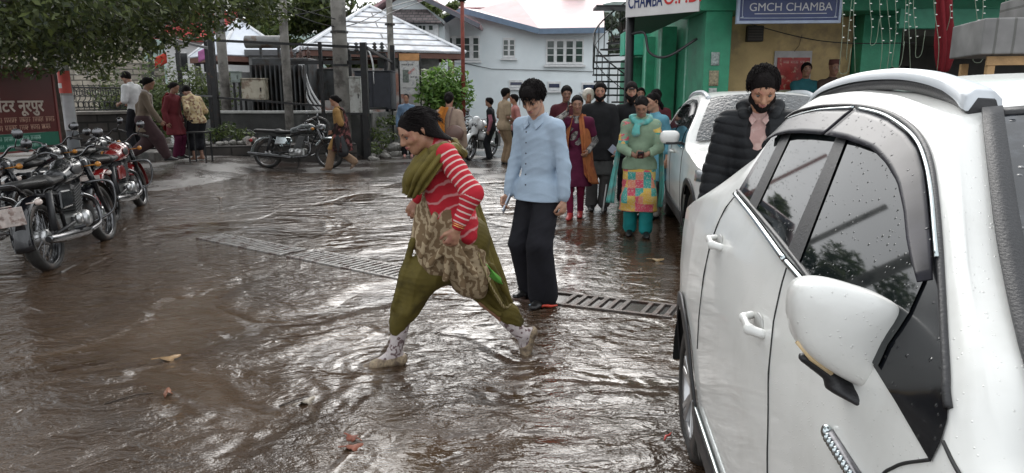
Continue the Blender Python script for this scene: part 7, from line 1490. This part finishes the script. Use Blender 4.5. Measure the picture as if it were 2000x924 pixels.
figure('woman in a maroon kurta with a rust orange shawl holding a phone to her ear', 1124, 424, 168, 1.57, skin=1, hair='bun', head=(12, -8), hands={'R': dict(at=(.13, .10, 1.36), dir=(-.3, -.1, 1), palm=(-1, 0, 0), curl=.5, hint=(.6, .3, -1)), 'L': dict(at=(-.16, .14, .88), curl=.7)}, top=dict(m=MAR, off=.014, hem=.42, hemr=.21, sleeve=.3, amp=.010), tname='kurta',
    under=dict(m=PRN, off=.008, sleeve=1.), pants=dict(m=LEG, thigh=.085, knee=.055, hemr=.04, off=.006), shoes=mat('red_shoe', (.35, .03, .03), .5), feet=(((-.05, -.12, 0), 3, 0), ((.05, .10, 0), 3, 0)), extra=phone_extra, seed=12)
# ---- men behind
DKG = cloth_mat('charcoal_jacket', (.012, .012, .013)); 
def papers(root, J, h): beard(root, J, 1.74, th=.004); q = MB(); q.box(J['wrL'] + V3(.02, .06, -.02), (.10, .02, .15), Matrix.Rotation(R(50), 3, 'Y')); q.build('papers', mat('grey_papers', (.3, .33, .4), .6), root)
figure('stout bearded man in a plain black zipped jacket and grey trousers carrying folded papers', 1166, 408, 178, 1.74, skin=0, lean=0, head=(8, 4), bw=1.1, hands={'L': dict(at=(-.22, .14, .86), curl=.7), 'R': dict(at=(.24, .12, .80), curl=.7)}, top=dict(m=DKG, off=.04, hem=.70, hemr=.19, bw=1.05), tname='jacket', under=dict(m=cloth_mat('grey_kurta', (.05, .05, .048)), off=.02, hem=.50, hemr=.19, sleeve=.4), pants=dict(m=GREYP, hemr=.07), extra=papers, seed=13)
def capman(root, J, h):
    beard(root, J, 1.72, .05, .012); c, f, r, u = J['head'], J['hf'], J['hr'], J['hu']; F = Field(); F.cap(c + u * .055 - f * .01, c + u * .075, .092, .08, k=.02); F.cap(c + u * .055 + f * .09, c + u * .045 + f * .14, .055, .045, u, .2, .01); F.plane(c + u * .04, -u); fobj(F, 'cap', cloth_mat('dark_cap', (.018, .012, .012)), root, .008, attr=False)
_r1, _J = figure('long-bearded man in a dark cap and black jacket leaning on a metal walking stick', 1226, 398, 172, 1.73, skin=2, head=(2, 0), bw=1.05, hands={'R': dict(at=(.26, .22, .92), dir=(.1, .4, -1), curl=1.1), 'L': dict(at=(-.2, .1, .85))}, top=dict(m=DKG, off=.034, hem=.70, hemr=.18), tname='jacket', pants=dict(m=BLKC), extra=capman, seed=14)
bpy.context.view_layer.update(); hw = _r1.matrix_world @ Vector(_J['wrR'] + _J['hdR'] * .07); ft = gnd(1177, 420); ws = empty('walking_stick', (ft.x, ft.y, 0), 0, 'pale metal walking stick held by the long-bearded man in the cap', 'walking stick'); dlt = hw - Vector((ft.x, ft.y, 0))
q = MB(); q.tube([(0, 0, .03), dlt * 1.0], .012, 8); q.build('shaft', STEEL, ws, True); q = MB(); q.tube([dlt + Vector((-.04, 0, .03)), dlt + Vector((.0, 0, .035)), dlt + Vector((.10, 0, .03))], .016, 8); q.build('grip', BLKP, ws, True); q = MB(); q.tube([(0, 0, 0), (0, 0, .05)], .018, 8); q.build('rubber_foot', RUBB, ws, True)
SKY = cloth_mat('sky_blue_kurta', (.13, .33, .42)); MS = cloth_mat('maroon_sweater', (.07, .015, .02))
def shawl_back(m, wide=.24, low=-.62):
    def f(root, J, h):
        P = lambda x, y, z: J['neck'] + J['sr'] * x + J['cf'] * y + J['up2'] * z
        cloth('shawl', [[tuple(P(-.10, .0, .03)), tuple(P(-wide, -.0, -.15)), tuple(P(-wide, -.02, low))], [tuple(P(-.06, -.08, .05)), tuple(P(-.14, -.15, -.15)), tuple(P(-.14, -.17, low))], [tuple(P(.04, -.09, .05)), tuple(P(.04, -.17, -.15)), tuple(P(.03, -.18, low))], [tuple(P(.08, -.06, .04)), tuple(P(.10, -.15, -.12)), tuple(P(.10, -.16, low * .9))]], m, root, .01, 26, 26, .012, 3, 14, (3, .012))
    return f
figure('dark-haired woman in a sky blue kurta half hidden behind the woman in the teal scarf', 0, 0, 120, 1.60, pos=(1.86, 9.0, 0), skin=2, hair='pony', head=(10, 0), top=dict(m=SKY, off=.02, hem=.5, hemr=.2, sleeve=.8), pants=dict(m=cloth_mat('pale_trousers', (.35, .33, .3))), seed=15)
figure('man in a maroon sweater standing behind the woman on the phone', 0, 0, 176, 1.72, pos=(.86, 11.2, 0), skin=1, head=(14, -6), top=dict(m=MS, off=.03, bw=1.05), under=dict(m=cloth_mat('white_check', (.4, .4, .42)), off=.012, sleeve=.3), pants=dict(m=GREYP), tname='sweater', seed=16)
def helmet(root, J, h): c = J['head']; F = Field(); F.cap(c + J['hu'] * .03, c + J['hu'] * .045, .125, .12, k=.02); F.minus(c + J['hf'] * .14 - J['hu'] * .04, c + J['hf'] * .15 - J['hu'] * .02, .085, k=.02); fobj(F, 'helmet', mat('cream_helmet', (.55, .50, .42), .3), root, .012, attr=False)
figure('person in a cream helmet behind the phone woman and the stout man in black', 0, 0, 180, 1.66, pos=(1.47, 13.6, 0), hair=None, top=dict(m=cloth_mat('brown_top', (.12, .09, .07)), off=.025), pants=dict(m=BLKC), extra=helmet, seed=17)
figure('dark-haired person in a maroon vest with white sleeves facing away by the farther car', 0, 0, -20, 1.66, pos=(2.22, 10.9, 0), hair='short', under=dict(m=cloth_mat('white_sleeve', (.45, .42, .42)), off=.014), top=dict(m=MS, off=.022, sleeve=.15), tname='vest', pants=dict(m=BLKC), seed=18)
figure('dark-haired man mostly hidden behind the cap man and the green pier', 0, 0, 170, 1.7, pos=(2.3, 12.6, 0), hair='short', top=dict(m=DKG, off=.025), pants=dict(m=BLKC), seed=19)
# orange shawl woman
ORG = cloth_mat('orange_shawl', (.42, .15, .02), rough=.75, col2=(.33, .11, .015), c2s=4); TAN = cloth_mat('tan_top', (.30, .22, .17))
def orange_extra(root, J, h):
    P = lambda x, y, z: J['neck'] + J['sr'] * x + J['cf'] * y + J['up2'] * z
    cloth('orange_shawl', [[tuple(P(-.06, .10, .04)), tuple(P(-.23, .10, -.10)), tuple(P(-.27, .08, -.4)), tuple(P(-.22, .05, -.7))], [tuple(P(-.12, .0, .05)), tuple(P(-.25, -.04, -.12)), tuple(P(-.25, -.08, -.4)), tuple(P(-.17, -.06, -.9))], [tuple(P(-.06, -.08, .05)), tuple(P(-.12, -.17, -.14)), tuple(P(-.11, -.19, -.4)), tuple(P(-.06, -.16, -1.1))], [tuple(P(.02, -.09, .04)), tuple(P(-.02, -.18, -.14)), tuple(P(-.02, -.19, -.4)), tuple(P(.02, -.16, -1.0))]], ORG, root, .012, 30, 34, .012, 3, 14, (3, .013))
    b = MB(); b.ell(P(.14, -.22, -.36), (.15, .07, .13), 16); o = b.build('shoulder_bag', mat('brown_bag', (.13, .075, .06), .5, var=.2), root, True); b = MB(); b.tube(cr([tuple(P(.05, -.2, -.28)), tuple(P(.06, -.16, -.1)), tuple(P(.09, -.05, .05)), tuple(P(.16, .05, -.1)), tuple(P(.22, -.1, -.28))], 20), .010, 6); b.build('strap', mat('brown_bag', (.13, .075, .06)), root, True)
figure('woman seen from behind with a bright orange shawl and a brown shoulder bag', 0, 0, -8, 1.62, pos=(-1.02, 11.3, 0), hair='bun', top=dict(m=TAN, off=.03, hem=.72, hemr=.2), pants=dict(m=BLKC, thigh=.09), extra=orange_extra, seed=20, tname='top')
PKS = cloth_mat('pink_sleeve', (.26, .10, .13)); KH = cloth_mat('khaki_uniform', (.32, .24, .16)); KHP = cloth_mat('khaki_trousers', (.23, .16, .10))
figure('short man in a dark waistcoat over a dusky pink shirt beside the parked scooter', 960, 312, 80, 1.52, hair='short', skin=1, under=dict(m=PKS, off=.014), top=dict(m=BLKC, off=.02, sleeve=.12), tname='waistcoat', pants=dict(m=BLKC), seed=21)
figure('man in a khaki shirt and khaki trousers with dark sneakers standing in profile', 984, 321, -62, 1.74, hair='short', skin=1, hands={'L': dict(at=(-.16, .2, .98), curl=.6), 'R': dict(at=(.16, .22, .98), curl=.6)}, top=dict(m=KH, off=.02, sleeve=.36, hem=.80, hemr=.15), pants=dict(m=KHP, hemr=.065), seed=22)
figure('person in a salmon pink top half hidden behind the young man in the blue shirt', 0, 0, 100, 1.6, pos=(.10, 16.6, 0), hair='short', top=dict(m=cloth_mat('salmon_top', (.5, .22, .2)), off=.02, sleeve=.4), pants=dict(m=BLKC), seed=23)
DEN = cloth_mat('denim_jacket', (.13, .2, .3), col2=(.22, .3, .4), c2s=8)
figure('girl in a pale denim jacket standing under the notice board', 797, 306, 190, 1.62, skin=0, hair='long', head=(0, 12), top=dict(m=DEN, off=.022), tname='jacket', pants=dict(m=BLKC), shoes=mat('pink_shoe', (.5, .25, .22), .5), seed=24)
# tan kurta walker
def walker(root, J, h):
    P = lambda x, y, z: J['neck'] + J['sr'] * x + J['cf'] * y + J['up2'] * z
    F = Field(); F.cap(P(-.22, -.02, -.62), P(-.22, -.06, -.88), .10, .13, (1, 0, 0), .4, .02); fobj(F, 'black_bag', mat('black_bag', (.01, .01, .012), .5), root, .012, .004, 2, 20, attr=False)
    cloth('scarf_fall', [[tuple(P(-.05, .0, .05)), tuple(P(-.08, -.13, -.1)), tuple(P(-.10, -.17, -.7))], [tuple(P(.07, .0, .04)), tuple(P(.06, -.14, -.1)), tuple(P(.05, -.20, -.72))]], cloth_mat('dark_scarf', (.02, .012, .011), col2=(.2, .07, .07), c2s=9), root, .008, 14, 26, .012, 3, 16, (2, .012)); cloth('shawl', [[tuple(P(-.13, .08, -.30)), tuple(P(-.19, .10, -.5)), tuple(P(-.22, .16, -.86))], [tuple(P(-.17, -.04, -.28)), tuple(P(-.23, -.05, -.5)), tuple(P(-.26, -.06, -.90))], [tuple(P(-.08, -.15, -.28)), tuple(P(-.12, -.21, -.5)), tuple(P(-.13, -.26, -.88))]], cloth_mat('dark_scarf', (.02, .012, .011)), root, .008, 16, 20, .01, 3, 16, (2, .01))
figure('woman in a tan kurta walking left past the parked motorcycle with a black bag', 668, 334, 92, 1.58, skin=0, hair='bun', lean=4, head=(8, 0), hands={'L': dict(at=(-.18, .04, .80), hint=(-.3, -1, 0), curl=.8), 'R': dict(at=(.14, .18, .84))}, feet=(((-.06, .22, 0), 0, 0), ((.06, -.36, 0), 0, 42)), top=dict(m=cloth_mat('tan_kurta', (.30, .17, .06)), off=.02, hem=.46, hemr=.2, sleeve=.5), under=dict(m=cloth_mat('dark_brown', (.03, .012, .01)), off=.008), tname='kurta', pants=dict(m=cloth_mat('beige_trousers', (.26, .17, .11)), hemr=.075, knee=.07), shoes=mat('tan_sandal', (.25, .17, .12), .6), extra=walker, seed=25)
# left group, on the rising ground
GB = cloth_mat('greybrown_kurta', (.15, .115, .085)); DKM = cloth_mat('dark_mauve_salwar', (.05, .028, .03))
def wht(root, J, h): scarf_round(root, J, cloth_mat('pale_scarf', (.4, .35, .33)), .075, .022, .012, ((-1, .3),))
Z_ = .27
figure('woman in a grey brown kurta and baggy dark salwar striding right past the iron fence', 0, 0, -72, 1.66, z=Z_, pos=(-7.15, 13.6, 0), skin=1, hair='bun', lean=9, head=(14, 0), hands={'L': dict(at=(-.2, -.12, .86)), 'R': dict(at=(.16, .30, .84))}, feet=(((-.07, -.36, 0), 0, 40), ((.07, .34, 0), 0, 0)), top=dict(m=GB, off=.022, hem=.62, hemr=.22), tname='kurta', pants=dict(m=DKM, thigh=.14, knee=.13, hemr=.08, upto=.9, off=.01), extra=wht, seed=26)
def redsh(root, J, h): shawl_back(cloth_mat('red_shawl', (.25, .02, .03)), .2, -.75)(root, J, h)
figure('woman in a maroon kurta with a red shawl behind the striding grey brown woman', 0, 0, -100, 1.58, z=Z_, pos=(-7.15, 14.8, 0), skin=1, hair='bun', head=(14, 0), top=dict(m=cloth_mat('wine_kurta', (.12, .02, .025)), off=.022, hem=.5, hemr=.2), tname='kurta', pants=dict(m=MAR), extra=redsh, seed=27)
YLP = cells_mat('yellow_print', [(.42, .30, .14), (.5, .40, .24), (.2, .1, .05), (.5, .38, .2)], 24, cheb=False)
figure('man in a yellow patterned shirt bending his head beside the black frame post', 0, 0, 58, 1.64, z=Z_ - .05, pos=(-6.75, 15.0, 0), skin=1, hair='short', lean=8, bend=12, head=(48, 0), hands={'L': dict(at=(-.16, .12, .95)), 'R': dict(at=(.16, .25, .95))}, top=dict(m=YLP, off=.024, hem=.78, hemr=.17, sleeve=.9), pants=dict(m=BLKC, thigh=.12, knee=.10, hemr=.11, upto=.4, off=.01), shoes=None, seed=28)
sw2 = MB(); sw2.bb(-.5, .7, -.4, .4, 0, .40); st_ = sw2.build('stone_step', STONE, None, bevel=.03); st_.location = (-8.35, 15.25, 0); tag(st_, 'dark stone step under the man in the white shirt by the iron fence', 'step')
figure('man in a white shirt looking down in front of the curly iron fence', 0, 0, 75, 1.70, z=.40, pos=(-8.12, 15.15, 0), skin=1, hair='short', lean=6, head=(30, 0), hands={'L': dict(at=(-.18, .25, 1.0)), 'R': dict(at=(.18, .25, 1.0))}, top=dict(m=cloth_mat('white_shirt', (.5, .5, .5)), off=.02, sleeve=.5), pants=dict(m=BLKC), seed=29)
q = empty('stool', (-6.55, 14.6, .2), 0, 'small black metal stool beside the man in the yellow patterned shirt', 'stool'); 
for x in (-.17, .17):
    for y in (-.15, .15): b = MB(); b.bar((x, y, .0), (x, y, .62), .025); b.build('leg', BLACK, q)
b = MB(); b.bb(-.19, .19, -.17, .17, .62, .65); b.build('seat', BLACK, q)
# two men by the ochre wall and the people inside
TK = cloth_mat('teal_kurta', (.022, .10, .115)); BRV = cloth_mat('brown_sweater', (.06, .04, .032))
figure('man in a teal kurta with folded arms leaning on the ochre wall', 0, 0, 170, 1.68, z=.42, pos=(4.92, 11.9, 0), skin=1, hair='short', hands={'L': dict(at=(.08, .20, 1.15), dir=(1, .1, 0), hint=(-1, .2, -1)), 'R': dict(at=(-.08, .22, 1.12), dir=(-1, .1, 0), hint=(1, .2, -1))}, top=dict(m=TK, off=.025, hem=.55, hemr=.2), tname='kurta', pants=dict(m=TK), seed=30)
def topi(root, J, h): c = J['head']; u = J['hu']; b = MB(); b.lathe([(.088, 0), (.09, .03), (.082, .09), (.0, .095)], Vector(c + u * .055), Vector(u), 18); b.build('cap', cloth_mat('brown_cap', (.09, .035, .03)), root, True)
figure('man in a brown flat-topped hill cap and dark sweater against the ochre wall', 0, 0, 178, 1.70, z=.42, pos=(5.32, 11.8, 0) , skin=1, hair=None, hands={'L': dict(at=(.05, .20, 1.1), dir=(1, .1, 0), hint=(-1, .2, -1)), 'R': dict(at=(-.05, .22, 1.05), dir=(-1, .1, 0), hint=(1, .2, -1))}, top=dict(m=BRV, off=.03), tname='sweater', pants=dict(m=BLKC), extra=topi, seed=31)
for i, (x, y, c, lb) in enumerate(((6.35, 11.9, (.03, .03, .04), 'leftmost of three people standing in the dim doorway behind the near car roof'), (6.85, 12.4, (.12, .04, .04), 'middle one of three people standing in the dim doorway'), (7.15, 11.9, (.16, .02, .02), 'person in red by the hanging dark red cloth in the doorway'))):
    figure(lb, 0, 0, 175, 1.60 + .04 * (i == 1), z=.42, pos=(x, y, 0), skin=1, hair='short' if i < 2 else 'bun', top=dict(m=cloth_mat('inside%d' % i, c), off=.02), pants=dict(m=BLKC), seed=32 + i)
